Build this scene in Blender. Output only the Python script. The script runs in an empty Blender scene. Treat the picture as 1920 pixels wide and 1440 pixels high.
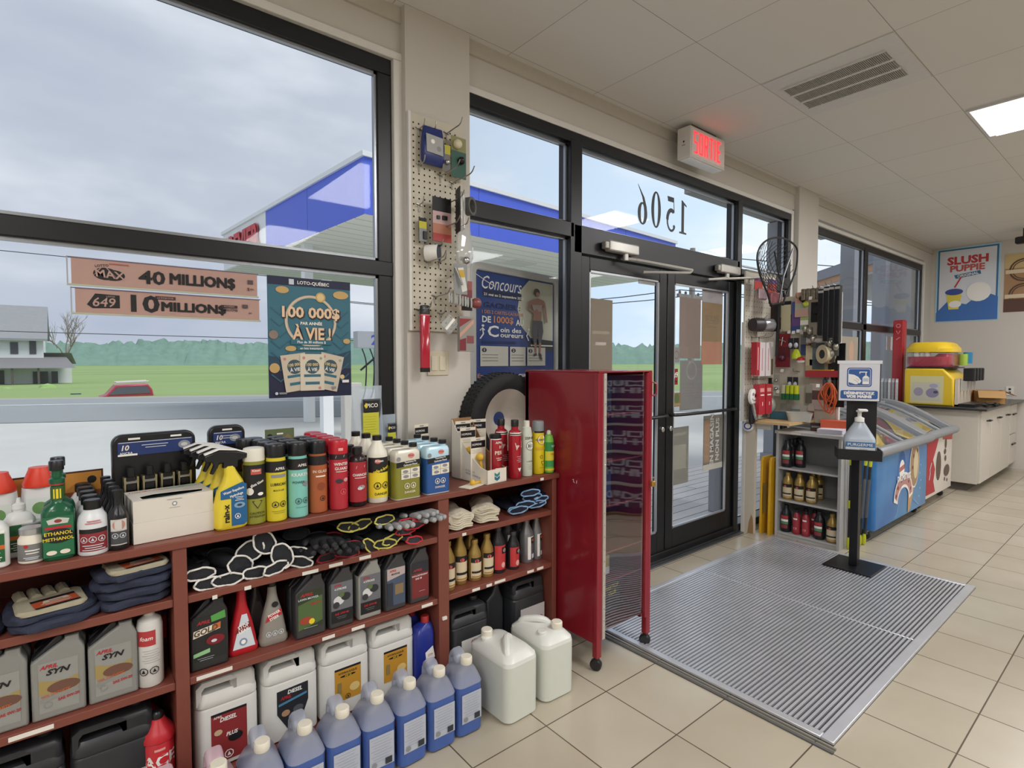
import bpy, math, random
from mathutils import Vector, Matrix
from mathutils.geometry import tessellate_polygon
random.seed(7)
PI = math.pi
sc = bpy.context.scene
COL = sc.collection
# ---------------------------------------------------------------- camera
CAMZ = 1.41
cd = bpy.data.cameras.new('camera'); cam = bpy.data.objects.new('camera', cd); COL.objects.link(cam)
cam.location = (0, 0, CAMZ)
cam.rotation_euler = (math.radians(90 - 2.4), 0, math.radians(-39.2))
cd.sensor_fit = 'HORIZONTAL'; cd.sensor_width = 36.0; cd.lens = 1020.0 / 1920.0 * 36.0
cd.clip_start = 0.05; cd.clip_end = 2000
sc.camera = cam
# ---------------------------------------------------------------- view, exposure
sc.view_settings.view_transform = 'Standard'; sc.view_settings.look = 'None'
sc.view_settings.gamma = 1.0; sc.view_settings.exposure = EXPOSURE = 0.22
sc.view_settings.use_curve_mapping = False
# ---------------------------------------------------------------- sky with clouds
w = bpy.data.worlds.new('sky'); sc.world = w; w.use_nodes = True
N = w.node_tree.nodes; L = w.node_tree.links; N.clear()
out = N.new('ShaderNodeOutputWorld'); bg = N.new('ShaderNodeBackground')
tc = N.new('ShaderNodeTexCoord'); mp = N.new('ShaderNodeMapping'); mp.inputs['Scale'].default_value = (1.6, 1.6, 4.5)
nz = N.new('ShaderNodeTexNoise'); nz.inputs['Scale'].default_value = 1.25; nz.inputs['Detail'].default_value = 5; nz.inputs['Roughness'].default_value = .5
cr = N.new('ShaderNodeValToRGB')
e = cr.color_ramp.elements
e[0].position = .34; e[0].color = (.40, .45, .56, 1)
e[1].position = .70; e[1].color = (.74, .78, .85, 1)
m_ = e.new(.5); m_.color = (.49, .53, .62, 1)
# eastern half of the sky (towards +X) is clearer and brighter
sx = N.new('ShaderNodeSeparateXYZ'); mr = N.new('ShaderNodeMapRange')
mr.inputs['From Min'].default_value = .35; mr.inputs['From Max'].default_value = .85
cr2 = N.new('ShaderNodeValToRGB'); f = cr2.color_ramp.elements
f[0].position = .42; f[0].color = (.64, .80, .98, 1); f[1].position = .62; f[1].color = (1.0, 1.0, 1.0, 1)
mx = N.new('ShaderNodeMixRGB')
L.new(tc.outputs['Generated'], mp.inputs['Vector']); L.new(mp.outputs[0], nz.inputs['Vector'])
L.new(nz.outputs['Fac'], cr.inputs['Fac']); L.new(nz.outputs['Fac'], cr2.inputs['Fac'])
L.new(tc.outputs['Generated'], sx.inputs[0]); L.new(sx.outputs['X'], mr.inputs['Value'])
L.new(mr.outputs[0], mx.inputs['Fac']); L.new(cr.outputs[0], mx.inputs[1]); L.new(cr2.outputs[0], mx.inputs[2])
L.new(mx.outputs[0], bg.inputs['Color']); bg.inputs['Strength'].default_value = 1.0
L.new(bg.outputs[0], out.inputs[0])
# ---------------------------------------------------------------- soft sun behind cloud
sd = bpy.data.lights.new('sun', 'SUN'); sd.energy = 2.0; sd.angle = math.radians(25); sd.color = (1, .97, .92)
so = bpy.data.objects.new('sun', sd); so.rotation_euler = (math.radians(28), math.radians(18), 0); COL.objects.link(so)
# ---------------------------------------------------------------- ceiling panel lamps (light of the LED panels)
PANELS = [(4.775, .26), (2.14, -.12), (2.14, -2.66), (-1.15, -.12), (-1.15, -2.66), (4.775, -2.36), (7.4, .26), (7.4, -2.36), (-2.3, -1.3)]
for i, (px, py) in enumerate(PANELS):
    ld = bpy.data.lights.new('panel_light', 'AREA'); ld.shape = 'RECTANGLE'; ld.size = .6; ld.size_y = 1.2
    ld.energy = 31; ld.color = (1, .985, 1.0)
    lo = bpy.data.objects.new('panel_light', ld); lo.location = (px, py, 2.985); COL.objects.link(lo)
    lo.visible_camera = True
# ================================================================ helpers
def lin(h):
    h = h.lstrip('#'); r = []
    for i in (0, 2, 4):
        c = int(h[i:i+2], 16) / 255
        r.append(c / 12.92 if c <= .04045 else ((c + .055) / 1.055) ** 2.4)
    return r + [1]
_m = {}
def M(hexc, rough=.5, metal=0.0, var=.06, scale=30, bump=0.0, emit=0.0, alpha=1.0, coat=0.0, spec=.5, trans=0.0):
    key = (hexc, rough, metal, var, scale, bump, emit, alpha, coat, spec, trans)
    if key in _m: return _m[key]
    m = bpy.data.materials.new('mat_' + hexc.strip('#') + '_%d' % len(_m)); m.use_nodes = True
    n = m.node_tree.nodes; l = m.node_tree.links; b = n['Principled BSDF']
    c = lin(hexc); b.inputs['Base Color'].default_value = c; b.inputs['Roughness'].default_value = rough
    b.inputs['Metallic'].default_value = metal; b.inputs['Specular IOR Level'].default_value = spec
    if coat: b.inputs['Coat Weight'].default_value = coat; b.inputs['Coat Roughness'].default_value = .08
    if alpha < 1: b.inputs['Alpha'].default_value = alpha
    if trans: b.inputs['Transmission Weight'].default_value = trans
    if emit: b.inputs['Emission Color'].default_value = c; b.inputs['Emission Strength'].default_value = emit
    if var or bump:
        t = n.new('ShaderNodeTexCoord'); z = n.new('ShaderNodeTexNoise'); z.inputs['Scale'].default_value = scale; z.inputs['Detail'].default_value = 3
        l.new(t.outputs['Object'], z.inputs['Vector'])
        if var:
            x = n.new('ShaderNodeMixRGB'); x.inputs[1].default_value = [v * (1 - var) for v in c[:3]] + [1]
            x.inputs[2].default_value = [min(1, v * (1 + var)) for v in c[:3]] + [1]
            l.new(z.outputs['Fac'], x.inputs['Fac']); l.new(x.outputs[0], b.inputs['Base Color'])
        if bump:
            q = n.new('ShaderNodeBump'); q.inputs['Strength'].default_value = bump; q.inputs['Distance'].default_value = .01
            l.new(z.outputs['Fac'], q.inputs['Height']); l.new(q.outputs[0], b.inputs['Normal'])
    _m[key] = m; return m
def flat(h, rough=.55): return M(h, rough, var=0)
def glass_mat(name, tint=(1, 1, 1), refl=1.0, haze=0.0, ior=1.5):
    m = bpy.data.materials.new(name); m.use_nodes = True; n = m.node_tree.nodes; l = m.node_tree.links; n.clear()
    o = n.new('ShaderNodeOutputMaterial'); tr = n.new('ShaderNodeBsdfTransparent'); tr.inputs[0].default_value = (*tint, 1)
    gl = n.new('ShaderNodeBsdfGlossy'); gl.inputs['Roughness'].default_value = .02
    fr = n.new('ShaderNodeFresnel'); ge = n.new('ShaderNodeNewGeometry'); ii = n.new('ShaderNodeMath'); ii.operation = 'MULTIPLY_ADD'; ii.inputs[1].default_value = 1 / ior - ior; ii.inputs[2].default_value = ior; l.new(ge.outputs['Backfacing'], ii.inputs[0]); l.new(ii.outputs[0], fr.inputs['IOR'])
    mu = n.new('ShaderNodeMath'); mu.operation = 'MULTIPLY'; mu.inputs[1].default_value = refl
    mi = n.new('ShaderNodeMixShader'); l.new(fr.outputs[0], mu.inputs[0]); l.new(mu.outputs[0], mi.inputs[0])
    if haze:
        df = n.new('ShaderNodeBsdfDiffuse'); df.inputs[0].default_value = (.8, .83, .85, 1)
        m2 = n.new('ShaderNodeMixShader'); m2.inputs[0].default_value = haze
        l.new(tr.outputs[0], m2.inputs[1]); l.new(df.outputs[0], m2.inputs[2]); l.new(m2.outputs[0], mi.inputs[1])
    else: l.new(tr.outputs[0], mi.inputs[1])
    l.new(gl.outputs[0], mi.inputs[2]); l.new(mi.outputs[0], o.inputs[0])
    return m
def shell_mat(name, hexc, op, rough=.3):   # thin cloudy plastic: part diffuse, part see-through
    m = bpy.data.materials.new(name); m.use_nodes = True; n = m.node_tree.nodes; l = m.node_tree.links; b = n['Principled BSDF']
    b.inputs['Base Color'].default_value = lin(hexc); b.inputs['Roughness'].default_value = rough; b.inputs['Alpha'].default_value = op
    return m
_fc = {}
def text_geo(s, bold=0.0, shear=0.0):
    k = (s, bold, shear)
    if k in _fc: return _fc[k]
    c = bpy.data.curves.new('t', 'FONT'); c.body = s; c.size = 1; c.offset = bold; c.shear = shear; c.resolution_u = 2
    c.align_x = 'CENTER'; c.fill_mode = 'FRONT'; c.dimensions = '2D'
    o = bpy.data.objects.new('t', c); me = bpy.data.meshes.new_from_object(o)
    vs = [(v.co.x, v.co.y) for v in me.vertices]; fs = [tuple(p.vertices) for p in me.polygons]
    bpy.data.objects.remove(o); bpy.data.meshes.remove(me); bpy.data.curves.remove(c)
    x0 = min(v[0] for v in vs); x1 = max(v[0] for v in vs); y0 = min(v[1] for v in vs); y1 = max(v[1] for v in vs)
    _fc[k] = ([(v[0] - (x0 + x1) / 2, v[1] - (y0 + y1) / 2) for v in vs], fs, x1 - x0, y1 - y0); return _fc[k]
_pc = {}
def plate_geo(loops, ext, bev, res=2):
    c = bpy.data.curves.new('p', 'CURVE'); c.dimensions = '2D'; c.fill_mode = 'BOTH'; c.extrude = ext; c.bevel_depth = bev; c.bevel_resolution = res; c.offset = -bev
    for lp in loops:
        s = c.splines.new('POLY'); s.points.add(len(lp) - 1); s.use_cyclic_u = True
        for q, pt in zip(s.points, lp): q.co = (pt[0], pt[1], 0, 1)
    o = bpy.data.objects.new('p', c); me = bpy.data.meshes.new_from_object(o)
    vs = [tuple(v.co) for v in me.vertices]; fs = [tuple(p.vertices) for p in me.polygons]
    bpy.data.objects.remove(o); bpy.data.meshes.remove(me); bpy.data.curves.remove(c)
    return vs, fs
def rrect(w, d, r, k=4, cx=0, cy=0):
    r = min(r, w / 2 - 1e-4, d / 2 - 1e-4); p = []
    for (sx_, sy_, a0) in ((1, 1, 0), (-1, 1, 90), (-1, -1, 180), (1, -1, 270)):
        for i in range(k + 1):
            a = math.radians(a0 + 90 * i / k)
            p.append((cx + sx_ * (w / 2 - r) + r * math.cos(a), cy + sy_ * (d / 2 - r) + r * math.sin(a)))
    return p
def smooth_path(pts, n=6, closed=False):
    P = [Vector(p) for p in pts]; r = []; m = len(P)
    rng = range(m if closed else m - 1)
    for i in rng:
        g = lambda j: P[j % m] if closed else P[max(0, min(m - 1, j))]
        a, b, c, d = g(i - 1), g(i), g(i + 1), g(i + 2)
        for k in range(n):
            t = k / n
            r.append(.5 * ((2 * b) + (c - a) * t + (2 * a - 5 * b + 4 * c - d) * t * t + (3 * b - a - 3 * c + d) * t ** 3))
    if not closed: r.append(P[-1])
    return r
class MB:
    def __init__(s): s.v = []; s.f = []; s.mi = []; s.sm = []; s.mats = []; s.T = Matrix()
    def at(s, loc=(0, 0, 0), rz=0, rx=0, ry=0):
        s.T = Matrix.Translation(loc) @ Matrix.Rotation(rz, 4, 'Z') @ Matrix.Rotation(ry, 4, 'Y') @ Matrix.Rotation(rx, 4, 'X'); return s
    def add(s, vs, fs, m, smooth=False):
        if m not in s.mats: s.mats.append(m)
        k = s.mats.index(m); o = len(s.v)
        s.v += [tuple(s.T @ Vector(v)) for v in vs]
        for f_ in fs: s.f.append([i + o for i in f_]); s.mi.append(k); s.sm.append(smooth)
        return s
    def box(s, a, b, m):
        x0, y0, z0 = a; x1, y1, z1 = b
        vs = [(x, y, z) for z in (z0, z1) for y in (y0, y1) for x in (x0, x1)]
        return s.add(vs, [(0, 2, 3, 1), (4, 5, 7, 6), (0, 1, 5, 4), (1, 3, 7, 5), (3, 2, 6, 7), (2, 0, 4, 6)], m)
    def loft(s, rings, m, capb=True, capt=True, smooth=True, closed=True):
        n = len(rings[0]); vs = [p for r in rings for p in r]; fs = []
        for i in range(len(rings) - 1):
            for j in range(n if closed else n - 1):
                k = (j + 1) % n; fs.append((i * n + j, i * n + k, (i + 1) * n + k, (i + 1) * n + j))
        if capb: fs.append(tuple(reversed(range(n))))
        if capt: fs.append(tuple(range((len(rings) - 1) * n, len(rings) * n)))
        return s.add(vs, fs, m, smooth)
    def lathe(s, prof, m, n=20, cx=0, cy=0, capb=True, capt=True):
        return s.loft([[(cx + r * math.cos(2 * PI * i / n), cy + r * math.sin(2 * PI * i / n), z) for i in range(n)] for r, z in prof], m, capb, capt)
    def rr(s, prof, m, k=4, capb=True, capt=True):   # rows (z, w, d, r[, cx, cy])
        return s.loft([[(x, y, p[0]) for x, y in rrect(p[1], p[2], p[3], k, *(p[4:6] if len(p) > 4 else (0, 0)))] for p in prof], m, capb, capt)
    def rbox(s, a, b, r, m, e=None):   # box with rounded vertical edges and softened top/bottom
        w_, d_ = b[0] - a[0], b[1] - a[1]; cx, cy = (a[0] + b[0]) / 2, (a[1] + b[1]) / 2; e = e if e is not None else r * .5
        return s.rr([(a[2], w_ - 2 * e, d_ - 2 * e, r, cx, cy), (a[2] + e, w_, d_, r, cx, cy), (b[2] - e, w_, d_, r, cx, cy), (b[2], w_ - 2 * e, d_ - 2 * e, r, cx, cy)], m)
    def tube(s, pts, r, m, n=8, closed=False, cap=True, flatk=1.0):
        P = [Vector(p) for p in pts]; q = len(P); rings = []; up = None
        for i in range(q):
            t = (P[(i + 1) % q] - P[i - 1]) if closed else (P[min(i + 1, q - 1)] - P[max(i - 1, 0)])
            t = t.normalized() if t.length > 1e-9 else Vector((0, 0, 1))
            if up is None:
                up = Vector((0, 0, 1)) if abs(t.z) < .9 else Vector((0, 1, 0))
            u = (up - t * up.dot(t)).normalized(); v_ = t.cross(u); up = u
            rr_ = r[i] if isinstance(r, (list, tuple)) else r
            rings.append([tuple(P[i] + u * rr_ * math.cos(2 * PI * k / n) + v_ * rr_ * flatk * math.sin(2 * PI * k / n)) for k in range(n)])
        if closed: rings.append(rings[0])
        return s.loft(rings, m, cap and not closed, cap and not closed)
    def sphere(s, c, r, m, n=14, k=8, sz=1.0):
        return s.loft([[(c[0] + r * math.sin(PI * (j + .02) / (k + .04)) * math.cos(2 * PI * i / n), c[1] + r * math.sin(PI * (j + .02) / (k + .04)) * math.sin(2 * PI * i / n), c[2] - sz * r * math.cos(PI * j / k)) for i in range(n)] for j in range(k + 1)], m)
    def plate(s, loops, y, t, m, bev=0.0, xf=None):   # outline(s) in x,z extruded about plane y (xf maps (x,z,y)->pt)
        vs, fs = plate_geo(loops, max(t / 2 - bev, 0), bev)
        return s.add([(xf(v) if xf else (v[0], y - v[2], v[1])) for v in vs], fs, m, False)
    def build(s, name, parent=None, loc=(0, 0, 0), rz=0, bevel=0, seg=2, angle=.6):
        me = bpy.data.meshes.new(name); me.from_pydata(s.v, [], s.f); me.update()
        for m in s.mats: me.materials.append(m)
        me.polygons.foreach_set('material_index', s.mi); me.polygons.foreach_set('use_smooth', [True] * len(s.f))
        me.set_sharp_from_angle(angle=angle)
        o = bpy.data.objects.new(name, me); COL.objects.link(o); o.location = loc; o.rotation_euler.z = rz
        if parent: o.parent = parent
        if bevel:
            b = o.modifiers.new('bevel', 'BEVEL'); b.width = bevel; b.segments = seg; b.limit_method = 'ANGLE'
        return o
# decals: printed matter laid on a surface. surface = function (u, v, h) -> point
def S_flat(o=(0, 0, 0), u=(1, 0, 0), v=(0, 0, 1)):
    o = Vector(o); u = Vector(u).normalized(); v = Vector(v).normalized(); n = u.cross(v)
    return lambda a, b, h: tuple(o + u * a + v * b + n * h)
def S_cyl(R, a0=0.0, cx=0, cy=0, squash=1.0):
    return lambda u, v, h: (cx + (R + h) * math.sin(a0 + u / R), cy - (R * squash + h) * math.cos(a0 + u / R), v)
def decal(mb, S, items, cyl=False, h0=.0006, dh=.00025):
    h = h0
    for it in items:
        k = it[0]
        if k == 'r':
            _, u0, v0, u1, v1, m = it; n = max(1, int(abs(u1 - u0) / .006)) if cyl else 1
            vs = [S(u0 + (u1 - u0) * i / n, v, h) for v in (v0, v1) for i in range(n + 1)]
            mb.add(vs, [(i, i + 1, n + 2 + i, n + 1 + i) for i in range(n)], m, cyl)
        elif k == 't':   # text, u, v, height, mat, [bold, stretch, shear, rot]
            _, s, u, v, size, m = it[:6]; bold = it[6] if len(it) > 6 else .015; sx_ = it[7] if len(it) > 7 else 1; sh = it[8] if len(it) > 8 else 0; ro = it[9] if len(it) > 9 else 0
            vs, fs, tw, th = text_geo(s, bold, sh); c_, s_ = math.cos(ro), math.sin(ro); q = size / .7
            if sx_ < 0: sx_ = -sx_ / (tw * q)   # a negative stretch is the wanted width
            mb.add([S(u + q * (a * sx_ * c_ - b * s_), v + q * (a * sx_ * s_ + b * c_), h) for a, b in vs], fs, m)
        elif k == 'c':   # disc
            _, u, v, r, m = it[:5]; sq = it[5] if len(it) > 5 else 1; n = 18
            mb.add([S(u + r * math.cos(2 * PI * i / n), v + r * sq * math.sin(2 * PI * i / n), h) for i in range(n)], [tuple(range(n))], m)
        elif k == 'o':   # ring
            _, u, v, r, t_, m = it[:6]; n = it[6] if len(it) > 6 else 20
            vs = [S(u + q * math.cos(2 * PI * (i + .5) / n), v + q * math.sin(2 * PI * (i + .5) / n), h) for q in (r, r - t_) for i in range(n)]
            mb.add(vs, [(i, (i + 1) % n, n + (i + 1) % n, n + i) for i in range(n)], m)
        elif k == 'p':
            _, pts, m = it; tr = tessellate_polygon([[Vector((a, b, 0)) for a, b in pts]])
            mb.add([S(a, b, h) for a, b in pts], [tuple(t) for t in tr], m)
        elif k == 'l':   # polyline stroke
            _, pts, t_, m = it; P = [Vector((a, b)) for a, b in pts]; vs = []
            for i, p in enumerate(P):
                d = (P[min(i + 1, len(P) - 1)] - P[max(i - 1, 0)]); d = d.normalized() if d.length else Vector((1, 0)); nn = Vector((-d.y, d.x)) * t_ / 2
                vs += [S(*(p + nn), h), S(*(p - nn), h)]
            mb.add(vs, [(2 * i, 2 * i + 1, 2 * i + 3, 2 * i + 2) for i in range(len(P) - 1)], m)
        h += dh
    return mb
def tag(o, label=None, cat=None, group=None, kind=None):
    if label: o['label'] = label
    if cat: o['category'] = cat
    if group: o['group'] = group
    if kind: o['kind'] = kind
    return o
def thing(name, label, cat, loc=(0, 0, 0), rz=0, group=None, kind=None):
    o = bpy.data.objects.new(name, None); o.empty_display_size = .05; COL.objects.link(o); o.location = loc; o.rotation_euler = (0, 0, rz)
    return tag(o, label, cat, group, kind)
def part(name, parent, fn=None, mb=None, bevel=0, label=None, angle=.6):
    mb = mb or MB()
    if fn: fn(mb)
    o = mb.build(name, parent, bevel=bevel, angle=angle)
    if label: o['label'] = label
    return o
def solo(name, mb, label, cat, loc=(0, 0, 0), rz=0, group=None, bevel=0, kind=None, angle=.6):
    return tag(mb.build(name, None, loc, rz, bevel, angle=angle), label, cat, group, kind)
def struct(name, mb, bevel=0, angle=.6):
    o = mb.build(name, None, bevel=bevel, angle=angle); o['kind'] = 'structure'; return o
def dup(root, loc, rz=None, label=None, group=None):
    r = root.copy(); COL.objects.link(r); r.location = loc
    if rz is not None: r.rotation_euler = (0, 0, rz)
    if label: r['label'] = label
    if group: r['group'] = group
    for ch in [c for c in bpy.data.objects if c.parent == root] if not root.children else list(root.children):
        c = ch.copy(); COL.objects.link(c); c.parent = r
        for g in list(ch.children):
            d = g.copy(); COL.objects.link(d); d.parent = c
    return r
ORD = ['front', 'second', 'third', 'fourth', 'fifth', 'sixth']
def rowof(root, n, x, y, dx, dy, desc, rz=0, group=None, jit=.0):
    """desc: text with {} for the place in the row counted from the aisle"""
    g = group or desc.format('').replace('  ', ' ').strip()
    for i in range(n):
        lab = desc.format(ORD[i] + (' one' if i == 0 else ' one from the aisle'))
        l = (x + dx * i + random.uniform(-jit, jit), y + dy * i, root.location.z)
        if i == 0: root.location = l; root.rotation_euler = (0, 0, rz); tag(root, lab, None, g)
        else: dup(root, l, rz + random.uniform(-.05, .05), lab, g)
W_ = flat('#f2f1ec'); K_ = flat('#141416'); WHITE = M('#efeee8', .45); BLACK = M('#17181a', .35); CHROME = M('#c8c8c8', .2, 1.0, 0)
# ================================================================ the room
wallm = M('#c9c4bb', .7, var=.02, scale=3, bump=.03); trimw = M('#dcdad4', .4, var=.02); blackf = M('#0c0e12', .38, 0, .04)
YW = 2.28; ZC = 3.0
# floor with square beige tiles
fm = bpy.data.materials.new('floor_tiles'); fm.use_nodes = True; n = fm.node_tree.nodes; l = fm.node_tree.links; b = n['Principled BSDF']
tc = n.new('ShaderNodeTexCoord'); mp = n.new('ShaderNodeMapping'); br = n.new('ShaderNodeTexBrick')
T_ = .3475
mp.inputs['Location'].default_value = (-1.397, -1.503, 0)
br.offset = 0; br.squash = 1; br.inputs['Scale'].default_value = 1; br.inputs['Brick Width'].default_value = T_; br.inputs['Row Height'].default_value = T_
br.inputs['Mortar Size'].default_value = .0026; br.inputs['Mortar Smooth'].default_value = .1; br.inputs['Bias'].default_value = 0
br.inputs['Color1'].default_value = lin('#bdb5a3'); br.inputs['Color2'].default_value = lin('#b4ab98'); br.inputs['Mortar'].default_value = lin('#5a5143')
nz = n.new('ShaderNodeTexNoise'); nz.inputs['Scale'].default_value = 2.2; nz.inputs['Detail'].default_value = 6
mx = n.new('ShaderNodeMixRGB'); mx.blend_type = 'MULTIPLY'; mx.inputs['Fac'].default_value = 1
rp = n.new('ShaderNodeValToRGB'); rp.color_ramp.elements[0].position = .3; rp.color_ramp.elements[0].color = (.88, .86, .83, 1); rp.color_ramp.elements[1].position = .7
bp = n.new('ShaderNodeBump'); bp.inputs['Strength'].default_value = .35; bp.inputs['Distance'].default_value = .002; bp.invert = True
l.new(tc.outputs['Object'], mp.inputs[0]); l.new(mp.outputs[0], br.inputs['Vector']); l.new(tc.outputs['Object'], nz.inputs['Vector'])
l.new(nz.outputs['Fac'], rp.inputs[0]); l.new(br.outputs['Color'], mx.inputs[1]); l.new(rp.outputs[0], mx.inputs[2]); l.new(mx.outputs[0], b.inputs['Base Color'])
l.new(br.outputs['Fac'], bp.inputs['Height']); l.new(bp.outputs[0], b.inputs['Normal']); b.inputs['Roughness'].default_value = .24
struct('floor', MB().box((-3.2, -5.2, -.06), (9.7, 2.40, 0), fm))
# ceiling of square lay-in tiles
cm = bpy.data.materials.new('ceiling_tiles'); cm.use_nodes = True; n = cm.node_tree.nodes; l = cm.node_tree.links; b = n['Principled BSDF']
tc = n.new('ShaderNodeTexCoord'); mp = n.new('ShaderNodeMapping'); br = n.new('ShaderNodeTexBrick'); G_ = .655
mp.inputs['Location'].default_value = (-3.126, -1.575, 0)
br.offset = 0; br.inputs['Scale'].default_value = 1; br.inputs['Brick Width'].default_value = G_; br.inputs['Row Height'].default_value = G_
br.inputs['Mortar Size'].default_value = .0022; br.inputs['Mortar Smooth'].default_value = .6
br.inputs['Color1'].default_value = lin('#dad7d0'); br.inputs['Color2'].default_value = lin('#d7d4cd'); br.inputs['Mortar'].default_value = lin('#948f88')
bp = n.new('ShaderNodeBump'); bp.inputs['Strength'].default_value = .3; bp.inputs['Distance'].default_value = .003; bp.invert = True
l.new(tc.outputs['Object'], mp.inputs[0]); l.new(mp.outputs[0], br.inputs['Vector']); l.new(br.outputs['Color'], b.inputs['Base Color'])
l.new(br.outputs['Fac'], bp.inputs['Height']); l.new(bp.outputs[0], b.inputs['Normal']); b.inputs['Roughness'].default_value = .8
struct('ceiling', MB().box((-3.2, -5.2, ZC), (9.7, 2.40, ZC + .08), cm))
# outer walls
mb = MB()
mb.box((-3.2, YW, 2.80), (9.6, 2.42, ZC), wallm)                   # band above all openings
mb.box((-3.2, YW, 0), (1.20, 2.42, .80), wallm)                    # knee wall under window
mb.box((-3.2, YW, .80), (-2.6, 2.42, 2.80), wallm)
mb.box((1.205, 2.235, 0), (1.555, 2.42, ZC), wallm)                # pier with the peg board
mb.box((1.555, YW, 2.745), (5.17, 2.42, 2.80), wallm)
mb.box((5.20, 2.235, 0), (5.62, 2.42, ZC), wallm)                  # second pier
mb.box((5.62, YW, 0), (9.6, 2.42, .85), wallm); mb.box((9.22, YW, .85), (9.6, 2.42, 2.80), wallm)
struct('wall_window_side', mb)
struct('wall_far', MB().box((9.6, -5.2, 0), (9.7, 2.42, ZC), M('#cbc5bc', .7, var=.02, scale=3)))
struct('wall_near', MB().box((-3.3, -5.2, 0), (-3.2, 2.42, ZC), wallm))
struct('wall_back', MB().box((-3.2, -5.3, 0), (9.7, -5.2, ZC), wallm))
# crown strip along the top of the window wall
mb = MB()
for a, b_ in ((-3.2, 1.205), (1.555, 5.20), (5.62, 9.6)): mb.box((a, 2.265, 2.93), (b_, YW, ZC), M('#bdb6a9', .7))
struct('trim_1', mb)
gl_win = glass_mat('window_glass', (.98, .99, .99), .32)
def frame_unit(name, outer, cells, vbars, hbars, depth=(2.29, 2.35), t=.07, trim=True):
    """black aluminium frame: outer (x0,z0,x1,z1); vbars [(x0,x1,z0,z1)]; hbars [(x0,x1,z0,z1)]"""
    x0, z0, x1, z1 = outer; y0, y1 = depth
    root = bpy.data.objects.new(name, None); COL.objects.link(root); root['kind'] = 'structure'
    mb = MB()
    mb.box((x0, y0, z1 - t), (x1, y1, z1), blackf); mb.box((x0, y0, z0), (x1, y1, z0 + t), blackf)
    mb.box((x0, y0, z0 + t), (x0 + t, y1, z1 - t), blackf); mb.box((x1 - t, y0, z0 + t), (x1, y1, z1 - t), blackf)
    for (a, b1, c, d) in vbars + hbars: mb.box((a, y0 - .004, c), (b1, y1, d), blackf)
    part('window_frame', root, mb=mb, bevel=.004)
    gm = MB(); bead = MB(); al = M('#9a9da2', .3, .8, 0)
    for (a, c, b1, d) in cells:
        gm.box((a - .01, 2.322, c - .01), (b1 + .01, 2.328, d + .01), gl_win)
        for q in ((a, c, a + .012, d), (b1 - .012, c, b1, d), (a, c, b1, c + .012), (a, d - .012, b1, d)):
            bead.box((q[0], 2.300, q[1]), (q[2], 2.318, q[3]), al)
    part('glazing', root, mb=gm); part('glazing_bead', root, mb=bead)
    if trim:
        tm = MB(); tm.box((x0 - .045, YW - .012, z1), (x1 + .045, 2.33, z1 + .035), trimw)
        tm.box((x0 - .045, YW - .012, z0), (x0, 2.33, z1), trimw); tm.box((x1, YW - .012, z0), (x1 + .045, 2.33, z1), trimw)
        part('casing', root, mb=tm, bevel=.004)
    return root
# window 1 (two lights high)
frame_unit('window_1', (-2.6, .80, 1.165, 2.765), [(-2.53, .87, 1.095, 1.795), (-2.53, 1.862, 1.095, 2.695)], [], [(-2.6, 1.165, 1.795, 1.862)])
# storefront round the entrance
frame_unit('window_2', (1.49, .0, 5.13, 2.745),
           [(1.55, .10, 2.29, 2.135), (1.55, 2.222, 2.29, 2.675), (2.385, 2.215, 4.185, 2.675), (4.255, 2.19, 5.06, 2.675), (4.255, .10, 5.06, 2.06)],
           [(2.29, 2.385, 0, 2.70), (4.185, 4.255, 0, 2.70)],
           [(1.49, 2.32, 2.135, 2.222), (2.32, 4.22, 2.05, 2.215), (4.22, 5.13, 2.06, 2.16)], depth=(2.27, 2.37), t=.06)
frame_unit('window_3', (5.62, .85, 9.20, 2.735), [(5.68, .92, 7.02, 1.765), (5.68, 1.835, 7.02, 2.67), (7.12, 1.835, 9.13, 2.67), (7.12, .92, 9.13, 1.765)],
           [(7.02, 7.12, .85, 2.70)], [(5.62, 9.2, 1.765, 1.835)])
# door leaves
def door_leaf(name, x0, x1, handle_side):
    root = bpy.data.objects.new(name, None); COL.objects.link(root); root['kind'] = 'structure'
    s = .085; mb = MB(); y0, y1 = 2.285, 2.33
    mb.box((x0, y0, .015), (x0 + s, y1, 2.045), blackf); mb.box((x1 - s, y0, .015), (x1, y1, 2.045), blackf)
    mb.box((x0 + s, y0, 1.965), (x1 - s, y1, 2.045), blackf); mb.box((x0 + s, y0, .015), (x1 - s, y1, .20), blackf)
    part('door_frame', root, mb=mb, bevel=.004)
    g = MB().box((x0 + s - .01, 2.306, .19), (x1 - s + .01, 2.312, 1.975), gl_win); part('door_glass', root, mb=g)
    bd = MB(); al = M('#b9bcc0', .3, .7, 0)
    for q in ((x0 + s, .2, x0 + s + .012, 1.965), (x1 - s - .012, .2, x1 - s, 1.965), (x0 + s, .2, x1 - s, .212), (x0 + s, 1.953, x1 - s, 1.965)):
        bd.box((q[0], 2.288, q[1]), (q[2], 2.304, q[3]), al)
    part('glazing_bead', root, mb=bd)
    h = MB(); h.tube(smooth_path([(x0 + .03, 2.285, 1.03), (x0 + .05, 2.235, 1.03), (x0 + .2, 2.22, 1.03), (x1 - .2, 2.22, 1.03), (x1 - .05, 2.235, 1.03), (x1 - .03, 2.285, 1.03)], 4), .012, BLACK)
    part('push_bar', root, mb=h)
    k = MB(); hx = x1 - s / 2 if handle_side > 0 else x0 + s / 2
    k.T = Matrix.Translation((hx, 2.285, .93)) @ Matrix.Rotation(PI / 2, 4, 'X'); k.lathe([(.018, 0), (.018, .012), (.014, .015)], CHROME); part('lock_cylinder', root, mb=k)
    return root
door_leaf('door_1', 2.39, 3.265, 1); door_leaf('door_2', 3.275, 4.18, -1)
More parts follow.
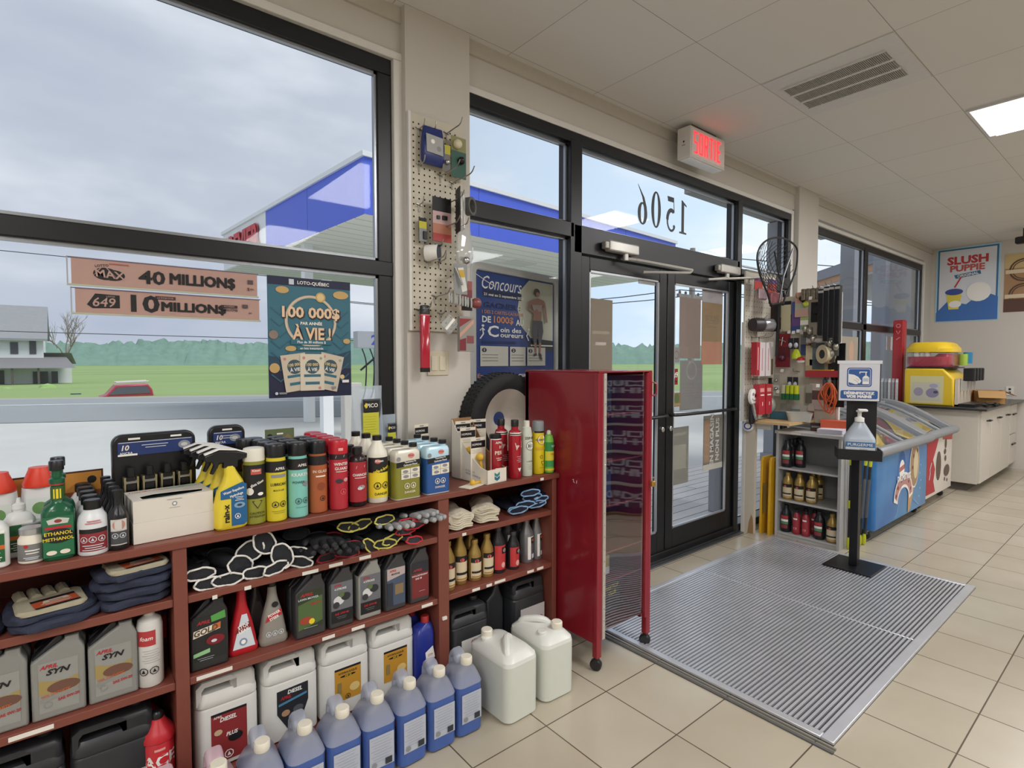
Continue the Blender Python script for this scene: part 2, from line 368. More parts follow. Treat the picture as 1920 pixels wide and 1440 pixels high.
mb = MB(); mb.box((2.3, 2.21, 0), (4.25, 2.42, .012), M('#8d9094', .35, .9)); mb.box((2.3, 2.235, .012), (4.25, 2.25, .016), M('#55585c', .4, .8))
struct('trim_2', mb)
# door closers
def closer(x, label, arm):
    t = thing('door_closer', label, 'door closer', (x, 2.265, 2.12), group='door closers over the entrance')
    al = M('#c9c7c0', .35, .5)
    part('closer_body', t, mb=MB().rbox((-.14, -.055, -.035), (.14, 0, .03), .012, al), bevel=.003)
    part('valve_cap', t, mb=MB().rbox((-.175, -.048, -.025), (-.142, -.006, .02), .01, M('#a8a69e', .4, .5)))
    a = MB()
    for p, q in zip(arm[:-1], arm[1:]): a.tube([p, q], .009, al, flatk=1.0)
    a.lathe([(.018, -.075), (.018, -.035)], al, cx=arm[0][0], cy=arm[0][1], n=12)
    part('closer_arm', t, mb=a)
closer(2.72, 'silver door closer over the left door leaf', [(.03, -.03, -.06), (.10, -.06, -.065), (.62, -.13, -.085), (.60, -.125, -.105), (.22, -.02, -.125)])
closer(4.0, 'silver door closer over the right door leaf', [(-.03, -.03, -.06), (-.12, -.06, -.08), (-.28, -.02, -.10), (.22, -.17, -.055)])
# street number on the transom, read from outside
nm = M('#4b4f55', .6)
mb = MB(); S = S_flat((3.26, 2.3185, 2.455), (-1, 0, 0), (0, 0, 1))
for s_, u, sz, ang in (('1', -.235, .215, 0), ('5', -.09, .215, 0), ('0', .085, .215, 0), ('6', .235, .22, 0)):
    if s_ == '1': decal(mb, S, [('p', [(u - .045, -.12), (u + .045, -.12), (u + .045, -.108), (u + .02, -.105), (u + .02, .12), (u + .008, .12), (u - .045, .09), (u - .045, .078), (u - .014, .09), (u - .014, -.105), (u - .045, -.108)], nm)], h0=-.001)
    elif s_ == '0':
        n = 28; ov = [(u + .055 * math.cos(2 * PI * i / n), .125 * math.sin(2 * PI * i / n)) for i in range(n)]; iv = [(u + .022 * math.cos(2 * PI * i / n), .112 * math.sin(2 * PI * i / n)) for i in range(n)]
        mb.add([S(*p, 0) for p in ov + iv], [(i, (i + 1) % n, n + (i + 1) % n, n + i) for i in range(n)], nm)
    elif s_ == '5':
        decal(mb, S, [('p', [(u - .035, .12), (u + .045, .12), (u + .037, .085), (u - .028, .085)], nm), ('p', [(u - .035, .12), (u - .028, .12), (u - .033, .02), (u - .043, .015)], nm)])
        pts = [(u - .04 + .0, .015)] + [(u - .005 + .048 * math.cos(math.radians(a)), -.045 + .072 * math.sin(math.radians(a))) for a in range(120, -160, -20)]
        decal(mb, S, [('l', pts[1:8], .03, nm), ('l', pts[6:], .018, nm), ('l', pts[:3], .012, nm)])
        decal(mb, S, [('c', u - .038, -.085, .014, nm)])
    else:
        n = 24; ov = [(u + .052 * math.cos(2 * PI * i / n), -.05 + .075 * math.sin(2 * PI * i / n)) for i in range(n)]; iv = [(u + .018 * math.cos(2 * PI * i / n), -.05 + .063 * math.sin(2 * PI * i / n)) for i in range(n)]
        mb.add([S(*p, 0) for p in ov + iv], [(i, (i + 1) % n, n + (i + 1) % n, n + i) for i in range(n)], nm)
        decal(mb, S, [('p', [(u - .052, -.05), (u - .046, .0), (u - .02, .06), (u + .05, .14), (u + .05, .133), (u + .005, .06), (u - .016, .0), (u - .02, -.05)], nm)])
solo('street_number', mb, 'dark street number 1506 on the glass over the entrance', 'street number')
# metal entrance mat
alu = M('#cfd1d6', .36, .55, .14, 6)
t = thing('entrance_mat', 'large aluminium ribbed entrance mat on the tiles in front of the door', 'floor mat', (0, 0, 0))
mb = MB(); mb.box((2.135, .755, .0), (4.335, 2.02, .004), M('#26272b', .7)); part('backing', t, mb=mb)
mb = MB()
for (a, b_) in (((2.135, .755), (4.335, .80)), ((2.135, 1.985), (4.335, 2.02)), ((2.135, .80), (2.17, 1.985)), ((4.30, .80), (4.335, 1.985))): mb.box((*a, 0), (*b_, .014), alu)
mb.box((3.255, .80, .004), (3.265, 1.985, .012), alu)
part('mat_frame', t, mb=mb, bevel=.003)
mb = MB(); y = .806
while y < 1.975:
    mb.box((2.172, y, .004), (3.254, y + .0108, .0125), alu); mb.box((3.266, y, .004), (4.298, y + .0108, .0125), alu); y += .0197
part('rib', t, mb=mb)
struct('trim_3', MB().box((2.085, .74, 0), (2.10, 2.05, .006), M('#6a6a68', .5, .5)).box((2.112, .74, 0), (2.12, 2.05, .008), M('#9c9c98', .4, .7)))
# ceiling vent
t = thing('ceiling_vent', 'grey ceiling air vent with three rows of slats beside the window wall', 'air vent', (3.455, 1.247, ZC))
wv = M('#d2d0cc', .5)
part('vent_panel', t, mb=MB().box((-.323, -.323, -.006), (.323, .323, 0), wv), bevel=.003)
for k in range(3):
    x0 = -.185 + k * .125
    mb = MB(); mb.box((x0, -.245, -.009), (x0 + .108, .265, -.0065), M('#8a8782', .8))
    y = -.243
    while y < .262: mb.box((x0 + .001, y, -.015), (x0 + .107, y + .004, -.008), M('#aaa7a2', .6)); y += .0088
    mb.box((x0 - .008, -.25, -.016), (x0 + .001, .27, -.006), wv); mb.box((x0 + .107, -.25, -.016), (x0 + .116, .27, -.006), wv)
    part('slat_row', t, mb=mb)
# light panels (their lamps are at the top of the script)
em = bpy.data.materials.new('led_diffuser'); em.use_nodes = True; b = em.node_tree.nodes['Principled BSDF']
b.inputs['Base Color'].default_value = (.9, .9, .9, 1); b.inputs['Emission Color'].default_value = (1, .99, .97, 1); b.inputs['Emission Strength'].default_value = 1.6
lp = None
for i, (px, py) in enumerate(PANELS):
    if lp is None:
        lp = thing('ceiling_light', 'glowing white rectangular LED panel in the ceiling near the vent', 'ceiling light', (px, py, ZC), group='LED panels in the ceiling')
        part('diffuser', lp, mb=MB().box((-.30, -.635, -.008), (.30, .635, -.001), em))
        mb = MB(); fr = M('#c9c8c4', .4)
        for q in ((-.322, -.65, -.30, .65), (.30, -.65, .322, .65), (-.30, -.65, .30, -.635), (-.30, .635, .30, .65)): mb.box((q[0], q[1], -.012), (q[2], q[3], 0), fr)
        part('light_frame', lp, mb=mb)
    else: dup(lp, (px, py, ZC), label='LED ceiling panel of the row running behind the camera side of the shop')
# ================================================================ outside
GZ = -.12
lot = M('#bfc0bd', .9, var=.10, scale=.9, bump=.1)

far_edge = [(-60, 52), (-20, 37.5), (-.5, 28.3), (6.7, 25.0), (14, 20.8), (24.3, 14.6), (45, 2), (90, -26)]
struct('forecourt', MB().loft([[(x, y, z) for x, y in [(-60, 2.42), (30, 2.42), (90, -60)] + [(a, b) for a, b in reversed(far_edge)]] for z in (GZ - .2, GZ)], lot, smooth=False))
def strip(off0, off1, z, m, name):
    P = [Vector(p) for p in far_edge]; vs = []
    for i, p in enumerate(P):
        d = (P[min(i + 1, len(P) - 1)] - P[max(i - 1, 0)]).normalized(); nn = Vector((d.y, -d.x))
        a = p + nn * off0; b_ = p + nn * off1; vs += [(a.x, a.y, z), (b_.x, b_.y, z)]
    mb = MB(); mb.add(vs, [(2 * i, 2 * i + 2, 2 * i + 3, 2 * i + 1) for i in range(len(P) - 1)], m); return struct(name, mb)
strip(0, 9.5, GZ + .01, M('#8f9496', .85, var=.06, scale=3), 'road')
strip(3.0, 3.18, GZ + .016, M('#e9ebea', .8, var=.1, scale=8), 'road_line')
strip(-1.2, 0, GZ + .012, M('#9d9d95', .9), 'road_shoulder')
grass = bpy.data.materials.new('grass_field'); grass.use_nodes = True; n = grass.node_tree.nodes; l = grass.node_tree.links; b = n['Principled BSDF']
tc = n.new('ShaderNodeTexCoord'); mp = n.new('ShaderNodeMapping'); mp.inputs['Scale'].default_value = (.02, .06, 1); mp.inputs['Rotation'].default_value = (0, 0, -.45)
nz = n.new('ShaderNodeTexNoise'); nz.inputs['Scale'].default_value = 1.3; nz.inputs['Detail'].default_value = 4; rp = n.new('ShaderNodeValToRGB')
rp.color_ramp.elements[0].position = .35; rp.color_ramp.elements[0].color = lin('#7b9357'); rp.color_ramp.elements[1].position = .65; rp.color_ramp.elements[1].color = lin('#8ba266')
l.new(tc.outputs['Object'], mp.inputs[0]); l.new(mp.outputs[0], nz.inputs['Vector']); l.new(nz.outputs['Fac'], rp.inputs[0]); l.new(rp.outputs[0], b.inputs['Base Color']); b.inputs['Roughness'].default_value = .95
P = [Vector(p) for p in far_edge]; mb = MB(); vs = []
for p in P: vs += [(p.x, p.y, GZ - .05), (p.x * 1.0 + 330 * .6, p.y + 900, GZ - .05)]
mb.add([(p.x - 1.0 * 0, p.y, GZ - .02) for p in P] + [(900, -300, GZ - .02), (1100, 900, GZ - .02), (-700, 900, GZ - .02), (-700, 300, GZ - .02)], [tuple(range(len(P) + 4))], grass)
struct('field', mb)
# wooded hills on the horizon: crowns in many rows over rising ground
def wooded(name, pts, hgt, seed):
    rnd = random.Random(seed); mb = MB(); rows = 9; cols = 420; vs = []
    A = [Vector(p) for p in pts]; seg = len(A) - 1
    for r in range(rows):
        for c in range(cols):
            t = c / (cols - 1) * seg; i = min(int(t), seg - 1); p = A[i].lerp(A[i + 1], t - i); d = p.normalized()
            q = p + d * r * 9; base = hgt * min(1, r / (rows - 2)) ** .6 * (.82 + .18 * math.sin(c * .031 + seed) + .08 * math.sin(c * .11))
            z = GZ if r == 0 else base + rnd.uniform(-.9, 1.3) * (.5 + r * .12)
            if r == rows - 1: z = 0
            vs.append((q.x + rnd.uniform(-.6, .6), q.y + rnd.uniform(-.6, .6), z))
    mb.add(vs, [(r * cols + c, r * cols + c + 1, (r + 1) * cols + c + 1, (r + 1) * cols + c) for r in range(rows - 1) for c in range(cols - 1)], M('#6f8e80', .95, var=.22, scale=.25), True)
    return struct(name, mb, angle=3.1)
wooded('wooded_hill', [(-160, 230), (-20, 250), (80, 235), (190, 190), (290, 120), (330, 20)], 15, 1)
# white-boarded deck in front of the entrance
dk = bpy.data.materials.new('deck_boards'); dk.use_nodes = True; n = dk.node_tree.nodes; l = dk.node_tree.links; b = n['Principled BSDF']
tc = n.new('ShaderNodeTexCoord'); br = n.new('ShaderNodeTexBrick'); br.inputs['Scale'].default_value = 1; br.inputs['Brick Width'].default_value = 3.6; br.inputs['Row Height'].default_value = .14; br.inputs['Mortar Size'].default_value = .006
br.inputs['Color1'].default_value = lin('#d9d6d3'); br.inputs['Color2'].default_value = lin('#cdc9c6'); br.inputs['Mortar'].default_value = lin('#6f6d6c')
l.new(tc.outputs['Object'], br.inputs['Vector']); l.new(br.outputs['Color'], b.inputs['Base Color']); b.inputs['Roughness'].default_value = .8
struct('deck', MB().box((-3.2, 2.42, GZ), (12, 4.1, -.01), dk))
struct('porch_roof', MB().box((5.6, 2.42, 3.35), (9.4, 3.7, 3.45), M('#8f8f90', .8)))
postm = M('#8d9198', .6)
for i, (x, y, h, lab) in enumerate(((4.75, 2.72, 3.35, 'grey porch post standing just outside beyond the right door leaf'), (7.75, 3.6, 3.35, 'grey porch post seen through the side light behind the landing net'), (10.35, 3.6, 3.6, 'grey porch post seen through the far left window pane'), (11.9, 3.6, 3.6, 'farthest grey porch post seen through the far right window pane'))):
    if i == 0: zz = 0; hh = .62
    mb = MB()
    if i == 0: mb.rbox((-.09, -.06, 0), (.09, .06, .62), .01, postm)
    else: mb.box((-.11, -.11, 0), (.11, .11, h), postm); mb.box((-.14, -.14, 0), (.14, .14, .12), postm)
    solo('porch_post' if i else 'bollard', mb, lab if i else 'short grey bollard outside at the foot of the right door leaf', 'post' if i else 'bollard', (x, y, -.01), bevel=.006)
# side wing of the building with its projecting roof
mb = MB(); mb.box((12.2, 2.42, GZ), (16, 3.8, 3.3), M('#a8a6a5', .8)); struct('wall_wing', mb)
mb = MB(); q4 = lambda z, e=0: [(11.6 - e, 2.42, z), (15.24 - e, 6.08 + e, z), (21, 6.12 + e, z), (21, 2.42, z)]
mb.loft([q4(3.28), q4(3.34)], M('#b5b2ae', .8), smooth=False); mb.loft([q4(3.34, .01), q4(3.48, .01)], M('#c79a7c', .7), smooth=False); mb.loft([q4(3.48, .05), q4(3.72, .05)], M('#8f919c', .6), smooth=False)
struct('roof_wing', mb); mb = MB(); mb.box((13.0, 2.42, 3.75), (20, 4.35, 6.0), M('#b59c8a', .8)); struct('wall_upper', mb)
# ---------------------------------------------------------------- fuel canopy
t = thing('fuel_canopy', 'fuel station canopy with a blue and white fascia over the forecourt', 'canopy', (4.57, 10.17, 0), math.radians(4))
Lx, Ly, z0, z1 = 11.6, 9.2, 4.3, 5.5; blue = M('#4a64d6', .45, var=.03); cw = M('#e4e6e6', .5, var=.02)
sf = bpy.data.materials.new('soffit_slats'); sf.use_nodes = True; n = sf.node_tree.nodes; l = sf.node_tree.links; b = n['Principled BSDF']
tc = n.new('ShaderNodeTexCoord'); br = n.new('ShaderNodeTexBrick'); br.inputs['Scale'].default_value = 1; br.inputs['Brick Width'].default_value = 60; br.inputs['Row Height'].default_value = .42; br.inputs['Mortar Size'].default_value = .014
mp = n.new('ShaderNodeMapping'); l.new(tc.outputs['Object'], mp.inputs[0])
br.inputs['Color1'].default_value = lin('#efede4'); br.inputs['Color2'].default_value = lin('#eceae1'); br.inputs['Mortar'].default_value = lin('#a9a59b'); l.new(mp.outputs[0], br.inputs['Vector']); l.new(br.outputs['Color'], b.inputs['Base Color'])
part('soffit', t, mb=MB().box((.02, .02, z0 - .02), (Lx - .02, Ly - .02, z0), sf))
mb = MB(); mb.box((0, 0, z0), (Lx, .08, z1 - .1), blue); mb.box((0, .08, z0), (.08, 5.4, z1 - .1), blue); mb.box((Lx - .08, .08, z0), (Lx, Ly, z1 - .1), blue); mb.box((.08, Ly - .08, z0), (Lx - .08, Ly, z1 - .1), blue)
for k in (2.9, 5.8, 8.7): mb.box((k, -.003, z0), (k + .012, 0, z1 - .1), M('#34479f', .5))
mb.box((-.003, 2.7, z0), (0, 2.712, z1 - .1), M('#34479f', .5)); part('blue_fascia', t, mb=mb)
part('white_fascia', t, mb=MB().box((0, 5.4, z0), (.08, Ly, z1 - .1), cw))
mb = MB(); mb.box((-.05, -.05, z1 - .1), (Lx + .05, Ly + .05, z1), cw); part('roof_edge', t, mb=mb)
mb = MB(); S = S_flat((-.02, 7.3, 4.86), (0, -1, 0), (0, 0, 1)); rd = M('#c8323c', .5)
vs, fs, tw, th = text_geo('PREVIER', .04)
for h in (0, .06): mb.add([S(a * .62 / .7 * .95, b * .62 / .7, h) for a, b in vs], fs, rd)
mb.add([S(a * .62 / .7 * 1.0, b * .66 / .7, .03) for a, b in vs], fs, rd)
part('sign_lettering', t, mb=mb)
for i, (x, y) in enumerate(((.35, 3.6), (6.5, 3.6), (10.6, 3.6))): part('canopy_column', t, mb=MB().box((x - .11, y - .11, GZ), (x + .11, y + .11, z0), cw), bevel=.01)
mb = MB()
for x in (2.2, 5.4, 8.6): mb.box((x, 1.4, z0 - .045), (x + .9, 2.1, z0 - .02), M('#d8d6cc', .5))
part('downlight', t, mb=mb)
# small white standards and fuel pump
whp = M('#eef0f1', .5)
solo('bollard', MB().box((-.10, -.10, 0), (.10, .10, 3.1), whp), 'white canopy support post behind the dark blue poster', 'post', (3.93, 10.6, GZ))
solo('signpost', MB().box((-.16, -.09, 0), (.16, .09, 1.15), M('#c6c2bb', .6)), 'beige square pier outside behind the red capped cans', 'post', (3.85, 9.2, GZ), bevel=.01)
t = thing('fuel_pump', 'fuel pump with a blue number 2 on its grey header beyond the window', 'fuel pump', (4.85, 10.45, GZ), -.1)
part('header', t, mb=decal(MB().box((-.36, -.14, 1.80), (.36, .14, 2.13), M('#a9adb2', .5)), S_flat((0, -.14, 1.96)), [('t', '2', -.02, 0, .19, M('#4452b8', .5), .03)]))
part('cabinet', t, mb=MB().box((.08, -.2, 0), (.36, .2, 1.8), M('#8f959c', .5)).box((-.36, -.2, 0), (.08, .2, .95), M('#dfe1e3', .5)), bevel=.01)
mb = MB()
for x in (-.28, -.12): mb.tube(smooth_path([(x, -.16, 1.78), (x + .05, -.25, 1.5), (x + .02, -.28, 1.0), (x, -.2, .8)], 4), .014, BLACK)
mb.tube([(-.33, -.2, 1.35), (-.05, -.25, 1.6)], .02, BLACK); part('hose', t, mb=mb)
# ---------------------------------------------------------------- farmhouse
t = thing('farmhouse', 'white gabled farmhouse with a grey roof and a low side wing across the road', 'house', (-1.3, 50, -1.0))
sid = M('#d7dadd', .7, var=.05, scale=20); rfm = M('#8d8f93', .8, var=.1, scale=5)
part('wall', t, mb=MB().box((-5, 0, 0), (0, 5, 4.3), sid).add([(0, 0, 4.3), (0, 5, 4.3), (0, 2.5, 6.2), (-5, 0, 4.3), (-5, 5, 4.3), (-5, 2.5, 6.2)], [(0, 1, 2), (5, 4, 3)], sid))
part('roof', t, mb=MB().add([(.25, -.5, 3.95), (.25, 2.5, 6.38), (.25, 5.5, 3.95), (-5.3, -.5, 3.95), (-5.3, 2.5, 6.38), (-5.3, 5.5, 3.95), (.25, -.5, 3.8), (.25, 2.5, 6.2), (-5.3, -.5, 3.8), (-5.3, 2.5, 6.2)], [(0, 1, 4, 3), (1, 2, 5, 4), (0, 6, 7, 1), (6, 8, 9, 7), (0, 3, 8, 6)], rfm))
part('wing_wall', t, mb=MB().box((0, .3, 0), (1.5, 4, 2.2), sid).box((-5, -1.7, 0), (1.3, .0, .25), M('#8c7b6c', .8)))
part('wing_roof', t, mb=MB().add([(-5.2, -2.0, 1.95), (1.7, -2.0, 1.95), (1.2, .3, 2.75), (-5.2, .3, 2.75), (-.1, 0, 3.0), (1.5, 0, 3.0), (1.8, 4.2, 2.2), (-.1, 4.2, 2.2)], [(0, 1, 2, 3), (4, 5, 6, 7)], M('#7d7c7e', .8)))
for i in range(3): part('porch_column', t, mb=MB().box((-2.9 + i * 1.3, -1.9, .25), (-2.78 + i * 1.3, -1.78, 1.95), M('#5b5450', .7)))
for x, z, w_, h in ((-.55, 2.9, .35, .9), (-1.5, 2.9, .4, .8), (-.2, .4, .8, 1.3), (.55, .6, .35, 1.1), (-2.4, .6, .7, 1.2)): part('window', t, mb=MB().box((x - w_ / 2, -.04, z), (x + w_ / 2, .02, z + h), M('#4d4f58', .3)))
def bare_tree(loc, h, seed, lab):
    rnd = random.Random(seed); mb = MB(); bm_ = M('#8d857b', .9)
    def br_(p, d, ln, r, k):
        q = p + d * ln; mb.tube([p, p.lerp(q, .5) + Vector((rnd.uniform(-.05, .05) * ln,) * 3), q], [r, r * .8, r * .6], bm_, 5)
        if k:
            for _ in range(4 if k > 1 else 3): br_(p + d * ln * rnd.uniform(.45, 1), (d + Vector((rnd.uniform(-.75, .75), rnd.uniform(-.75, .75), rnd.uniform(.0, .6)))).normalized(), ln * rnd.uniform(.5, .75), r * .55, k - 1)
    br_(Vector((0, 0, 0)), Vector((0, 0, 1)), h * .38, h * .012, 4)
    return solo('bare_tree', mb, lab, 'tree', loc, group='bare trees by the farmhouse')
bare_tree((-2.6, 57, -1), 9.5, 3, 'tall leafless tree rising behind the roof of the farmhouse')
bare_tree((-.1, 58.5, -1), 8.2, 5, 'leafless tree to the right of the farmhouse gable')
bush = MB(); rb = random.Random(4)
for i in range(16): bush.sphere((rb.uniform(-2, 2), rb.uniform(-.3, .3), rb.uniform(.1, .5)), rb.uniform(.3, .6), M('#8fb06a', .95, var=.2), 8, 5)
solo('shrub', bush, 'low green hedge along the road in front of the farmhouse', 'hedge', (-2.6, 42, -.9))
# parked van behind the road bank
t = thing('minivan', 'red minivan with a roof rack parked on the far side of the road', 'car', (1.86, 30, -1.15))
red = M('#a8404c', .3, .2); body = [(-1.12, .55), (-1.05, .95), (-.62, 1.08), (-.28, 1.5), (.9, 1.54), (1.06, 1.3), (1.13, .9), (1.13, .5)]
part('body', t, mb=MB().plate([body + [(1.1, .35), (-1.1, .35)]], 0, 1.6, red, bev=.05))
part('side_window', t, mb=MB().plate([[(-.52, 1.1), (-.22, 1.42), (.85, 1.46), (.98, 1.14)]], -.81, .02, M('#5c5f68', .1)))
part('roof_rack', t, mb=MB().tube([(-.25, -.6, 1.62), (.95, -.6, 1.66)], .025, M('#d5d8da', .4)).tube([(-.25, .6, 1.62), (.95, .6, 1.66)], .025, M('#d5d8da', .4)))
for x in (-.7, .75): part('wheel', t, mb=MB().at((x, -.78, .32), rx=PI / 2).lathe([(.3, -.1), (.32, -.05), (.32, .05), (.3, .1)], BLACK))
t = thing('small_car', 'small blue car parked by the farmhouse', 'car', (.15, 33, -1.0))
part('body', t, mb=MB().plate([[(-.55, .3), (-.55, .62), (-.3, .68), (-.1, .86), (.3, .86), (.45, .68), (.6, .62), (.6, .3)]], 0, 1.2, M('#3f68b0', .3), bev=.04))
part('side_window', t, mb=MB().plate([[(-.22, .68), (-.08, .82), (.28, .82), (.38, .68)]], -.61, .02, M('#5c5f68', .1)))
# utility pole and wires
t = thing('utility_pole', 'grey wooden utility pole with wires seen through the right door leaf', 'utility pole', (21.9, 14.0, GZ))
part('pole', t, mb=MB().lathe([(.16, 0), (.12, 6.6)], M('#9a958d', .9), 10)); part('crossarm', t, mb=MB().box((-1.1, -.06, 4.35), (1.1, .06, 4.5), M('#8b857c', .9)))
mb = MB()
for x in (-.95, -.5, .5, .95): mb.lathe([(.05, 4.5), (.06, 4.58), (.03, 4.64)], M('#5d5f62', .4), 8, cx=x)
part('insulator', t, mb=mb)
wm = M('#4b4d52', .7, var=0)
for i, (z, a, lab) in enumerate(((6.2, 0, 'highest wire strung to the utility pole by the road'), (5.5, .5, 'second highest wire strung to the utility pole by the road'), (4.55, -.9, 'wire on the left end of the pole crossarm'), (4.5, .9, 'wire on the right end of the pole crossarm'))):
    A = Vector((21.9 + a, 14.0, z)); B = Vector((60, -8, z + 1)); C_ = Vector((10, 36 + i * .2, z * 1.3)); mb = MB()
    for P_, Q_ in ((A, B), (A, C_)):
        mb.tube([P_.lerp(Q_, k / 10) - Vector((0, 0, .9 * 4 * (k / 10) * (1 - k / 10))) for k in range(11)], .022, wm, 5)
    solo('power_line', mb, lab, 'wire', group='wires on the utility pole')
for z, lab in ((2.3, 'thin dark overhead wire crossing in front of the wooded hill'), (4.45, 'faint overhead wire high above the lottery strips')):
    solo('power_line', MB().tube([(-12 + k * 3, 20 + .0 * k, z - .35 * math.sin(k / 12 * PI) * .3) for k in range(10)], .012, wm, 5), lab, 'wire')
# ================================================================ shelving unit under the window
mah = M('#7c4438', .38, var=.10, scale=12); mahd = M('#6b382e', .5, var=.1, scale=12)
YF, YB, ZT = 1.87, 2.22, .876
t = thing('shelving_unit', 'long mahogany brown shelving unit under the window, three bays wide', 'shelving unit', (0, 0, 0))
part('top_board', t, mb=MB().box((-2.3, YF - .006, ZT - .026), (1.815, YB, ZT - .0012), mah), bevel=.003)
for (x0, x1) in ((-2.3, -2.26), (-1.03, -.99), (.225, .262), (1.142, 1.192), (1.775, 1.802)): part('side_panel', t, mb=MB().box((x0, YF, .0), (x1, YB, ZT - .026), mah), bevel=.002)
SH1, SH2, SH3 = .700, .446, .10
for (x0, x1) in ((-2.26, -1.03), (-.99, .225), (.262, 1.142), (1.192, 1.775)):
    part('shelf_board', t, mb=MB().box((x0, YF + .006, SH1 - .025), (x1, YB - .01, SH1 - .0012), mah), bevel=.002)
    part('shelf_board', t, mb=MB().box((x0, YF + .006, SH2 - .025), (x1, YB - .01, SH2 - .0012), mah), bevel=.002)
    part('shelf_board', t, mb=MB().box((x0, YF + .01, SH3 - .02), (x1, YB - .01, SH3 - .0012), mah), bevel=.002)
    part('kickboard', t, mb=MB().box((x0, YF + .04, 0), (x1, YF + .055, SH3 - .02), mahd))
part('back_panel', t, mb=MB().box((-2.26, YB - .01, 0), (1.775, YB, ZT - .026), mahd))
pw = flat('#e6e2d8', .6)
for (x, z, w_) in ((.63, SH1 - .018, .055), (.72, SH1 - .014, .05), (.83, SH1 - .013, .045), (.43, SH1 - .02, .02), (.335, SH1 - .024, .014), (1.27, SH1 - .016, .02), (1.70, ZT - .016, .02),
                   (.80, SH2 - .014, .05), (.69, SH2 - .014, .045), (1.09, SH2 - .013, .05), (.33, SH2 - .011, .10), (1.33, SH2 - .014, .04), (1.40, SH2 - .014, .03), (1.46, SH2 - .012, .06), (1.64, SH2 - .012, .04), (1.70, SH2 - .012, .04), (-.10, SH2 - .012, .09), (1.166, .36, .02)):
    part('price_label', t, mb=MB().box((x - w_ / 2, YF - .0022 + (.006 if z < ZT - .03 and z != .36 else -.006), z - .006), (x + w_ / 2, YF + .005, z + .006), pw))
# ---------------------------------------------------------------- drawing kits for labels
def haz(u, v, r, m, n=1):
    o = []
    for i in range(n):
        uu = u + i * r * 2.2; o += [('o', uu, v, r, r * .2, m, 8), ('p', [(uu - r * .4, v - r * .4), (uu, v + r * .55), (uu + r * .4, v - r * .4)], m)]
    return o
def lines(u, v, w_, n, dv, m, t=.0022): return [('r', u - w_ / 2 * (1 - .25 * (i % 2)), v - i * dv, u + w_ / 2 * (1 - .15 * ((i + 1) % 3)), v - i * dv + t, m) for i in range(n)]
def cyl_prod(name, label, cat, body, bm_, cap, cm_, R, decals, extra=None, group=None, n=22, cyl=True):
    t = thing(name, label, cat, group=group)
    part('body', t, mb=MB().lathe(body, bm_, n)); part('cap', t, mb=MB().lathe(cap, cm_, n))
    if decals:
        mb = MB(); decal(mb, S_cyl(R), decals, True); part('label', t, mb=mb)
    if extra: extra(t)
    return t
R_ = .0325
def aerosol(label, col, capc, art, H=.252, R=R_, capH=.045, group=None, topc='#d0d0d0', capR=None, metal=.0, labcol=None):
    bm_ = M(col, .28, metal, .03); cR = capR or R * .94; h = H - capH
    body = [(R * .93, 0), (R, .003), (R, h - .014), (R * .93, h - .006), (cR, h)]
    cap = [(cR, h), (cR, H - .008), (cR * .93, H - .002), (cR * .7, H)]
    return cyl_prod('spray_can', label, 'spray can', body, bm_, cap, M(capc, .3, 0, .03), R, art, group=group)
WH = flat('#f2f0ea'); BK = flat('#18181a'); RD = flat('#b3272f'); YL = flat('#e8cf2e'); GY = flat('#8d8f92'); NB = flat('#20356e'); DG = flat('#1d4d36'); CR = flat('#e9e2cf'); OR = flat('#c9682c'); SLV = M('#aeb0b0', .35, .6)
LB = flat('#cfd6dd'); DR = flat('#7d1a22'); TL = flat('#3c8a86'); GD = flat('#d3a640')
def logo(u, v, s, m=RD, w='#'):   # slanted red badge
    return [('p', [(u - s, v - s * .32), (u + s * .8, v - s * .1), (u + s, v + s * .38), (u - s * .8, v + s * .3)], m)]
# -------- top of the shelf, left to right
# white squeeze bottles with green labels
def squeeze():
    t = thing('squeeze_bottle', 'x', 'bottle', (0, 0, ZT)); wt = M('#e6e7e4', .35, var=.03)
    part('body', t, mb=MB().rr([(0, .06, .04, .018), (.004, .068, .046, .02), (.10, .068, .046, .02), (.118, .045, .035, .016), (.122, .026, .026, .012), (.13, .026, .026, .012)], wt))
    part('cap', t, mb=MB().lathe([(.015, .13), (.014, .142), (.006, .147), (.004, .16)], wt, 14))
    mb = MB(); decal(mb, S_flat((0, -.023, .055)), [('r', -.026, -.038, .026, .035, flat('#1f5f33')), ('r', -.026, -.005, .026, .006, OR), ('r', -.026, .036, .026, .044, WH)] + lines(0, -.015, .04, 4, .006, WH)); part('label', t, mb=mb)
    return t
q = squeeze(); q.location = (-.165, 1.925, ZT); q['label'] = 'white squeeze bottle with a green label at the left edge of the shelf top'; q['group'] = 'white squeeze bottles with green labels'
dup(q, (-.115, 2.00, ZT), .1, 'white squeeze bottle with a green label behind the small silver-lidded jar'); dup(q, (-.235, 1.97, ZT), 0, 'white squeeze bottle with a green label, outermost on the left of the shelf top')
def funneltop(t, h):
    part('cap', t, mb=MB().lathe([(.040, h), (.041, h + .01), (.026, h + .05), (.025, h + .056)], M('#e2452e', .35), 20))
t = thing('bottle_with_funnel_cap', 'white bottle with a tapering orange-red cup cap at the left end of the shelf', 'bottle', (-.165, 2.11, ZT))
part('body', t, mb=MB().rr([(0, .085, .06, .02), (.13, .085, .06, .02), (.16, .082, .058, .025), (.162, .05, .05, .024)], M('#e9e9e6', .4))); funneltop(t, .162)
part('label', t, mb=decal(MB(), S_flat((0, -.030, .08)), [('r', -.03, -.06, .03, .05, flat('#dfe6dd')), ('c', 0, .02, .018, flat('#6f9c5c')), ('r', -.028, -.03, .028, -.015, BK)]))
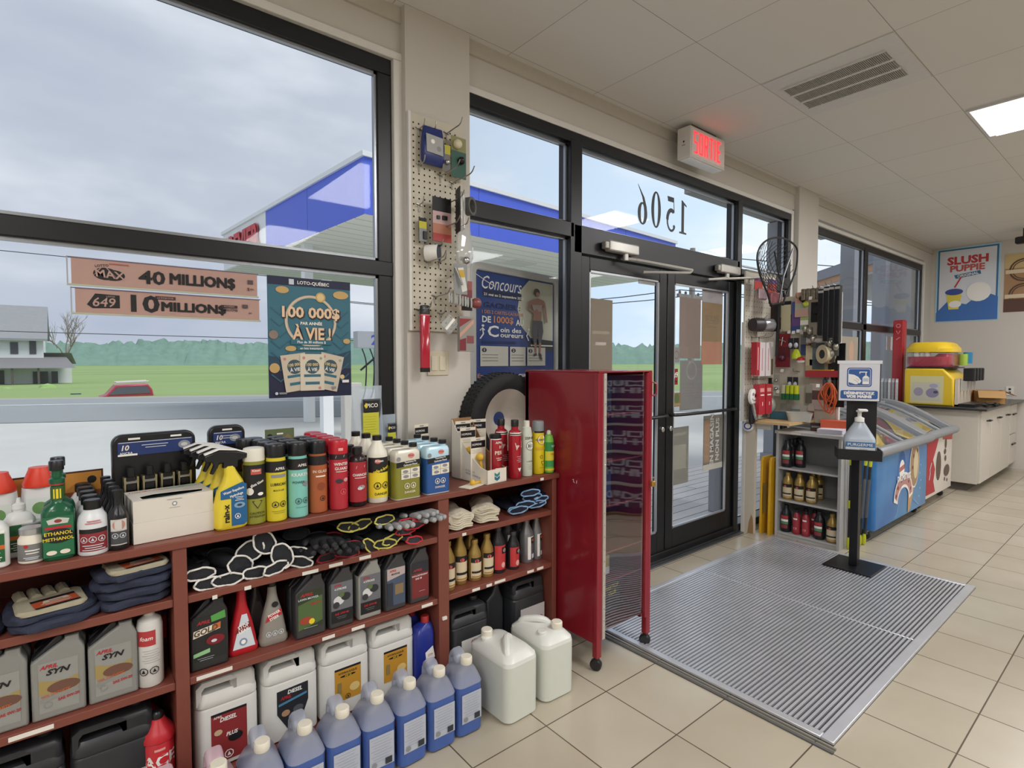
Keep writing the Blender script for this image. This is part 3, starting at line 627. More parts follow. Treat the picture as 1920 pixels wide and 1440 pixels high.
dup(t, (-.075, 2.15, ZT), 0, 'white carton-shaped bottle with a faded label beside the orange-capped bottle'); 
# jars with silver lids
t = thing('wax_jar', 'small white jar with a silver lid and grey label on the shelf edge', 'jar', (-.087, 1.925, ZT), group='small white jars with silver lids')
part('body', t, mb=MB().lathe([(.027, 0), (.0295, .003), (.0295, .062), (.024, .072), (.024, .078)], M('#e9e3d3', .3))); part('lid', t, mb=MB().lathe([(.026, .076), (.0265, .09), (.024, .092)], M('#bfc2c4', .3, .7)))
part('label', t, mb=decal(MB(), S_cyl(.0295), [('r', -.04, .008, .04, .052, flat('#7d7d7b')), ('c', -.012, .047, .005, RD), ('r', -.014, .034, .016, .037, WH), ('r', -.012, .027, .014, .0295, WH)] + lines(0, .016, .035, 2, .004, LB), True))
dup(t, (-.088, 1.992, ZT), 0, 'small white jar with a silver lid standing behind the front jar')
# green tall-necked additive
def additive():
    t = thing('additive_bottle', 'x', 'bottle', (0, 0, ZT)); g = M('#1c5a3c', .2, var=.03)
    part('body', t, mb=MB().rr([(0, .066, .05, .02), (.004, .072, .054, .022), (.125, .072, .054, .022), (.14, .062, .05, .022), (.15, .034, .034, .016), (.155, .028, .028, .0135), (.20, .027, .027, .013), (.206, .034, .034, .016), (.216, .034, .034, .016), (.22, .023, .023, .011), (.242, .023, .023, .011)], g))
    part('cap', t, mb=MB().lathe([(.0165, .240), (.0165, .262), (.015, .265)], BLACK, 16))
    part('label', t, mb=decal(MB(), S_flat((0, -.027, 0)), [('r', -.032, .01, .032, .118, flat('#226b46')), ('p', [(-.02, .098), (.02, .098), (.024, .11), (0, .116), (-.024, .11)], flat('#c9c6bf')), ('c', 0, .106, .008, flat('#8c3b30'), .6), ('r', -.028, .085, .028, .092, RD), ('c', 0, .066, .033, BK, .6), ('t', 'ETHANOL', 0, .073, .009, YL), ('t', 'METHANOL', 0, .058, .0085, YL), ('c', -.015, .022, .011, CR, .55), ('c', .013, .022, .011, CR, .55)]))
    part('neck_label', t, mb=decal(MB(), S_cyl(.0142), [('r', -.018, .16, .018, .196, flat('#3a5a28')), ('r', -.008, .164, .008, .19, YL), ('r', -.018, .2, .018, .208, RD)], True, h0=.001))
    return t
q = additive(); q.location = (-.032, 1.915, ZT); q['label'] = 'tall dark green additive bottle with a long neck, front one of two'; q['group'] = 'tall green additive bottles'
dup(q, (-.030, 1.985, ZT), 0, 'tall dark green additive bottle standing just behind the front green one')
# white round bottles with black caps
WBK = M('#dfe2e4', .3, var=.03)
t = cyl_prod('fluid_bottle', 'x', 'bottle', [(.033, 0), (.0355, .004), (.0355, .085), (.032, .105), (.022, .120), (.019, .123), (.019, .127)], WBK, [(.0205, .124), (.0205, .146), (.018, .149)], BLACK, .0355,
             [('r', -.036, .012, .036, .072, flat('#8f2c33')), ('r', -.036, .062, .036, .074, BK), ('r', -.014, .094, .016, .097, flat('#c87f80')), ('r', -.018, .088, .018, .091, flat('#c87f80'))] + haz(-.022, .045, .009, LB, 3) + lines(0, .028, .05, 3, .006, LB))
t.location.z = ZT; rowof(t, 5, .042, 1.905, -.004, .069, 'white round-shouldered bottle with black cap and dark red label, {}', group='white bottles with black caps and dark red labels')
t = cyl_prod('fluid_bottle', 'x', 'bottle', [(.024, 0), (.026, .003), (.026, .09), (.022, .105), (.0125, .125), (.012, .15)], M('#1c1c20', .22), [(.0135, .146), (.0135, .166), (.012, .168)], BLACK, .026,
             [('r', -.02, .015, .02, .088, flat('#cfccc4')), ('c', 0, .072, .015, flat('#b9867c')), ('r', -.02, .018, .02, .055, flat('#44464a'))] + haz(-.009, .042, .008, LB, 2))
t.location.z = ZT; rowof(t, 5, .099, 1.902, -.004, .062, 'slim black bottle with a grey label, {}', group='slim black bottles beside the white carton')
# cardboard header behind
t = thing('card_sign', 'orange and brown printed card standing behind the bottles at the left', 'card', (-.03, 2.195, ZT), .1)
part('card', t, mb=decal(MB().box((-.11, 0, 0), (.11, .004, .185), flat('#4c2c22')), S_flat((0, 0, .09)), [('r', -.105, .03, .105, .09, flat('#c98b3b')), ('r', -.105, .005, .105, .03, flat('#8f5129')), ('r', -.08, .058, .0, .066, CR), ('c', .08, .065, .012, BK), ('p', [(-.09, .0), (-.02, .0), (-.035, .028), (-.075, .03)], flat('#c9b9a8'))] + lines(.04, .0, .11, 5, .011, CR, .004)))
# two flat cartons stacked
cart = M('#ded8cc', .6, var=.02)
t = thing('carton', 'open-topped white carton, upper of two stacked on the shelf', 'carton', (.234, 1.985, ZT + .062), .07, group='stacked white cartons')
mb = MB(); mb.box((-.105, -.075, 0), (.105, .08, .004), cart); mb.box((-.105, -.075, .004), (.105, -.072, .062), cart); mb.box((-.105, .077, .004), (.105, .08, .062), cart); mb.box((-.105, -.072, .004), (-.102, .077, .062), cart); mb.box((.102, -.072, .004), (.105, .077, .062), cart)
mb.plate([rrect(.21, .155, .001, 1), [(-.078, -.058), (-.03, -.064), (.03, -.061), (.08, -.055), (.088, -.02), (.03, -.006), (-.04, .002), (-.08, -.014)]], 0, .002, cart, xf=lambda v: (v[0], v[1] + .0025, .063 + v[2])); part('box', t, mb=mb)
part('contents', t, mb=MB().rbox((-.095, -.065, .006), (.095, .03, .055), .01, M('#23332c', .3, var=.5, scale=60, bump=.8)))
mb = MB(); decal(mb, S_flat((0, -.075, .03)), [('c', 0, .012, .007, GY), ('c', 0, .012, .004, WH), ('r', -.02, .025, .02, .0265, GY), ('r', -.014, .0, .014, .001, GY)])
decal(mb, S_flat((0, .02, .0642), (1, 0, 0), (0, 1, 0)), [('t', 'HONEYWELL', -.045, .035, .012, flat('#c96a5c')), ('p', [(-.02, .03), (.1, .035), (.1, .05), (.03, .05)], flat('#a9cdb9'))]); part('print', t, mb=mb)
t = thing('carton', 'plain white carton, lower of two stacked on the shelf', 'carton', (.234, 1.985, ZT), .07, group='stacked white cartons')
part('box', t, mb=MB().box((-.106, -.076, 0), (.106, .081, .0615), cart), bevel=.001)
# ratchet tie-down packs
def ratchet_pack(label, w_, n, H, loc, rz, txt):
    t = thing('ratchet_strap_pack', label, 'strap pack', loc, rz); pk = M('#17181c', .35, var=.1)
    part('tray', t, mb=MB().plate([rrect(w_, H, .03, 5, 0, H / 2)], 0, .03, pk, bev=.006))
    part('header_card', t, mb=decal(MB().box((-w_ / 2 + .014, -.0185, H - .068), (w_ / 2 - .012, -.0152, H - .024), NB), S_flat((0, -.0185, H - .046)), [('r', -w_ / 2 + .014, -.022, -w_ / 2 + .6 * w_ / 3 * 1.4, -.016, WH), ('r', -w_ / 2 + .016, .0195, w_ / 2 - .014, .0215, LB), ('t', '10', -w_ / 2 + .034, .004, .016, CR, .03, 1, .2), ('t', 'ANCRA', -w_ / 2 + .036, -.013, .007, WH), ('c', w_ / 2 - .036, 0, .018, GY, .75), ('c', w_ / 2 - .036, 0, .010, flat('#c4c6c8'), .6)] + lines(0, .008, w_ * .34, 2, .008, LB)))
    for sgn in ((-.25, .25) if n > 1 else (0,)):
        part('hang_slot', t, mb=MB().box((w_ * sgn - .016, -.0158, H - .018), (w_ * sgn + .016, -.0145, H - .012), WH))
    for i in range(n):
        x = (i - (n - 1) / 2) * (w_ - .04) / max(n, 2) * 1.02; g = part('ratchet', t, mb=MB().box((x - .012, -.046, H * .42), (x + .012, -.016, H * .56), BLACK).tube([(x - .02, -.04, H * .5), (x + .02, -.04, H * .5)], .008, CHROME, 10).rbox((x - .010, -.05, H * .56), (x + .010, -.03, H * .66), .004, BLACK))
        for s_ in (-1, 1): part('side_plate', g, mb=MB().at((x + s_ * .017, -.035, H * .46)).plate([[(-.002, -.02), (.002, -.02), (.003, .03), (-.003, .03)]], 0, .028, M('#b5ab86', .3, .8)))
        part('strap', t, mb=MB().rbox((x - .014, -.03, H * .12), (x + .014, -.015, H * .42), .004, M('#2b2c30', .8)))
    return t
ratchet_pack('wide black pack of four ratchet straps with a blue header', .235, 4, .30, (.215, 2.135, ZT), .10, '')
ratchet_pack('narrow black ratchet strap pack standing behind the yellow trigger bottles', .12, 1, .305, (.435, 2.165, ZT), .05, '')
# yellow trigger sprayers
def trigger():
    t = thing('trigger_bottle', 'x', 'spray bottle', (0, 0, ZT)); y = M('#e6cf3c', .3, var=.03)
    part('body', t, mb=MB().rr([(0, .086, .044, .018), (.006, .096, .052, .022), (.08, .096, .052, .022), (.12, .086, .05, .022, .004), (.15, .062, .044, .02, .008), (.175, .04, .036, .017, .004), (.19, .034, .034, .016, 0), (.2, .03, .03, .014, 0)], y))
    part('nozzle_head', t, mb=MB().plate([[(-.02, .195), (.022, .195), (.024, .215), (.05, .222), (.052, .236), (.02, .246), (-.03, .252), (-.07, .238), (-.072, .222), (-.05, .218), (-.045, .205), (-.055, .18), (-.048, .178), (-.034, .2), (-.03, .213), (-.018, .212)]], 0, .026, BLACK, bev=.004))
    part('lever_stripe', t, mb=MB().plate([[(-.07, .240), (-.03, .254), (.02, .248), (.05, .237), (.05, .24), (.02, .2515), (-.03, .258), (-.07, .244)]], 0, .022, WH))
    part('label', t, mb=decal(MB(), S_flat((.002, -.0262, 0)), [('p', [(-.034, .098), (-.034, .124), (.03, .148), (.042, .14), (.042, .018), (.034, .01), (-.004, .01), (-.004, .098)], flat('#1f5f90')), ('r', -.034, .098, .0, .1, flat('#1f5f90')), ('t', 'Water Repellent', .004, .122, .008, WH, .02, .8, 0, .25), ('t', 'Hydrofuge', .012, .108, .008, WH, .02, .8, 0, .25), ('t', 'rain-x', -.018, .052, .017, BK, .035, 1, 0, PI / 2), ('c', .02, .075, .016, flat('#7fa3bf'), .6), ('c', .02, .075, .008, flat('#2c3f55'), .5)] + haz(.014, .04, .009, WH) + lines(.02, .1, .026, 3, .005, LB)))
    return t
q = trigger(); q.location.z = ZT; rowof(q, 4, .392, 1.915, -.010, .062, 'yellow trigger spray bottle with black head, {}', group='yellow trigger spray bottles')
# spray cans
art = lambda top, mid, c: [('r', -.034, .185, .034, .205, BK)]
q = aerosol('black-capped olive spray can standing behind the white-capped can', '#8b8a2b', '#17181a', [('r', -.05, .15, .05, .2, BK), ('r', -.02, .16, .02, .178, RD)], H=.262); q.location = (.478, 2.08, ZT)
WCAP = aerosol('spray can with a broad white cap, olive below and black above', '#8e8f35', '#e6e2d3', [('r', -.05, .085, .05, .196, BK), ('p', [(-.03, .11), (.032, .135), (.032, .158), (-.03, .133)], RD), ('t', 'glass kleen', .001, .134, .009, WH, .02, .8, 0, .38), ('r', -.018, .165, .014, .183, flat('#c25a4a')), ('c', -.022, .11, .012, WH), ('t', 'Kleen', -.002, .178, .007, WH), ('c', .01, .1, .009, WH, .6), ('p', [(-.016, .078), (.016, .078), (0, .052)], BK), ('p', [(-.012, .0755), (.012, .0755), (0, .0565)], flat('#8e8f35')), ('t', 'CAUTION', 0, .038, .007, BK), ('t', 'ATTENTION', 0, .027, .006, BK)], H=.25, R=.0345, capH=.043, capR=.0335)
WCAP.location = (.468, 1.925, ZT)
q = aerosol('x', '#d8c62e', '#17181a', [('r', -.05, .165, .05, .202, BK)] + logo(.006, .175, .022) + [('t', 'APRIL', .006, .177, .009, WH), ('r', -.024, .148, .024, .158, GY), ('t', 'LUBRICANT', .002, .125, .009, BK, .02, .8), ('t', 'MULTI-USE', .0, .105, .005, BK)] + haz(-.012, .058, .011, BK, 2) + lines(0, .035, .045, 2, .006, BK, .001), H=.258); q.location.z = ZT
rowof(q, 4, .533, 1.912, -.006, .067, 'yellow spray can with black cap, {}', group='yellow spray cans with black caps')
q = aerosol('x', '#7fc4b8', '#17181a', [('r', -.05, .165, .05, .202, BK)] + logo(.008, .178, .022) + [('t', 'APRIL', .008, .18, .009, WH), ('t', 'KRAKEN', 0, .148, .011, WH), ('t', 'POWER', -.006, .122, .008, DG), ('c', .018, .115, .012, GY, .7)] + haz(-.008, .058, .011, flat('#2f5a54'), 2) + lines(.004, .036, .04, 1, .006, DG, .001), H=.256); q.location.z = ZT
rowof(q, 4, .604, 1.912, -.006, .067, 'pale teal spray can with black cap, {}', group='pale teal spray cans with black caps')
q = aerosol('x', '#a85a34', '#17181a', [('r', -.05, .17, .05, .202, BK)] + logo(.008, .18, .02, DR) + [('t', 'IN GLASS', 0, .148, .009, CR), ('r', -.016, .128, .018, .133, CR), ('c', .002, .095, .014, flat('#8e4425'))] + haz(.006, .052, .010, BK, 1), H=.254); q.location.z = ZT
rowof(q, 3, .677, 1.925, -.004, .067, 'burnt orange spray can with black cap, {}', group='burnt orange spray cans with black caps')
q = aerosol('x', '#b32c39', '#c0202f', [('r', -.05, .182, .05, .203, flat('#2a1a1e'))] + logo(-.006, .192, .016, WH) + [('t', 'WINTER', 0, .166, .010, WH), ('t', 'GUARD', 0, .15, .010, WH), ('r', -.02, .138, .022, .140, WH), ('c', -.01, .105, .013, flat('#3a3238'), .6), ('c', .014, .108, .009, flat('#c8a0a0'), .8), ('r', -.012, .214, .004, .224, flat('#e6a3a3'))] + haz(.004, .066, .011, flat('#dc6068'), 1), H=.252, capH=.05, capR=.0335); q.location.z = ZT
rowof(q, 5, .751, 1.918, .000, .066, 'red spray can with a glossy red cap, {}', group='all-red spray cans')
t = cyl_prod('oil_bottle', 'x', 'bottle', [(.029, 0), (.0315, .004), (.0315, .168), (.027, .182), (.017, .19), (.016, .2)], M('#24161a', .25), [(.0185, .196), (.0185, .215), (.017, .217)], BLACK, .0315,
             [('r', -.05, .018, .05, .165, flat('#a32531'))] + logo(0, .146, .018, WH) + [('t', 'CHAINCASE', 0, .118, .009, WH, .02, .85), ('r', -.022, .106, .022, .108, WH), ('c', .002, .072, .013, flat('#9a9a9a'), .6), ('c', -.004, .068, .009, flat('#d5d5d5'), .6)])
t.location.z = ZT; rowof(t, 2, .822, 1.915, -.004, .067, 'dark bottle with a red label and small black cap, {}', group='red-labelled chain oil bottles')
t = cyl_prod('fluid_bottle', 'x', 'bottle', [(.036, 0), (.0385, .004), (.0385, .178), (.036, .192), (.018, .226), (.016, .238)], M('#e9e6d6', .35), [(.0175, .234), (.0175, .25), (.016, .252)], BLACK, .0385,
             [('r', -.055, .02, .055, .115, YL), ('r', -.055, .115, .055, .172, BK), ('p', [(-.04, .1), (.05, .128), (.05, .148), (-.04, .12)], DR), ('t', 'safe-t-brake', .004, .127, .012, YL, .03, .9, 0, .28), ('c', -.014, .158, .012, flat('#c2605a'), .7), ('t', 'Kleen', -.008, .16, .009, WH), ('t', 'DANGER', 0, .035, .009, BK)] + haz(-.016, .066, .014, BK, 2))
t.location.z = ZT; rowof(t, 3, .905, 1.925, -.008, .08, 'white cone-shouldered bottle with a yellow and black label, {}', group='white bottles with yellow and black labels')
def tin(body, top, desc, x, n, grp):
    t = thing('fluid_tin', 'x', 'tin', (0, 0, ZT), group=grp); bm_ = M(body, .3, .1, .03); tp = M(top, .3, .1, .03)
    part('body', t, mb=MB().rr([(0, .108, .056, .012), (.004, .110, .058, .013), (.145, .110, .058, .013)], bm_)); part('shoulder', t, mb=MB().rr([(.145, .110, .058, .013), (.178, .110, .058, .013), (.186, .103, .05, .012), (.19, .098, .045, .012)], tp).lathe([(.014, .19), (.014, .197)], tp, 12, cx=.036))
    part('base_rim', t, mb=MB().rr([(0, .111, .059, .013), (.004, .112, .060, .013)], M('#dcdcd6', .3, .4)))
    part('cap', t, mb=MB().lathe([(.016, .197), (.016, .211), (.0145, .213)], BLACK, 14, cx=.036))
    part('label', t, mb=decal(MB(), S_flat((0, -.0292, 0)), [('c', .012, .168, .014, flat('#d58d84'), .7), ('t', 'kleen', .012, .17, .008, RD), ('c', -.042, .158, .009, GY), ('p', [(-.052, .125), (.053, .133), (.053, .152), (-.052, .145)], BK), ('t', 'Transmission Fix', .008, .145, .006, WH, .02, .85, 0, .06), ('t', 'Carburant Diesel', .008, .134, .007, YL if body == '#3b5d9c' else WH, .02, .85, 0, .06), ('p', [(-.032, .118), (.048, .122), (.048, .08), (-.032, .078)], CR), ('r', .006, .079, .008, .12, GY), ('r', -.03, .099, .046, .1005, GY), ('c', -.014, .108, .012, GY, .5), ('c', .028, .112, .012, GY, .5), ('c', -.012, .089, .012, GY, .5), ('c', .028, .09, .012, GY, .5), ('t', 'DANGER', .005, .028, .008, CR)] + haz(-.008, .052, .012, CR, 2)))
    t.location.z = ZT; rowof(t, n, x, 1.905, -.0, .068, desc, group=grp); return t
tin('#8d8c3a', '#d9d5c6', 'olive green rectangular tin with white shoulder, {}', 1.012, 4, 'olive green tins')
tin('#2d5a9e', '#bfe0ee', 'blue rectangular tin with pale blue shoulder, {}', 1.148, 4, 'blue tins')
# bagged hose packs and green card behind
t = thing('hanging_card_pack', 'green backing card with a euro slot behind the teal spray cans', 'blister pack', (.635, 2.215, ZT), .05)
part('card', t, mb=decal(MB().box((-.055, 0, 0), (.055, .004, .27), flat('#66744f')), S_flat((0, 0, .25)), [('r', -.012, -.002, .012, .004, WH), ('c', -.038, -.004, .009, BK, .7), ('p', [(.01, -.02), (.05, -.02), (.03, 0)], flat('#8b7b57'))]))
bagm = shell_mat('clear_bag', '#cfdde8', .42, .15)
def bag(loc, w_, h, rz, label):
    t = thing('bagged_hose', label, 'bagged part', loc, rz)
    part('bag', t, mb=MB().loft([[(x, y, z) for x, y in rrect(w_ * a, d, min(d * .45, .01), 3)] for z, a, d in ((0, .9, .03), (h * .1, .95, .05), (h * .5, .97, .055), (h * .82, 1, .02), (h * .9, 1, .004), (h, 1.02, .003))], bagm))
    part('contents', t, mb=MB().rr([(h * .03, w_ * .45, .035, .015, .01), (h * .3, w_ * .55, .04, .018, .012), (h * .82, w_ * .66, .036, .016, .018), (h * .87, w_ * .62, .02, .009, .018)], M('#3f4247', .5)))
    part('label', t, mb=decal(MB(), S_flat((0, -.024, 0)), [('r', -w_ * .22, h * .75, w_ * .32, h * .86, BK), ('t', 'PICO', w_ * .08, h * .81, w_ * .12, WH), ('p', [(-w_ * .2, h * .81), (-w_ * .13, h * .84), (-w_ * .08, h * .81), (-w_ * .13, h * .78)], YL), ('r', -w_ * .24, h * .47, w_ * .3, h * .74, flat('#c9c83a'))] + lines(.0, h * .70, w_ * .44, 8, h * .025, flat('#a8a72c'), .0012), h0=.002))
bag((.975, 2.165, ZT), .135, .43, .05, 'large clear bag holding a dark hose with a yellow label'); bag((1.085, 2.195, ZT), .075, .30, .1, 'smaller clear bag with a yellow label half behind the large bag')
# display box with glue cards and a lubricant tube
t = thing('display_box', 'white counter display box with a blue chevron mark and slanted sides', 'display box', (1.437, 1.945, ZT), .12)
bx = M('#e6dfd0', .6); br_ = M('#a07a55', .7); mb = MB()
mb.box((-.06, -.07, 0), (.06, .17, .003), bx); mb.box((-.06, -.07, 0), (.06, -.067, .062), bx); mb.box((-.06, .167, 0), (.06, .17, .27), br_)
for x in (-.06, .057): mb.add([(x, -.07, 0), (x, .17, 0), (x, .17, .27), (x, .06, .13), (x, -.03, .07), (x, -.07, .062), (x + .003, -.07, 0), (x + .003, .17, 0), (x + .003, .17, .27), (x + .003, .06, .13), (x + .003, -.03, .07), (x + .003, -.07, .062)], [(5, 4, 3, 2, 1, 0), (6, 7, 8, 9, 10, 11), (0, 1, 7, 6), (1, 2, 8, 7), (2, 3, 9, 8), (3, 4, 10, 9), (4, 5, 11, 10), (5, 0, 6, 11)], bx if x < 0 else br_)
part('box', t, mb=mb)
mb = MB(); decal(mb, S_flat((.0, -.07, .03)), [('p', [(-.016, .018), (0, .009), (.016, .018), (.016, .005), (0, -.004), (-.016, .005)], TL), ('p', [(-.016, .002), (0, -.007), (.016, .002), (.016, -.012), (0, -.021), (-.016, -.012)], flat('#2c6f86'))])
decal(mb, S_flat((-.06, 0, .05), (0, -1, 0), (0, 0, 1)), [('t', 'LA QUALITE', -.04, -.005, .008, GY, .01, 1, 0, -.12), ('t', 'PROFESSIONNELLE', -.02, -.02, .008, flat('#7d86a8'), .01, 1, 0, -.12)]); part('print', t, mb=mb)
q = cyl_prod('grease_cartridge', 'dark red grease cartridge with white lettering standing in the display box', 'tube', [(.0255, 0), (.027, .003), (.027, .185), (.0265, .187)], M('#a3202b', .3), [(.027, .187), (.0275, .19), (.027, .202), (.024, .205)], BLACK, .027,
             [('r', -.04, .0, -.036, .187, WH), ('r', -.04, .183, .04, .187, WH), ('t', 'HI', .012, .15, .016, CR), ('t', 'PERF', .004, .125, .016, CR), ('t', 'APRIL', .002, .17, .010, WH)] + lines(.004, .1, .035, 2, .008, WH) + lines(.0, .055, .035, 5, .008, WH)); q.location = (1.468, 1.918, ZT + .004)
def glue_card(loc, rz, h, lab, blob):
    t = thing('carded_part', lab, 'carded part', loc, rz, group='cream carded parts')
    part('card', t, mb=decal(MB().box((-.042, 0, 0), (.042, .002, h), CR), S_flat((0, 0, h)), [('r', -.04, -.045, .04, -.014, BK), ('t', 'HOPKINS', -.008, -.03, .009, WH), ('r', -.012, -.01, .012, -.005, GY)] + lines(-.01, -.055, .05, 3, .006, GY, .001)))
    part('yellow_part' if blob else 'black_part', t, mb=MB().sphere((0, -.012, h * .55), .018, M('#e0b43c', .4) if blob else BLACK).tube([(0, -.012, h * .5), (.01, -.012, h * .25)], .007, M('#e0b43c', .4)))
    return t
glue_card((1.408, 1.965, ZT + .004), .05, .19, 'cream card with a yellow plug, front card in the display box', 1); glue_card((1.398, 2.03, ZT + .004), .0, .23, 'cream card with black header, second card back in the display box', 1); glue_card((1.405, 2.08, ZT + .004), .0, .255, 'cream card with black header, rearmost card of the display box', 1)
glue_card((1.505, 2.10, ZT + .004), -.15, .255, 'tall cream card with yellow bars and a black plug behind the grease cartridge', 0)
glue_card((1.25, 2.19, ZT), .2, .245, 'cream card with a black header standing at the pier behind the blue tins', 0)
t = thing('carded_part', 'flat card with a yellow plug lying at the shelf edge beside the display box', 'carded part', (1.345, 1.905, ZT), .35)
part('card', t, mb=MB().box((-.075, -.03, 0), (.075, .03, .003), CR)); part('yellow_part', t, mb=MB().sphere((-.015, 0, .014), .013, M('#e0b43c', .4)).tube([(-.015, 0, .01), (.05, -.005, .008)], .007, M('#e0b43c', .4)))
# bottles right of the box
t = cyl_prod('fluid_bottle', 'x', 'bottle', [(.028, 0), (.030, .003), (.030, .2), (.026, .215), (.016, .222), (.016, .24)], M('#a61e2c', .25), [(.0175, .236), (.0175, .263), (.016, .266)], BLACK, .030,
             [('r', -.045, .197, .045, .21, WH), ('r', -.045, .2, .045, .205, BK), ('p', [(-.02, .165), (.0, .15), (.03, .17), (.022, .14), (-.012, .13)], flat('#d8b9b4')), ('p', [(-.006, .048), (.014, .048), (.004, .03)], WH)] + lines(.004, .1, .03, 4, .008, LB, .0014))
t.location = (1.578, 1.915, ZT); t['label'] = 'wine red bottle with black cap and white collar, front of the two'; t['group'] = 'wine red bottles with black caps'; dup(t, (1.553, 1.985, ZT), 0, 'wine red bottle with black cap, standing behind left of the front one')
cyl_prod('fluid_bottle', 'white and pale green bottle numbered 313 in a round badge', 'bottle', [(.026, 0), (.0275, .003), (.0275, .195), (.021, .225), (.014, .23)], M('#cfd8c8', .3), [(.0145, .228), (.0145, .255), (.013, .257)], M('#e6e4d8', .3), .0275,
         [('r', .016, .05, .019, .21, RD), ('r', .022, .05, .026, .21, BK), ('t', 'ZEP-RO', 0, .178, .011, BK), ('c', 0, .142, .021, BK), ('c', 0, .142, .019, WH), ('t', '313', 0, .142, .014, BK), ('t', 'L-35 PLUS', 0, .07, .006, BK)] + lines(0, .055, .035, 4, .007, GY, .001)).location = (1.652, 1.918, ZT)
q = aerosol('yellow spray can with a clear smoky cap and a round red-rimmed badge', '#e3cb25', '#8a8f92', [('r', -.04, .196, .04, .204, BK), ('c', 0, .163, .024, RD), ('c', 0, .163, .0215, WH), ('t', 'KLEEN-FLO', 0, .163, .009, NB), ('r', -.035, .115, .035, .128, flat('#d9a92c')), ('p', [(-.006, .06), (.014, .06), (.004, .038)], BK), ('p', [(-.003, .058), (.011, .058), (.004, .0425)], YL), ('o', -.004, .082, .008, .002, BK)] + lines(0, .03, .03, 1, .007, BK, .001), H=.252, R=.0285, capH=.05, capR=.028); q.location = (1.728, 1.922, ZT)
cyl_prod('fluid_bottle', 'slim bright green squeeze bottle at the right end of the shelf top', 'bottle', [(.022, 0), (.0245, .003), (.0245, .15), (.018, .178), (.010, .185)], M('#7cc04c', .25), [(.0105, .184), (.0100, .198), (.006, .203)], M('#dfe6cf', .4), .0245,
         [('r', -.036, .105, .036, .148, flat('#2f8f4a')), ('r', -.036, .06, .036, .104, flat('#dcd23c')), ('r', -.036, .03, .036, .059, flat('#3c9a54')), ('p', [(-.006, .118), (.026, .124), (.024, .138), (-.002, .13)], BK), ('t', 'SLIME', .01, .129, .009, WH), ('t', 'TIRE', 0, .09, .008, OR), ('r', -.036, .012, .036, .022, YL)]).location = (1.782, 1.905, ZT)
# trailer wheel standing on the shelf
t = thing('trailer_wheel', 'trailer wheel with black tyre and cream rim standing on the shelf beside the red cabinet', 'wheel', (1.725, 2.197, ZT + .237), 0)
rub = M('#1b1c1e', .75, var=.1, bump=.3); xr = dict(rx=PI / 2, rz=math.radians(2))
prof = [(.150, -.055), (.165, -.062), (.20, -.066), (.225, -.060), (.236, -.048), (.237, -.02), (.237, .02), (.236, .048), (.225, .06), (.2, .066), (.165, .062), (.15, .055)]
part('tyre', t, mb=MB().at((0, 0, 0), **xr).loft([[(r * math.cos(2 * PI * i / 48), r * math.sin(2 * PI * i / 48), z) for r, z in prof] for i in range(49)], rub, False, False))
mb = MB().at((0, 0, 0), **xr)
for i in range(60):
    a = 2 * PI * i / 60
    for z in (-.042, -.014, .014, .042):
        a2 = a + (.03 if z in (-.014, .042) else 0); mb.add([(rr_ * math.cos(a2 + da), rr_ * math.sin(a2 + da), z + dz) for rr_ in (.236, .2405) for da, dz in ((-.018, -.011), (.018, -.006), (.018, .011), (-.018, .006))], [(4, 5, 6, 7), (0, 1, 5, 4), (1, 2, 6, 5), (2, 3, 7, 6), (3, 0, 4, 7)], rub)
part('tread', t, mb=mb)
rim = M('#cdc5b8', .35, .1)
g = part('rim', t, mb=MB().at((0, 0, 0), **xr).loft([[(r * math.cos(2 * PI * i / 40), r * math.sin(2 * PI * i / 40), z) for r, z in ((.157, .06), (.157, .055), (.146, .052), (.142, .03), (.125, .0), (.118, -.02), (.105, -.03), (.085, -.028), (.055, -.026), (.036, -.025))] for i in range(41)], rim, False, False))
mb = MB().at((0, 0, 0), **xr)
for i in range(4): a = PI / 4 + i * PI / 2; mb.lathe([(.009, -.030), (.009, -.0245)], flat('#e9eef2'), 12, cx=.062 * math.cos(a), cy=.062 * math.sin(a))
part('bolt_hole', g, mb=mb)
# ================================================================ goods on the shelves
def oil_bottle(label, col, art, W=.098, D=.052, H=.226, capc='#17181a', back=0):
    t = thing('motor_oil_bottle', label, 'oil bottle', (0, 0, SH2)); bm_ = M(col, .35, .15 if col in ('#8d8e8a', '#9a9a94') else 0, .04); w = W / 2
    part('body', t, mb=MB().plate([[(-w, .004), (-w + .004, 0), (w - .004, 0), (w, .004), (w, H * .76), (w - .003, H * .80), (w - .011, H * .88), (w - .011, H * .95), (w - .042, H * .95), (w - .043, H * .91), (-w + .003, H * .72), (-w, H * .69)]], 0, D, bm_, bev=.006))
    part('cap', t, mb=MB().lathe([(.0175, H * .94), (.0175, H - .001), (.016, H)], M(capc, .4), 16, cx=w - .0265))
    part('grip', t, mb=MB().plate([[(-w + .002, H * .74), (-w + .004, H * .71), (w - .046, H * .90), (w - .046, H * .95), (w - .056, H * .975)]], 0, D * .6, M('#202126' if col != '#3a3a3c' else '#2b2b2e', .35), bev=.004))  # dark plate standing in for the shaded gap above the sloping shoulder
    if art: part('label', t, mb=decal(MB(), S_flat((0, -D / 2 - .0002, 0)), art))
    return t
w = .049
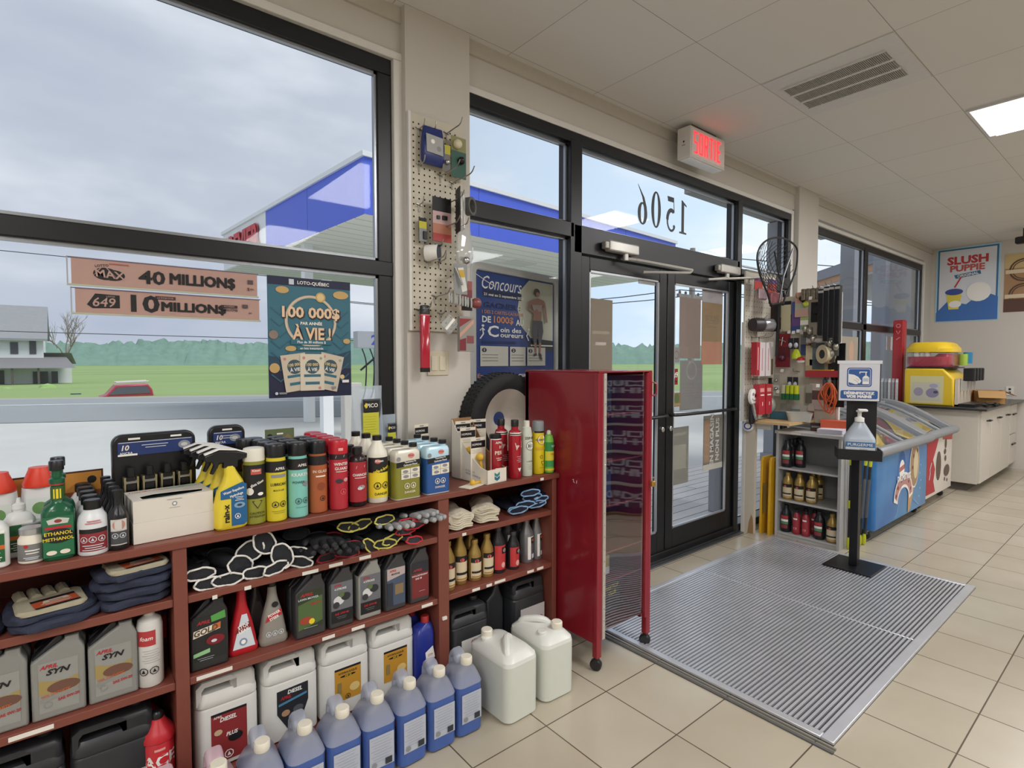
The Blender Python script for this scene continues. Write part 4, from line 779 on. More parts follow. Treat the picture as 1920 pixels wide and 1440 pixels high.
def syn(g): return [('r', -w * .85, .02, w * .85, .155, M('#9b9c98', .4, .2)), ('p', [(-w * .85, .07), (-w * .85, .11), (-.01, .1), (.02, .098), (w * .85, .105), (w * .85, .07)], flat('#a08d55')), ('c', .01, .082, .035, flat('#6d4c3f'), .45), ('p', [(-w * .8, .058), (w * .85, .072), (w * .85, .06), (-w * .8, .048)], flat('#8c8b84')), ('t', 'APRIL', -.02, .144, .010, RD, .03, 1, .3), ('t', 'SYN', .0, .128, .014, BK, .04, 1.3, .3), ('t', '100% SYNTHETIC', -.006, .068, .0065, OR, .02, .9, 0, .12), ('t', 'SAE ' + g, .02, .05, .0075, RD, .03, .9, 0, .1), ('o', -.024, .04, .009, .002, GY)]
for i, (x, g, lab) in enumerate(((.078, '5W-20', 'silver grey motor oil bottle marked 5W-20 next to the white aerosol'), (-.042, '0W-20', 'silver grey motor oil bottle marked 0W-20, in the middle of the visible three'), (-.162, '0W-20', 'silver grey motor oil bottle marked 0W-20, cut by the left edge of the photo'))):
    q = oil_bottle(lab, '#8d8e8a', syn(g), W=.114, D=.06, H=.226); q.location = (x, 1.925, SH2); q['group'] = 'silver grey motor oil bottles'
    dup(q, (x + .004, 2.0, SH2), 0, 'silver grey oil bottle in the second row behind the ' + ('5W-20' if i == 0 else ('middle' if i == 1 else 'leftmost')) + ' front one')
q = cyl_prod('spray_can', 'white aerosol can with a red square label, beside the left divider', 'spray can', [(.032, 0), (.034, .003), (.034, .175), (.03, .195), (.018, .205), (.014, .208)], M('#d9d8d3', .3), [(.0145, .206), (.0145, .225), (.013, .227)], M('#dedbd2', .35), .034,
             [('r', -.036, .125, .012, .17, flat('#b5393c')), ('t', 'foam', -.012, .148, .012, WH, .01, 1, .3)] + lines(0, .11, .045, 6, .007, GY, .001) + haz(-.02, .05, .012, BK, 2)); q.location = (.168, 1.925, SH2)
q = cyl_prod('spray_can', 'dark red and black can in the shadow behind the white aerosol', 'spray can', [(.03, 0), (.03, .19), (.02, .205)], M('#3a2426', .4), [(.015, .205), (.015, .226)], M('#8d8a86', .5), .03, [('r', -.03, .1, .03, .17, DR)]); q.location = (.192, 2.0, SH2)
# bottom left bay: black jugs and red conical bottle
def big_jug(label, col, W, D, H, loc, rz, art, capc='#e9e6dc', group=None, hole=True):
    t = thing('fluid_jug', label, 'jug', loc, rz, group); bm_ = M(col, .38, 0, .03); w = W / 2
    part('body', t, mb=MB().rr([(0, W - .02, D - .02, .02), (.008, W, D, .028), (H * .64, W, D, .028), (H * .66, W - .006, D - .006, .028), (H * .68, W, D, .028), (H * .74, W - .002, D - .004, .028), (H * .80, W * .9, D * .8, .026)], bm_))
    part('handle', t, mb=MB().plate([[(-w * .98, H * .70), (w * .96, H * .70), (w * .94, H * .88), (w * .80, H * .93), (w * .1, H * .93), (-w * .78, H * .93), (-w * .96, H * .86)], [(-w * .78, H * .755), (-w * .78, H * .86), (-w * .70, H * .88), (w * .06, H * .88), (w * .14, H * .86), (w * .14, H * .755)]], 0, D * .86, bm_, bev=.016))
    part('cap', t, mb=MB().lathe([(.019, H * .92), (.019, H * .93), (.023, H * .935), (.023, H * .985), (.021, H)], M(capc, .4), 18, cx=w * .55))
    if art: part('label', t, mb=decal(MB(), S_flat((0, -D / 2 - .0004, 0)), art))
    return t
SH3Z = SH3
def diesel(bgc, ttl, sub): return [('r', -.05, .02, .055, .175, bgc), ('r', -.05, .175, .055, .183, BK), ('t', ttl, .0, .158, .013, WH, .03, .9, .2), ('t', 'APRIL', -.03, .17, .007, WH), ('c', .02, .09, .022, BK, .7), ('c', -.03, .12, .012, flat('#c9b08a'), .8), ('t', sub, .01, .105, .012, WH, .03, .9, .2)] + haz(.0, .04, .014, WH)
JG = 'white four litre jugs in the middle bay'
j1 = big_jug('white jug with a red diesel label, leftmost of the middle bay', '#d4d3cd', .185, .13, .312, (.372, 1.975, SH3Z), 0, diesel(flat('#8e2f30'), 'DIESEL', 'PLUS'), '#cfccc0', JG)
dup(j1, (.372, 2.11, SH3Z), 0, 'white jug in the back row behind the red diesel label jug')
big_jug('white jug with a black diesel label, second from the left in the middle bay', '#d4d3cd', .185, .13, .312, (.572, 1.975, SH3Z), 0, [('p', [(-.05, .18), (.055, .185), (.055, .12), (.02, .03), (-.01, .03), (-.05, .1)], flat('#26282c')), ('t', 'DIESEL', .01, .168, .013, WH, .03, .9, .2), ('t', 'APRIL', -.02, .152, .011, RD, .03, .9, .2), ('p', [(-.045, .135), (.05, .15), (.05, .142), (-.045, .127)], flat('#4e86a8')), ('c', .02, .10, .018, flat('#55585c'), .7), ('c', -.022, .098, .014, flat('#b08a6a'), .8)] + haz(.004, .045, .013, WH), '#cfccc0', JG)
hyd = [('r', -.045, .06, .055, .182, flat('#c4902f')), ('r', -.045, .175, .055, .183, BK), ('t', 'HYDRAULIQUE', .005, .162, .008, BK, .02, .9), ('c', .005, .15, .03, BK, .14), ('t', 'AW 32', .005, .15, .006, YL), ('c', .03, .1, .02, flat('#e0c27c'), .8), ('r', -.035, .09, -.02, .13, flat('#8f7c4a'))] + haz(.004, .072, .010, BK)
j3 = big_jug('white jug with an ochre label, third from the left in the middle bay', '#d4d3cd', .185, .13, .312, (.768, 1.975, SH3Z), 0, hyd, '#cfccc0', JG)
dup(j3, (.962, 1.975, SH3Z), 0, 'white jug with an ochre label, beside the dark blue bottles')
for x, y, lab in ((1.095, 1.93, 'front one against the divider'), (1.08, 2.02, 'second one behind the front one'), (1.075, 2.1, 'rearmost in the shadow')):
    t = thing('coolant_bottle', 'dark blue rectangular bottle with red cap, ' + lab, 'bottle', (x, y, SH3Z), 0, 'dark blue bottles with red caps'); bl = M('#27348c', .3)
    part('body', t, mb=MB().rr([(0, .08, .07, .016), (.005, .088, .076, .018), (.20, .088, .076, .018), (.228, .07, .06, .018, .006), (.24, .04, .04, .018, .016)], bl)); part('cap', t, mb=MB().lathe([(.017, .238), (.017, .262), (.015, .265)], M('#b03030', .4), 16, cx=.016))
    part('label', t, mb=decal(MB(), S_flat((0, -.0385, .1)), [('p', [(-.005, .03), (.03, .05), (.04, .0), (.0, -.02)], WH), ('t', 'STP', .018, .015, .010, RD)]))
blk = '#2b2d30'
big_jug('black jug at the lower left, cut by the left edge of the photo', blk, .20, .13, .30, (-.135, 1.96, SH3Z), 0, None, '#17181a', 'black jugs at the lower left'); 
big_jug('black jug with a pale label beside the red cone-topped bottle', blk, .20, .13, .30, (.075, 1.965, SH3Z), 0, [('r', -.02, .02, .085, .11, flat('#a8a9ac')), ('c', .07, .09, .02, GD, .8)], '#17181a', 'black jugs at the lower left')
def ace(x, y, lab):
    t = thing('fluid_bottle', lab, 'bottle', (x, y, SH3Z), 0, 'red cone-topped bottles'); r_ = M('#bf2b34', .35)
    part('body', t, mb=MB().lathe([(.04, 0), (.043, .004), (.043, .165), (.041, .168), (.046, .172), (.046, .184), (.040, .198), (.02, .226), (.018, .232)], r_, 26)); part('cap', t, mb=MB().lathe([(.0165, .230), (.0165, .244), (.012, .252), (.008, .254)], BLACK, 14))
    part('label', t, mb=decal(MB(), S_cyl(.043), [('t', 'ACE', 0, .118, .034, WH, .03), ('r', -.014, .149, .014, .156, flat('#e2a7a0'))] + lines(0, .1, .05, 3, .012, LB), True)); return t
ace(.182, 1.925, 'red cone-topped bottle with white capital letters, front one on the lower left shelf'); ace(.158, 2.03, 'red cone-topped bottle in the shadow behind the front one')
# middle bay, row of one litre bottles
oil_bottle('black oil bottle with tan cap and cream title band, leftmost of the middle bay', '#2a2b2c', [('r', -.044, .03, .046, .17, flat('#222423')), ('p', [(.004, .165), (.044, .175), (.046, .15), (.006, .145)], flat('#55a04a')), ('t', 'APRIL', -.016, .15, .010, RD, .03, 1, .3), ('p', [(-.046, .105), (.03, .12), (.032, .14), (-.044, .128)], CR), ('p', [(.01, .118), (.03, .122), (.032, .14), (.012, .137)], OR), ('t', 'GOLD', -.01, .123, .017, flat('#5c4a38'), .035, 1, .25, .15), ('c', .016, .088, .026, DR, .6), ('c', .012, .085, .008, LB, .6), ('p', [(-.046, .045), (.0, .052), (.0, .065), (-.046, .057)], flat('#8fc28a'))] + lines(-.01, .038, .05, 2, .006, LB, .001), W=.106, D=.056, H=.226, capc='#c9a96a').location = (.322, 1.925, SH2)
def cone_bottle(col, lab, x, art, capc, H=.226):
    t = thing('additive_bottle', lab, 'bottle', (x, 1.945, SH2)); bm_ = M(col, .3)
    part('body', t, mb=MB().rr([(0, .084, .05, .015), (.006, .092, .056, .018), (.02, .092, .056, .018), (.03, .084, .054, .018), (.045, .082, .05, .018), (.06, .076, .05, .018), (.09, .066, .044, .016), (.12, .052, .038, .016), (.15, .036, .032, .015), (.17, .03, .03, .0145), (H - .03, .027, .027, .013)], bm_))
    part('cap', t, mb=MB().lathe([(.0145, H - .032), (.0145, H - .002), (.013, H)], M(capc, .35), 16)); part('label', t, mb=decal(MB(), S_flat((0, -.0312, 0), v=(0, .09, .996)), art)); return t
tri = lambda c: [('p', [(-.034, .022), (.034, .022), (.012, .13), (-.004, .13)], c)]
cone_bottle('#b5202a', 'bright red cone-shaped additive bottle next to the tan-capped oil bottle', .425, tri(LB) + [('p', [(-.028, .07), (.024, .085), (.02, .105), (-.018, .09)], DR), ('t', 'STOP', .0, .092, .011, WH, .03, .9, 0, .25), ('t', 'LEAK', .002, .078, .011, WH, .03, .9, 0, .25), ('c', -.002, .042, .012, flat('#7f93a8')), ('c', -.002, .042, .007, WH)], '#b5202a')
cone_bottle('#8f8b82', 'grey cone-shaped additive bottle right of the red one', .522, [('c', .004, .135, .011, BK, .9), ('p', [(-.03, .08), (.026, .098), (.022, .118), (-.022, .10)], RD), ('t', 'POWER', .0, .105, .009, WH, .03, .9, 0, .3), ('t', 'STEER', .0, .091, .009, WH, .03, .9, 0, .3)] + haz(-.02, .04, .009, LB, 3), '#17181a')
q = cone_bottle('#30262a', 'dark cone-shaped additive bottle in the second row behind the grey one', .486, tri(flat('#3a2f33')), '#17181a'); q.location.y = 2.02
def oilart(kind):
    if kind == 'lawn': return [('r', -.044, .03, .04, .165, flat('#2f3a26')), ('p', [(-.044, .12), (.04, .14), (.04, .05), (-.044, .03)], flat('#50683a')), ('t', 'APRIL', -.014, .152, .010, RD, .03, 1.2, .3), ('t', 'LAWN MOWER', -.008, .138, .007, LB), ('t', 'SAE 30', .016, .116, .009, RD), ('c', -.018, .062, .022, flat('#a2432f'), .6), ('c', .002, .055, .010, YL)] + lines(.0, .035, .05, 1, .006, LB, .001)
    if kind == 'moto': return [('r', -.038, .02, .042, .165, flat('#6b6d72')), ('r', -.038, .02, .042, .065, BK), ('t', 'APRIL', -.014, .155, .008, RD, .03, 1, .3), ('t', '4 STROKE', -.004, .142, .007, WH), ('c', -.01, .10, .02, flat('#d5d5d5'), .8), ('c', .016, .11, .018, flat('#2c2d30'), .8), ('c', .0, .12, .010, flat('#5e7045')), ('c', -.02, .085, .012, flat('#34353a')), ('t', 'SAE 10W-40', .0, .052, .0075, RD, .03, .9)] + lines(.0, .04, .04, 2, .006, GY, .001)
    if kind == 'sea': return [('r', -.036, .02, .04, .165, flat('#48566a')), ('p', [(-.036, .12), (.04, .135), (.04, .165), (-.036, .165)], flat('#b9aaa6')), ('t', 'APRIL', -.012, .155, .008, RD, .03, 1, .3), ('t', 'MARINE', 0, .142, .007, BK), ('r', -.004, .06, .032, .1, flat('#8a7352')), ('r', -.036, .02, -.012, .11, flat('#2c3440'))]
    return [('r', -.036, .02, .04, .165, flat('#7a2b2c')), ('r', -.036, .12, .04, .165, flat('#2c2c34')), ('t', 'APRIL', -.01, .132, .009, RD, .03, 1.2, .3), ('t', 'NON-DETERGENT', 0, .11, .006, WH), ('t', 'SAE 30', -.006, .098, .007, WH)] + lines(.01, .045, .03, 1, .006, LB, .001)
for x, c, k, W, lab in ((.636, '#3a3a3c', 'lawn', .104, 'black oil bottle with a green lawn mower label'), (.746, '#3a3a3c', 'moto', .09, 'black oil bottle with a motorcycle picture label'), (.856, '#9a9a94', 'moto', .09, 'silver grey oil bottle with a motorcycle picture label, between black ones'), (.962, '#3a3a3c', 'sea', .088, 'black oil bottle with a blue and grey label'), (1.068, '#3a3a3c', 'red', .086, 'black oil bottle with a dark red label next to the divider')):
    q = oil_bottle(lab, c, oilart(k), W=W, D=.054, H=.226); q.location = (x, 1.92, SH2); dup(q, (x, 1.99, SH2), 0, 'second-row twin right behind the ' + lab.split(',')[0].split(' next')[0])
# right bay bottles
def neckb(x, y, H, col, capc, art, lab, R=.031, grp=None):
    m_ = .5 if capc in ('#a98d4e', '#85868a') else 0
    q = cyl_prod('fluid_bottle', lab, 'bottle', [(R * .94, 0), (R, .004), (R * .97, .016), (R, .02), (R, H * .62), (R * .92, H * .68), (.013, H * .88), (.0125, H * .92)], M(col, .32, m_), [(.0155, H * .90), (.0155, H * .985), (.014, H)], M(capc, .35, m_), R, art(H, R), group=grp); q.location = (x, y, SH2); return q
ga = lambda H, R: [('r', -R * 1.15, H * .08, R * 1.15, H * .58, flat('#d8c9a8')), ('r', -R * 1.15, H * .46, R * 1.15, H * .58, BK), ('p', [(-R, H * .27), (R, H * .31), (R, H * .48), (-R, H * .44)], flat('#c2504a')), ('c', -.006, H * .50, .010, flat('#c6574f'), .8), ('r', -R, H * .2, R, H * .25, BK), ('r', -R, H * .1, R, H * .13, flat('#b0853c'))]
ra = lambda H, R: [('r', -R * 1.15, H * .08, R * 1.15, H * .60, flat('#c23a3c')), ('r', -.004, H * .42, R * 1.1, H * .56, BK), ('c', .012, H * .49, .009, flat('#d9b9b4')), ('p', [(-.004, H * .3), (R, H * .34), (R, H * .42), (-.004, H * .38)], DR), ('c', .004, H * .18, .010, flat('#e7b3ac'), 1.3)]
sa = lambda H, R: [('r', -R * .5, H * .08, R * 1.15, H * .60, WH), ('r', .0, H * .08, R * 1.1, H * .58, flat('#55565a')), ('r', .0, H * .44, R * 1.1, H * .58, BK), ('p', [(-.006, H * .3), (R * 1.1, H * .36), (R * 1.1, H * .44), (-.006, H * .38)], flat('#b8474a')), ('c', .012, H * .52, .007, flat('#c6574f')), ('r', .004, H * .1, R, H * .2, LB)]
G_B = 'gold bottles on the right bay shelf'
neckb(1.222, 1.93, .205, '#a98d4e', '#a98d4e', ga, 'gold bottle half hidden by the divider', grp=G_B); neckb(1.30, 1.955, .215, '#a98d4e', '#a98d4e', ga, 'tallest gold bottle of the front row', grp=G_B)
neckb(1.372, 1.945, .178, '#a98d4e', '#a98d4e', ga, 'short gold bottle, second from the red ones', .0295, grp=G_B); neckb(1.44, 1.945, .19, '#a98d4e', '#a98d4e', ga, 'gold bottle touching the tall red bottle', .0295, grp=G_B)
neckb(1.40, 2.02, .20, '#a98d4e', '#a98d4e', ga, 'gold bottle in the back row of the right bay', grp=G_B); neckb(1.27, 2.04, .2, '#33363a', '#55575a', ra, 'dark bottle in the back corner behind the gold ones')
neckb(1.508, 1.95, .212, '#26262a', '#3a3b3e', ra, 'taller black bottle with a red label next to the gold ones', .033); neckb(1.588, 1.94, .172, '#26262a', '#3a3b3e', ra, 'shorter black bottle with a red label', .029)
neckb(1.622, 2.03, .222, '#3b3c40', '#3b3c40', sa, 'dark bottle standing behind the shorter red-labelled one', .031)
neckb(1.692, 1.965, .21, '#85868a', '#85868a', sa, 'silver bottle with a white and black label, left of the front two', .034); neckb(1.755, 1.965, .21, '#85868a', '#85868a', sa, 'silver bottle beside the right side panel', .027); neckb(1.722, 2.06, .225, '#4a4b50', '#4a4b50', sa, 'dark grey bottle in the second row between the silver ones', .031)
# right bay, bottom: black jugs
B3 = 'black jugs at the bottom of the right bay'
big_jug('black jug with a white label, left in the bottom of the right bay', blk, .20, .14, .27, (1.315, 1.96, SH3Z), 0, [('r', -.05, .02, .09, .12, flat('#d8d6d0')), ('t', 'APRIL', .02, .105, .012, RD, .03, 1, .2), ('c', .06, .085, .014, BK)], '#17181a', B3)
big_jug('black jug with a white label, right in the bottom of the right bay', blk, .20, .14, .30, (1.665, 1.975, SH3Z), 0, [('r', -.06, .02, .09, .15, flat('#bdbab8')), ('c', .065, .08, .014, DR)], '#17181a', B3)
t = thing('fluid_jug', 'narrow black jug standing between the two white-labelled black jugs', 'jug', (1.5, 2.02, SH3Z), 0, B3)
part('body', t, mb=MB().plate([[(-.05, 0), (.05, 0), (.05, .2), (.03, .25), (.02, .285), (-.0, .285), (-.015, .24), (-.05, .215)]], 0, .12, M(blk, .38), bev=.012)); part('cap', t, mb=MB().lathe([(.017, .28), (.017, .305)], BLACK, 14, cx=.01))
# ---------------------------------------------------------------- gloves
def glove(lab, body, cuff, fing, loc, rz, ry=0.0, rx=0.0, L=1.0, grp=None, bandc=None, thick=.022):
    """a work glove lying flat: cuff at the origin, fingers towards +Y"""
    t = thing('work_glove', lab, 'glove', loc, rz, grp); t.rotation_euler = (rx, ry, rz)
    bm_ = M(body, .8, 0, .15, 60, .4); fm_ = M(fing, .7, 0, .15, 60, .4); cm_ = M(cuff, .8, var=.05)
    def el(y, w_, h, z=0, x=0): return [(x + w_ / 2 * math.cos(2 * PI * i / 16), y, z + h / 2 * math.sin(2 * PI * i / 16)) for i in range(16)]
    part('glove_body', t, mb=MB().loft([el(0, .088, thick * 1.25), el(.03, .078, thick), el(.06, .080, thick * 1.05), el(.10, .094, thick * 1.25), el(.13, .09, thick * 1.15), el(.142, .07, thick * .7)], bm_))
    mb = MB()
    for i, (x, l_, a) in enumerate(((-.034, .062, -.14), (-.011, .075, -.03), (.012, .072, .05), (.034, .055, .16))):
        mb.tube([(x, .125, 0), (x + math.sin(a) * l_ * .5, .13 + l_ * .5, .004), (x + math.sin(a) * l_, .13 + l_, -.002), (x + math.sin(a) * l_ * 1.06, .13 + l_ * 1.07, -.002)], [.0115, .0115, .010, .005], fm_, 10)
    mb.tube([(.034, .06, .0), (.056, .09, .004), (.064, .125, .006), (.066, .134, .006)], [.013, .012, .010, .005], fm_, 10); part('fingers', t, mb=mb)
    part('cuff_band', t, mb=MB().tube([(.045 * math.cos(2 * PI * i / 22), -.002 + .004 * math.sin(i * 1.7), thick * .72 * math.sin(2 * PI * i / 22)) for i in range(22)], .0032, cm_, 6, closed=True))
    part('cuff_opening', t, mb=MB().loft([el(.004, .082, thick * 1.15), el(.0045, .081, thick * 1.1)], M('#15161a', .9)))
    return t
WC = 'black gloves with white-edged cuffs'
gz = SH1
cfg = [(.325, 1.895, .016, .15, .1, .0), (.375, 1.888, .018, -.2, -.05, 0), (.415, 1.90, .048, .35, .55, .02), (.46, 1.893, .017, .1, .12, 0), (.448, 1.915, .085, -.2, -.5, 0), (.49, 1.905, .108, .2, .9, 0), (.52, 1.888, .02, .3, -.1, 0), (.545, 1.90, .052, -.1, 1.15, 0), (.60, 1.895, .020, -.5, .2, 0), (.30, 1.90, .05, .2, .1, .0), (.61, 1.91, .045, -.6, .25, 0)]
for i, (x, y, z, rz, ry, rx) in enumerate(cfg): glove('black work glove with white-edged cuff in the heap left in the middle bay', '#202228', '#e8e6df', '#3a3c42', (x, y, gz + z), rz, ry, rx, grp=WC, thick=.045 if i in (2, 4, 5, 7) else .026)
for i, (x, rz, z) in enumerate(((.665, PI + .05, .035), (.70, PI - .1, .055), (.755, PI - .35, .045), (.735, PI + .1, .03))): glove('dark glove with the fingers hanging towards the aisle, in the middle of the shelf', '#26282c', '#b03040' if i > 1 else '#3a3a3e', '#222327', (x, 2.03 - .01 * i, gz + z), rz, 0, .12, grp='dark gloves in the middle of the shelf')
for i, (x, y, z, rz, ry) in enumerate(((.70, 1.893, .014, .2, .0), (.765, 1.89, .016, -.3, .1), (.79, 1.90, .034, .3, .2))): glove('dark glove with a red-edged cuff on the middle of the shelf', '#24262a', '#a32c3a', '#2c2e33', (x, y, gz + z), rz, ry, grp='dark gloves with red-edged cuffs', thick=.022)
for i, (x, y, z, rz, ry) in enumerate(((.79, 1.93, .095, .1, .25), (.835, 1.93, .095, -.1, -.2), (.86, 1.888, .016, .1, .9), (.915, 1.884, .018, -.1, .05), (.945, 1.886, .028, .15, -.1), (.92, 1.90, .105, .2, .05))): glove('black glove with a yellow-edged cuff right of the middle of the shelf', '#232529', '#d7cf6c', '#303237', (x, y, gz + z), rz, ry, grp='black gloves with yellow-edged cuffs', thick=.024)
for i, (x, y, z, rz, ry, rx) in enumerate(((1.0, 1.885, .05, .1, .05, 0), (1.035, 1.882, .066, -.1, -.05, 0), (1.01, 1.884, .082, .1, .1, 0), (1.03, 1.868, .012, .3, .2, 0))): glove('grey glove with a bright red cuff edge near the right divider', '#35373c', '#cf3540', '#a9abae', (x, y, gz + z), rz, ry, rx, grp='gloves with bright red cuff edges', thick=.02)
for i, (x, y, z, rz) in enumerate(((1.055, 2.03, .075, PI + .15), (1.09, 2.02, .055, PI + .1), (.97, 2.0, .06, PI - .1))): glove(('grey-fingered glove hanging out over the shelf edge at the right divider', 'second grey-fingered glove lying under the hanging one at the right divider', 'grey-fingered glove behind the red-cuffed ones')[i], '#3a3c41', '#3a3c41', '#a3a5a6', (x, y, gz + z), rz, 0, .18)
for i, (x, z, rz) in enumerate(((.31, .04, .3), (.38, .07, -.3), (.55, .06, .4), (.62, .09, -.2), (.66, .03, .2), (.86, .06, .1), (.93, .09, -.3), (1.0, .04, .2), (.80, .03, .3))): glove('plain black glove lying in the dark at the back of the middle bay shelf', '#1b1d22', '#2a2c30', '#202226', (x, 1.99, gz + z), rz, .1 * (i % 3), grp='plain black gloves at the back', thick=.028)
# cream cotton glove bundles and dark gloves with blue cuffs, right bay
def bundle(loc, rz, lab, n=7):
    t = thing('cotton_glove_bundle', lab, 'gloves', loc, rz, 'cream cotton glove bundles'); rnd = random.Random(int(loc[0] * 100)); cm_ = M('#cfc7b2', .9, var=.08, scale=50, bump=.5)
    mb = MB(); mb.loft([[(w_ * math.cos(a) * (1 + .08 * math.sin(3 * a + y * 40)), y, .047 + h * math.sin(a) * (1 + .12 * math.sin(5 * a + y * 60))) for a in [2 * PI * i / 28 for i in range(28)]] for y, w_, h in ((0, .06, .03), (.02, .065, .036), (.06, .052, .036), (.10, .05, .034), (.16, .055, .04), (.22, .045, .03))], cm_); part('bundle', t, mb=mb)
    for k in range(n):
        z = .012 + k * .0085; ww = .052 + rnd.uniform(-.008, .008); part('cuff_fold', t, mb=MB().tube(smooth_path([(-ww, .01, z + .004), (-ww * .4, -.008 + rnd.uniform(-.006, .006), z - .003), (ww * .3, -.006 + rnd.uniform(-.006, .008), z + .004), (ww, .006, z), (ww * .7, .03, z + .004)], 4), .0045, cm_, 7))
bundle((1.262, 1.885, gz), -.15, 'cream cotton glove bundle against the divider in the right bay'); bundle((1.40, 1.90, gz), -.5, 'cream cotton glove bundle in the middle of the right bay')
for i, (x, y, z, rz, ry) in enumerate(((1.60, 1.93, .02, -.2, .0), (1.63, 1.90, .045, -.5, -.1), (1.68, 1.91, .07, -.6, -.2), (1.66, 1.90, .095, -.55, -.15), (1.71, 1.895, .055, -.6, -.3), (1.70, 1.90, .035, -.7, -.25), (1.58, 1.89, .03, -.9, -.3))): glove('navy glove with a pale blue cuff, heaped at the right end of the shelf', '#1b2136', '#8fb6dc', '#1d2238', (x, y, gz + z), rz, ry, grp='navy gloves with pale blue cuffs', thick=.02)
# folded leather glove packs, left bay
def crumple(m, rnd):
    mb = MB(); n = 40; ph = [rnd.uniform(0, 6) for _ in range(4)]; rings = []
    for z, s in ((0, .86), (.005, .98), (.012, 1.0), (.018, 1.0), (.026, .93), (.030, .7), (.031, .3)):
        rings.append([(.097 * s * math.copysign(abs(math.cos(a)) ** .6, math.cos(a)) * (1 + .05 * math.sin(3 * a + ph[0]) + .03 * math.sin(7 * a + ph[1] + z * 90)), .02 + .093 * s * math.copysign(abs(math.sin(a)) ** .6, math.sin(a)) * (1 + .05 * math.sin(4 * a + ph[2]) + .04 * math.sin(9 * a + z * 120)), z + .003 * math.sin(5 * a + ph[3]) * (z > .01)) for a in [2 * PI * i / n for i in range(n)]])
    mb.loft(rings, m)
    for k in range(4): mb.tube(smooth_path([(-.05 + k * .032, .08, .014), (-.055 + k * .034, .13, .02), (-.05 + k * .034, .165 - .008 * abs(k - 1.5), .012)], 3), .0125, m, 8)
    return mb
def pack(loc, rz, lab, pale):
    t = thing('folded_glove_pack', lab, 'gloves', loc, rz, 'folded leather glove packs'); nv = M('#2a3044', .8, 0, .2, 40, .5)
    part('glove_body', t, mb=crumple(nv, random.Random(int(loc[0] * 900 + loc[2] * 3000))))
    if pale:
        lm = M('#a9a38c', .8, 0, .12, 40, .3); mb = MB(); mb.loft([[(x, y, z) for x, y in rrect(w_, .12, .02, 4, .0, -.01)] for z, w_ in ((.024, .14), (.03, .15), (.038, .14))], lm)
        for k in range(4): mb.tube([(-.055 + k * .03, .03, .034), (-.06 + k * .03, .07, .04), (-.062 + k * .03, .10 - .006 * abs(k - 1), .034)], [.014, .014, .011], lm, 8)
        part('leather_palm', t, mb=mb)
        part('tag', t, mb=decal(MB(), S_flat((.01, -.03, .0385), (1, .1, 0), (-.1, 1, 0)), [('r', -.05, -.03, .045, .03, flat('#b5522f')), ('r', -.05, .018, .045, .034, BK), ('p', [(-.03, -.005), (.03, -.002), (.025, .016), (-.025, .014)], flat('#c9bda8')), ('r', -.015, .002, .015, .006, DR)] + lines(0, -.014, .07, 2, .008, CR, .0025) + [('r', -.05, -.04, .045, -.031, BK)]))
pack((-.045, 1.93, gz), .12, 'lowest glove pack of the left-hand pile', 0); pack((-.055, 1.935, gz + .024), .12, 'pale leather-palmed glove pack on top of the left-hand pile', 1)
for k in range(4): pack((.132 + .006 * (k % 2), 1.95 - .004 * k, gz + .028 * k), .14 - .11 * (k % 3), ('lowest', 'second from the bottom', 'third from the bottom', 'topmost')[k] + ' glove pack in the pile against the left divider', k == 3)
pack((-.25, 1.93, gz), .0, 'glove pack cut off by the left edge of the photo', 0)
# ================================================================ jugs on the floor
cloud = shell_mat('cloudy_plastic', '#b4b9c8', .55, .28); wet = shell_mat('wetted_plastic', '#8fa3cc', .16, .25); bliq = M('#2a54a6', .3, var=.03); capw = M('#e8e3d2', .4)
def washer(lab, loc, rz, liq=bliq, shell=cloud, grp=None, low=wet):
    t = thing('washer_fluid_jug', lab, 'jug', loc, rz, grp)
    part('bottle', t, mb=MB().rr([(0, .10, .13, .02), (.008, .116, .146, .028), (.190, .116, .146, .028)], low, capt=False).rr([(.190, .116, .146, .028), (.20, .112, .142, .032), (.235, .084, .11, .03, 0, -.004), (.258, .046, .05, .022, 0, -.034), (.268, .038, .04, .018, 0, -.038)], shell, capb=False))
    g = part('liquid', t, mb=MB().rr([(.003, .10, .13, .02), (.010, .112, .142, .026), (.19, .112, .142, .026), (.1905, .110, .14, .026)], liq))
    part('handle', t, mb=MB().plate([[(-.022, .215), (-.020, .252), (-.006, .274), (.012, .290), (.034, .294), (.050, .280), (.060, .245), (.062, .20), (.0, .20)], [(.012, .246), (.028, .262), (.038, .256), (.040, .238), (.020, .232)]], 0, .046, shell, bev=.012, xf=lambda v: (v[2], v[0], v[1]))) if 1 else part('handle', t, mb=MB().tube(smooth_path([(0, -.03, .245), (0, -.008, .275), (0, .02, .294), (0, .046, .284), (0, .060, .245), (0, .060, .20)], 4), [.013] * 6 + [.016] * 15, shell, 10, flatk=1.35))
    part('cap', t, mb=MB().lathe([(.021, .262), (.0225, .266), (.0225, .286), (.020, .290)], capw, 20, cy=-.038))
    mb = MB(); decal(mb, S_flat((0, -.0735, 0)), [('r', -.042, .055, .044, .165, flat('#b6bcc8'))] + lines(0, .155, .075, 9, .0095, flat('#8b93a5'), .0012) + [('r', .012, .06, .036, .082, flat('#30343c')), ('c', -.026, .07, .009, GY)])
    for k in range(6): decal(mb, S_flat((.013 + k * .004, -.0739, .062)), [('r', 0, 0, .0012, .018, LB)])
    part('back_label', t, mb=mb)
    part('front_label', t, mb=decal(MB(), S_flat((-.0585, 0, 0), (0, -1, 0)), [('r', -.05, .05, .05, .15, BK), ('r', -.05, .15, .05, .168, flat('#8c3040')), ('t', '-35', 0, .1, .03, LB)]))
    return t
WG = 'blue washer fluid jugs standing in a row on the floor'
wj = washer('', (0, 0, 0), 0, grp=WG)
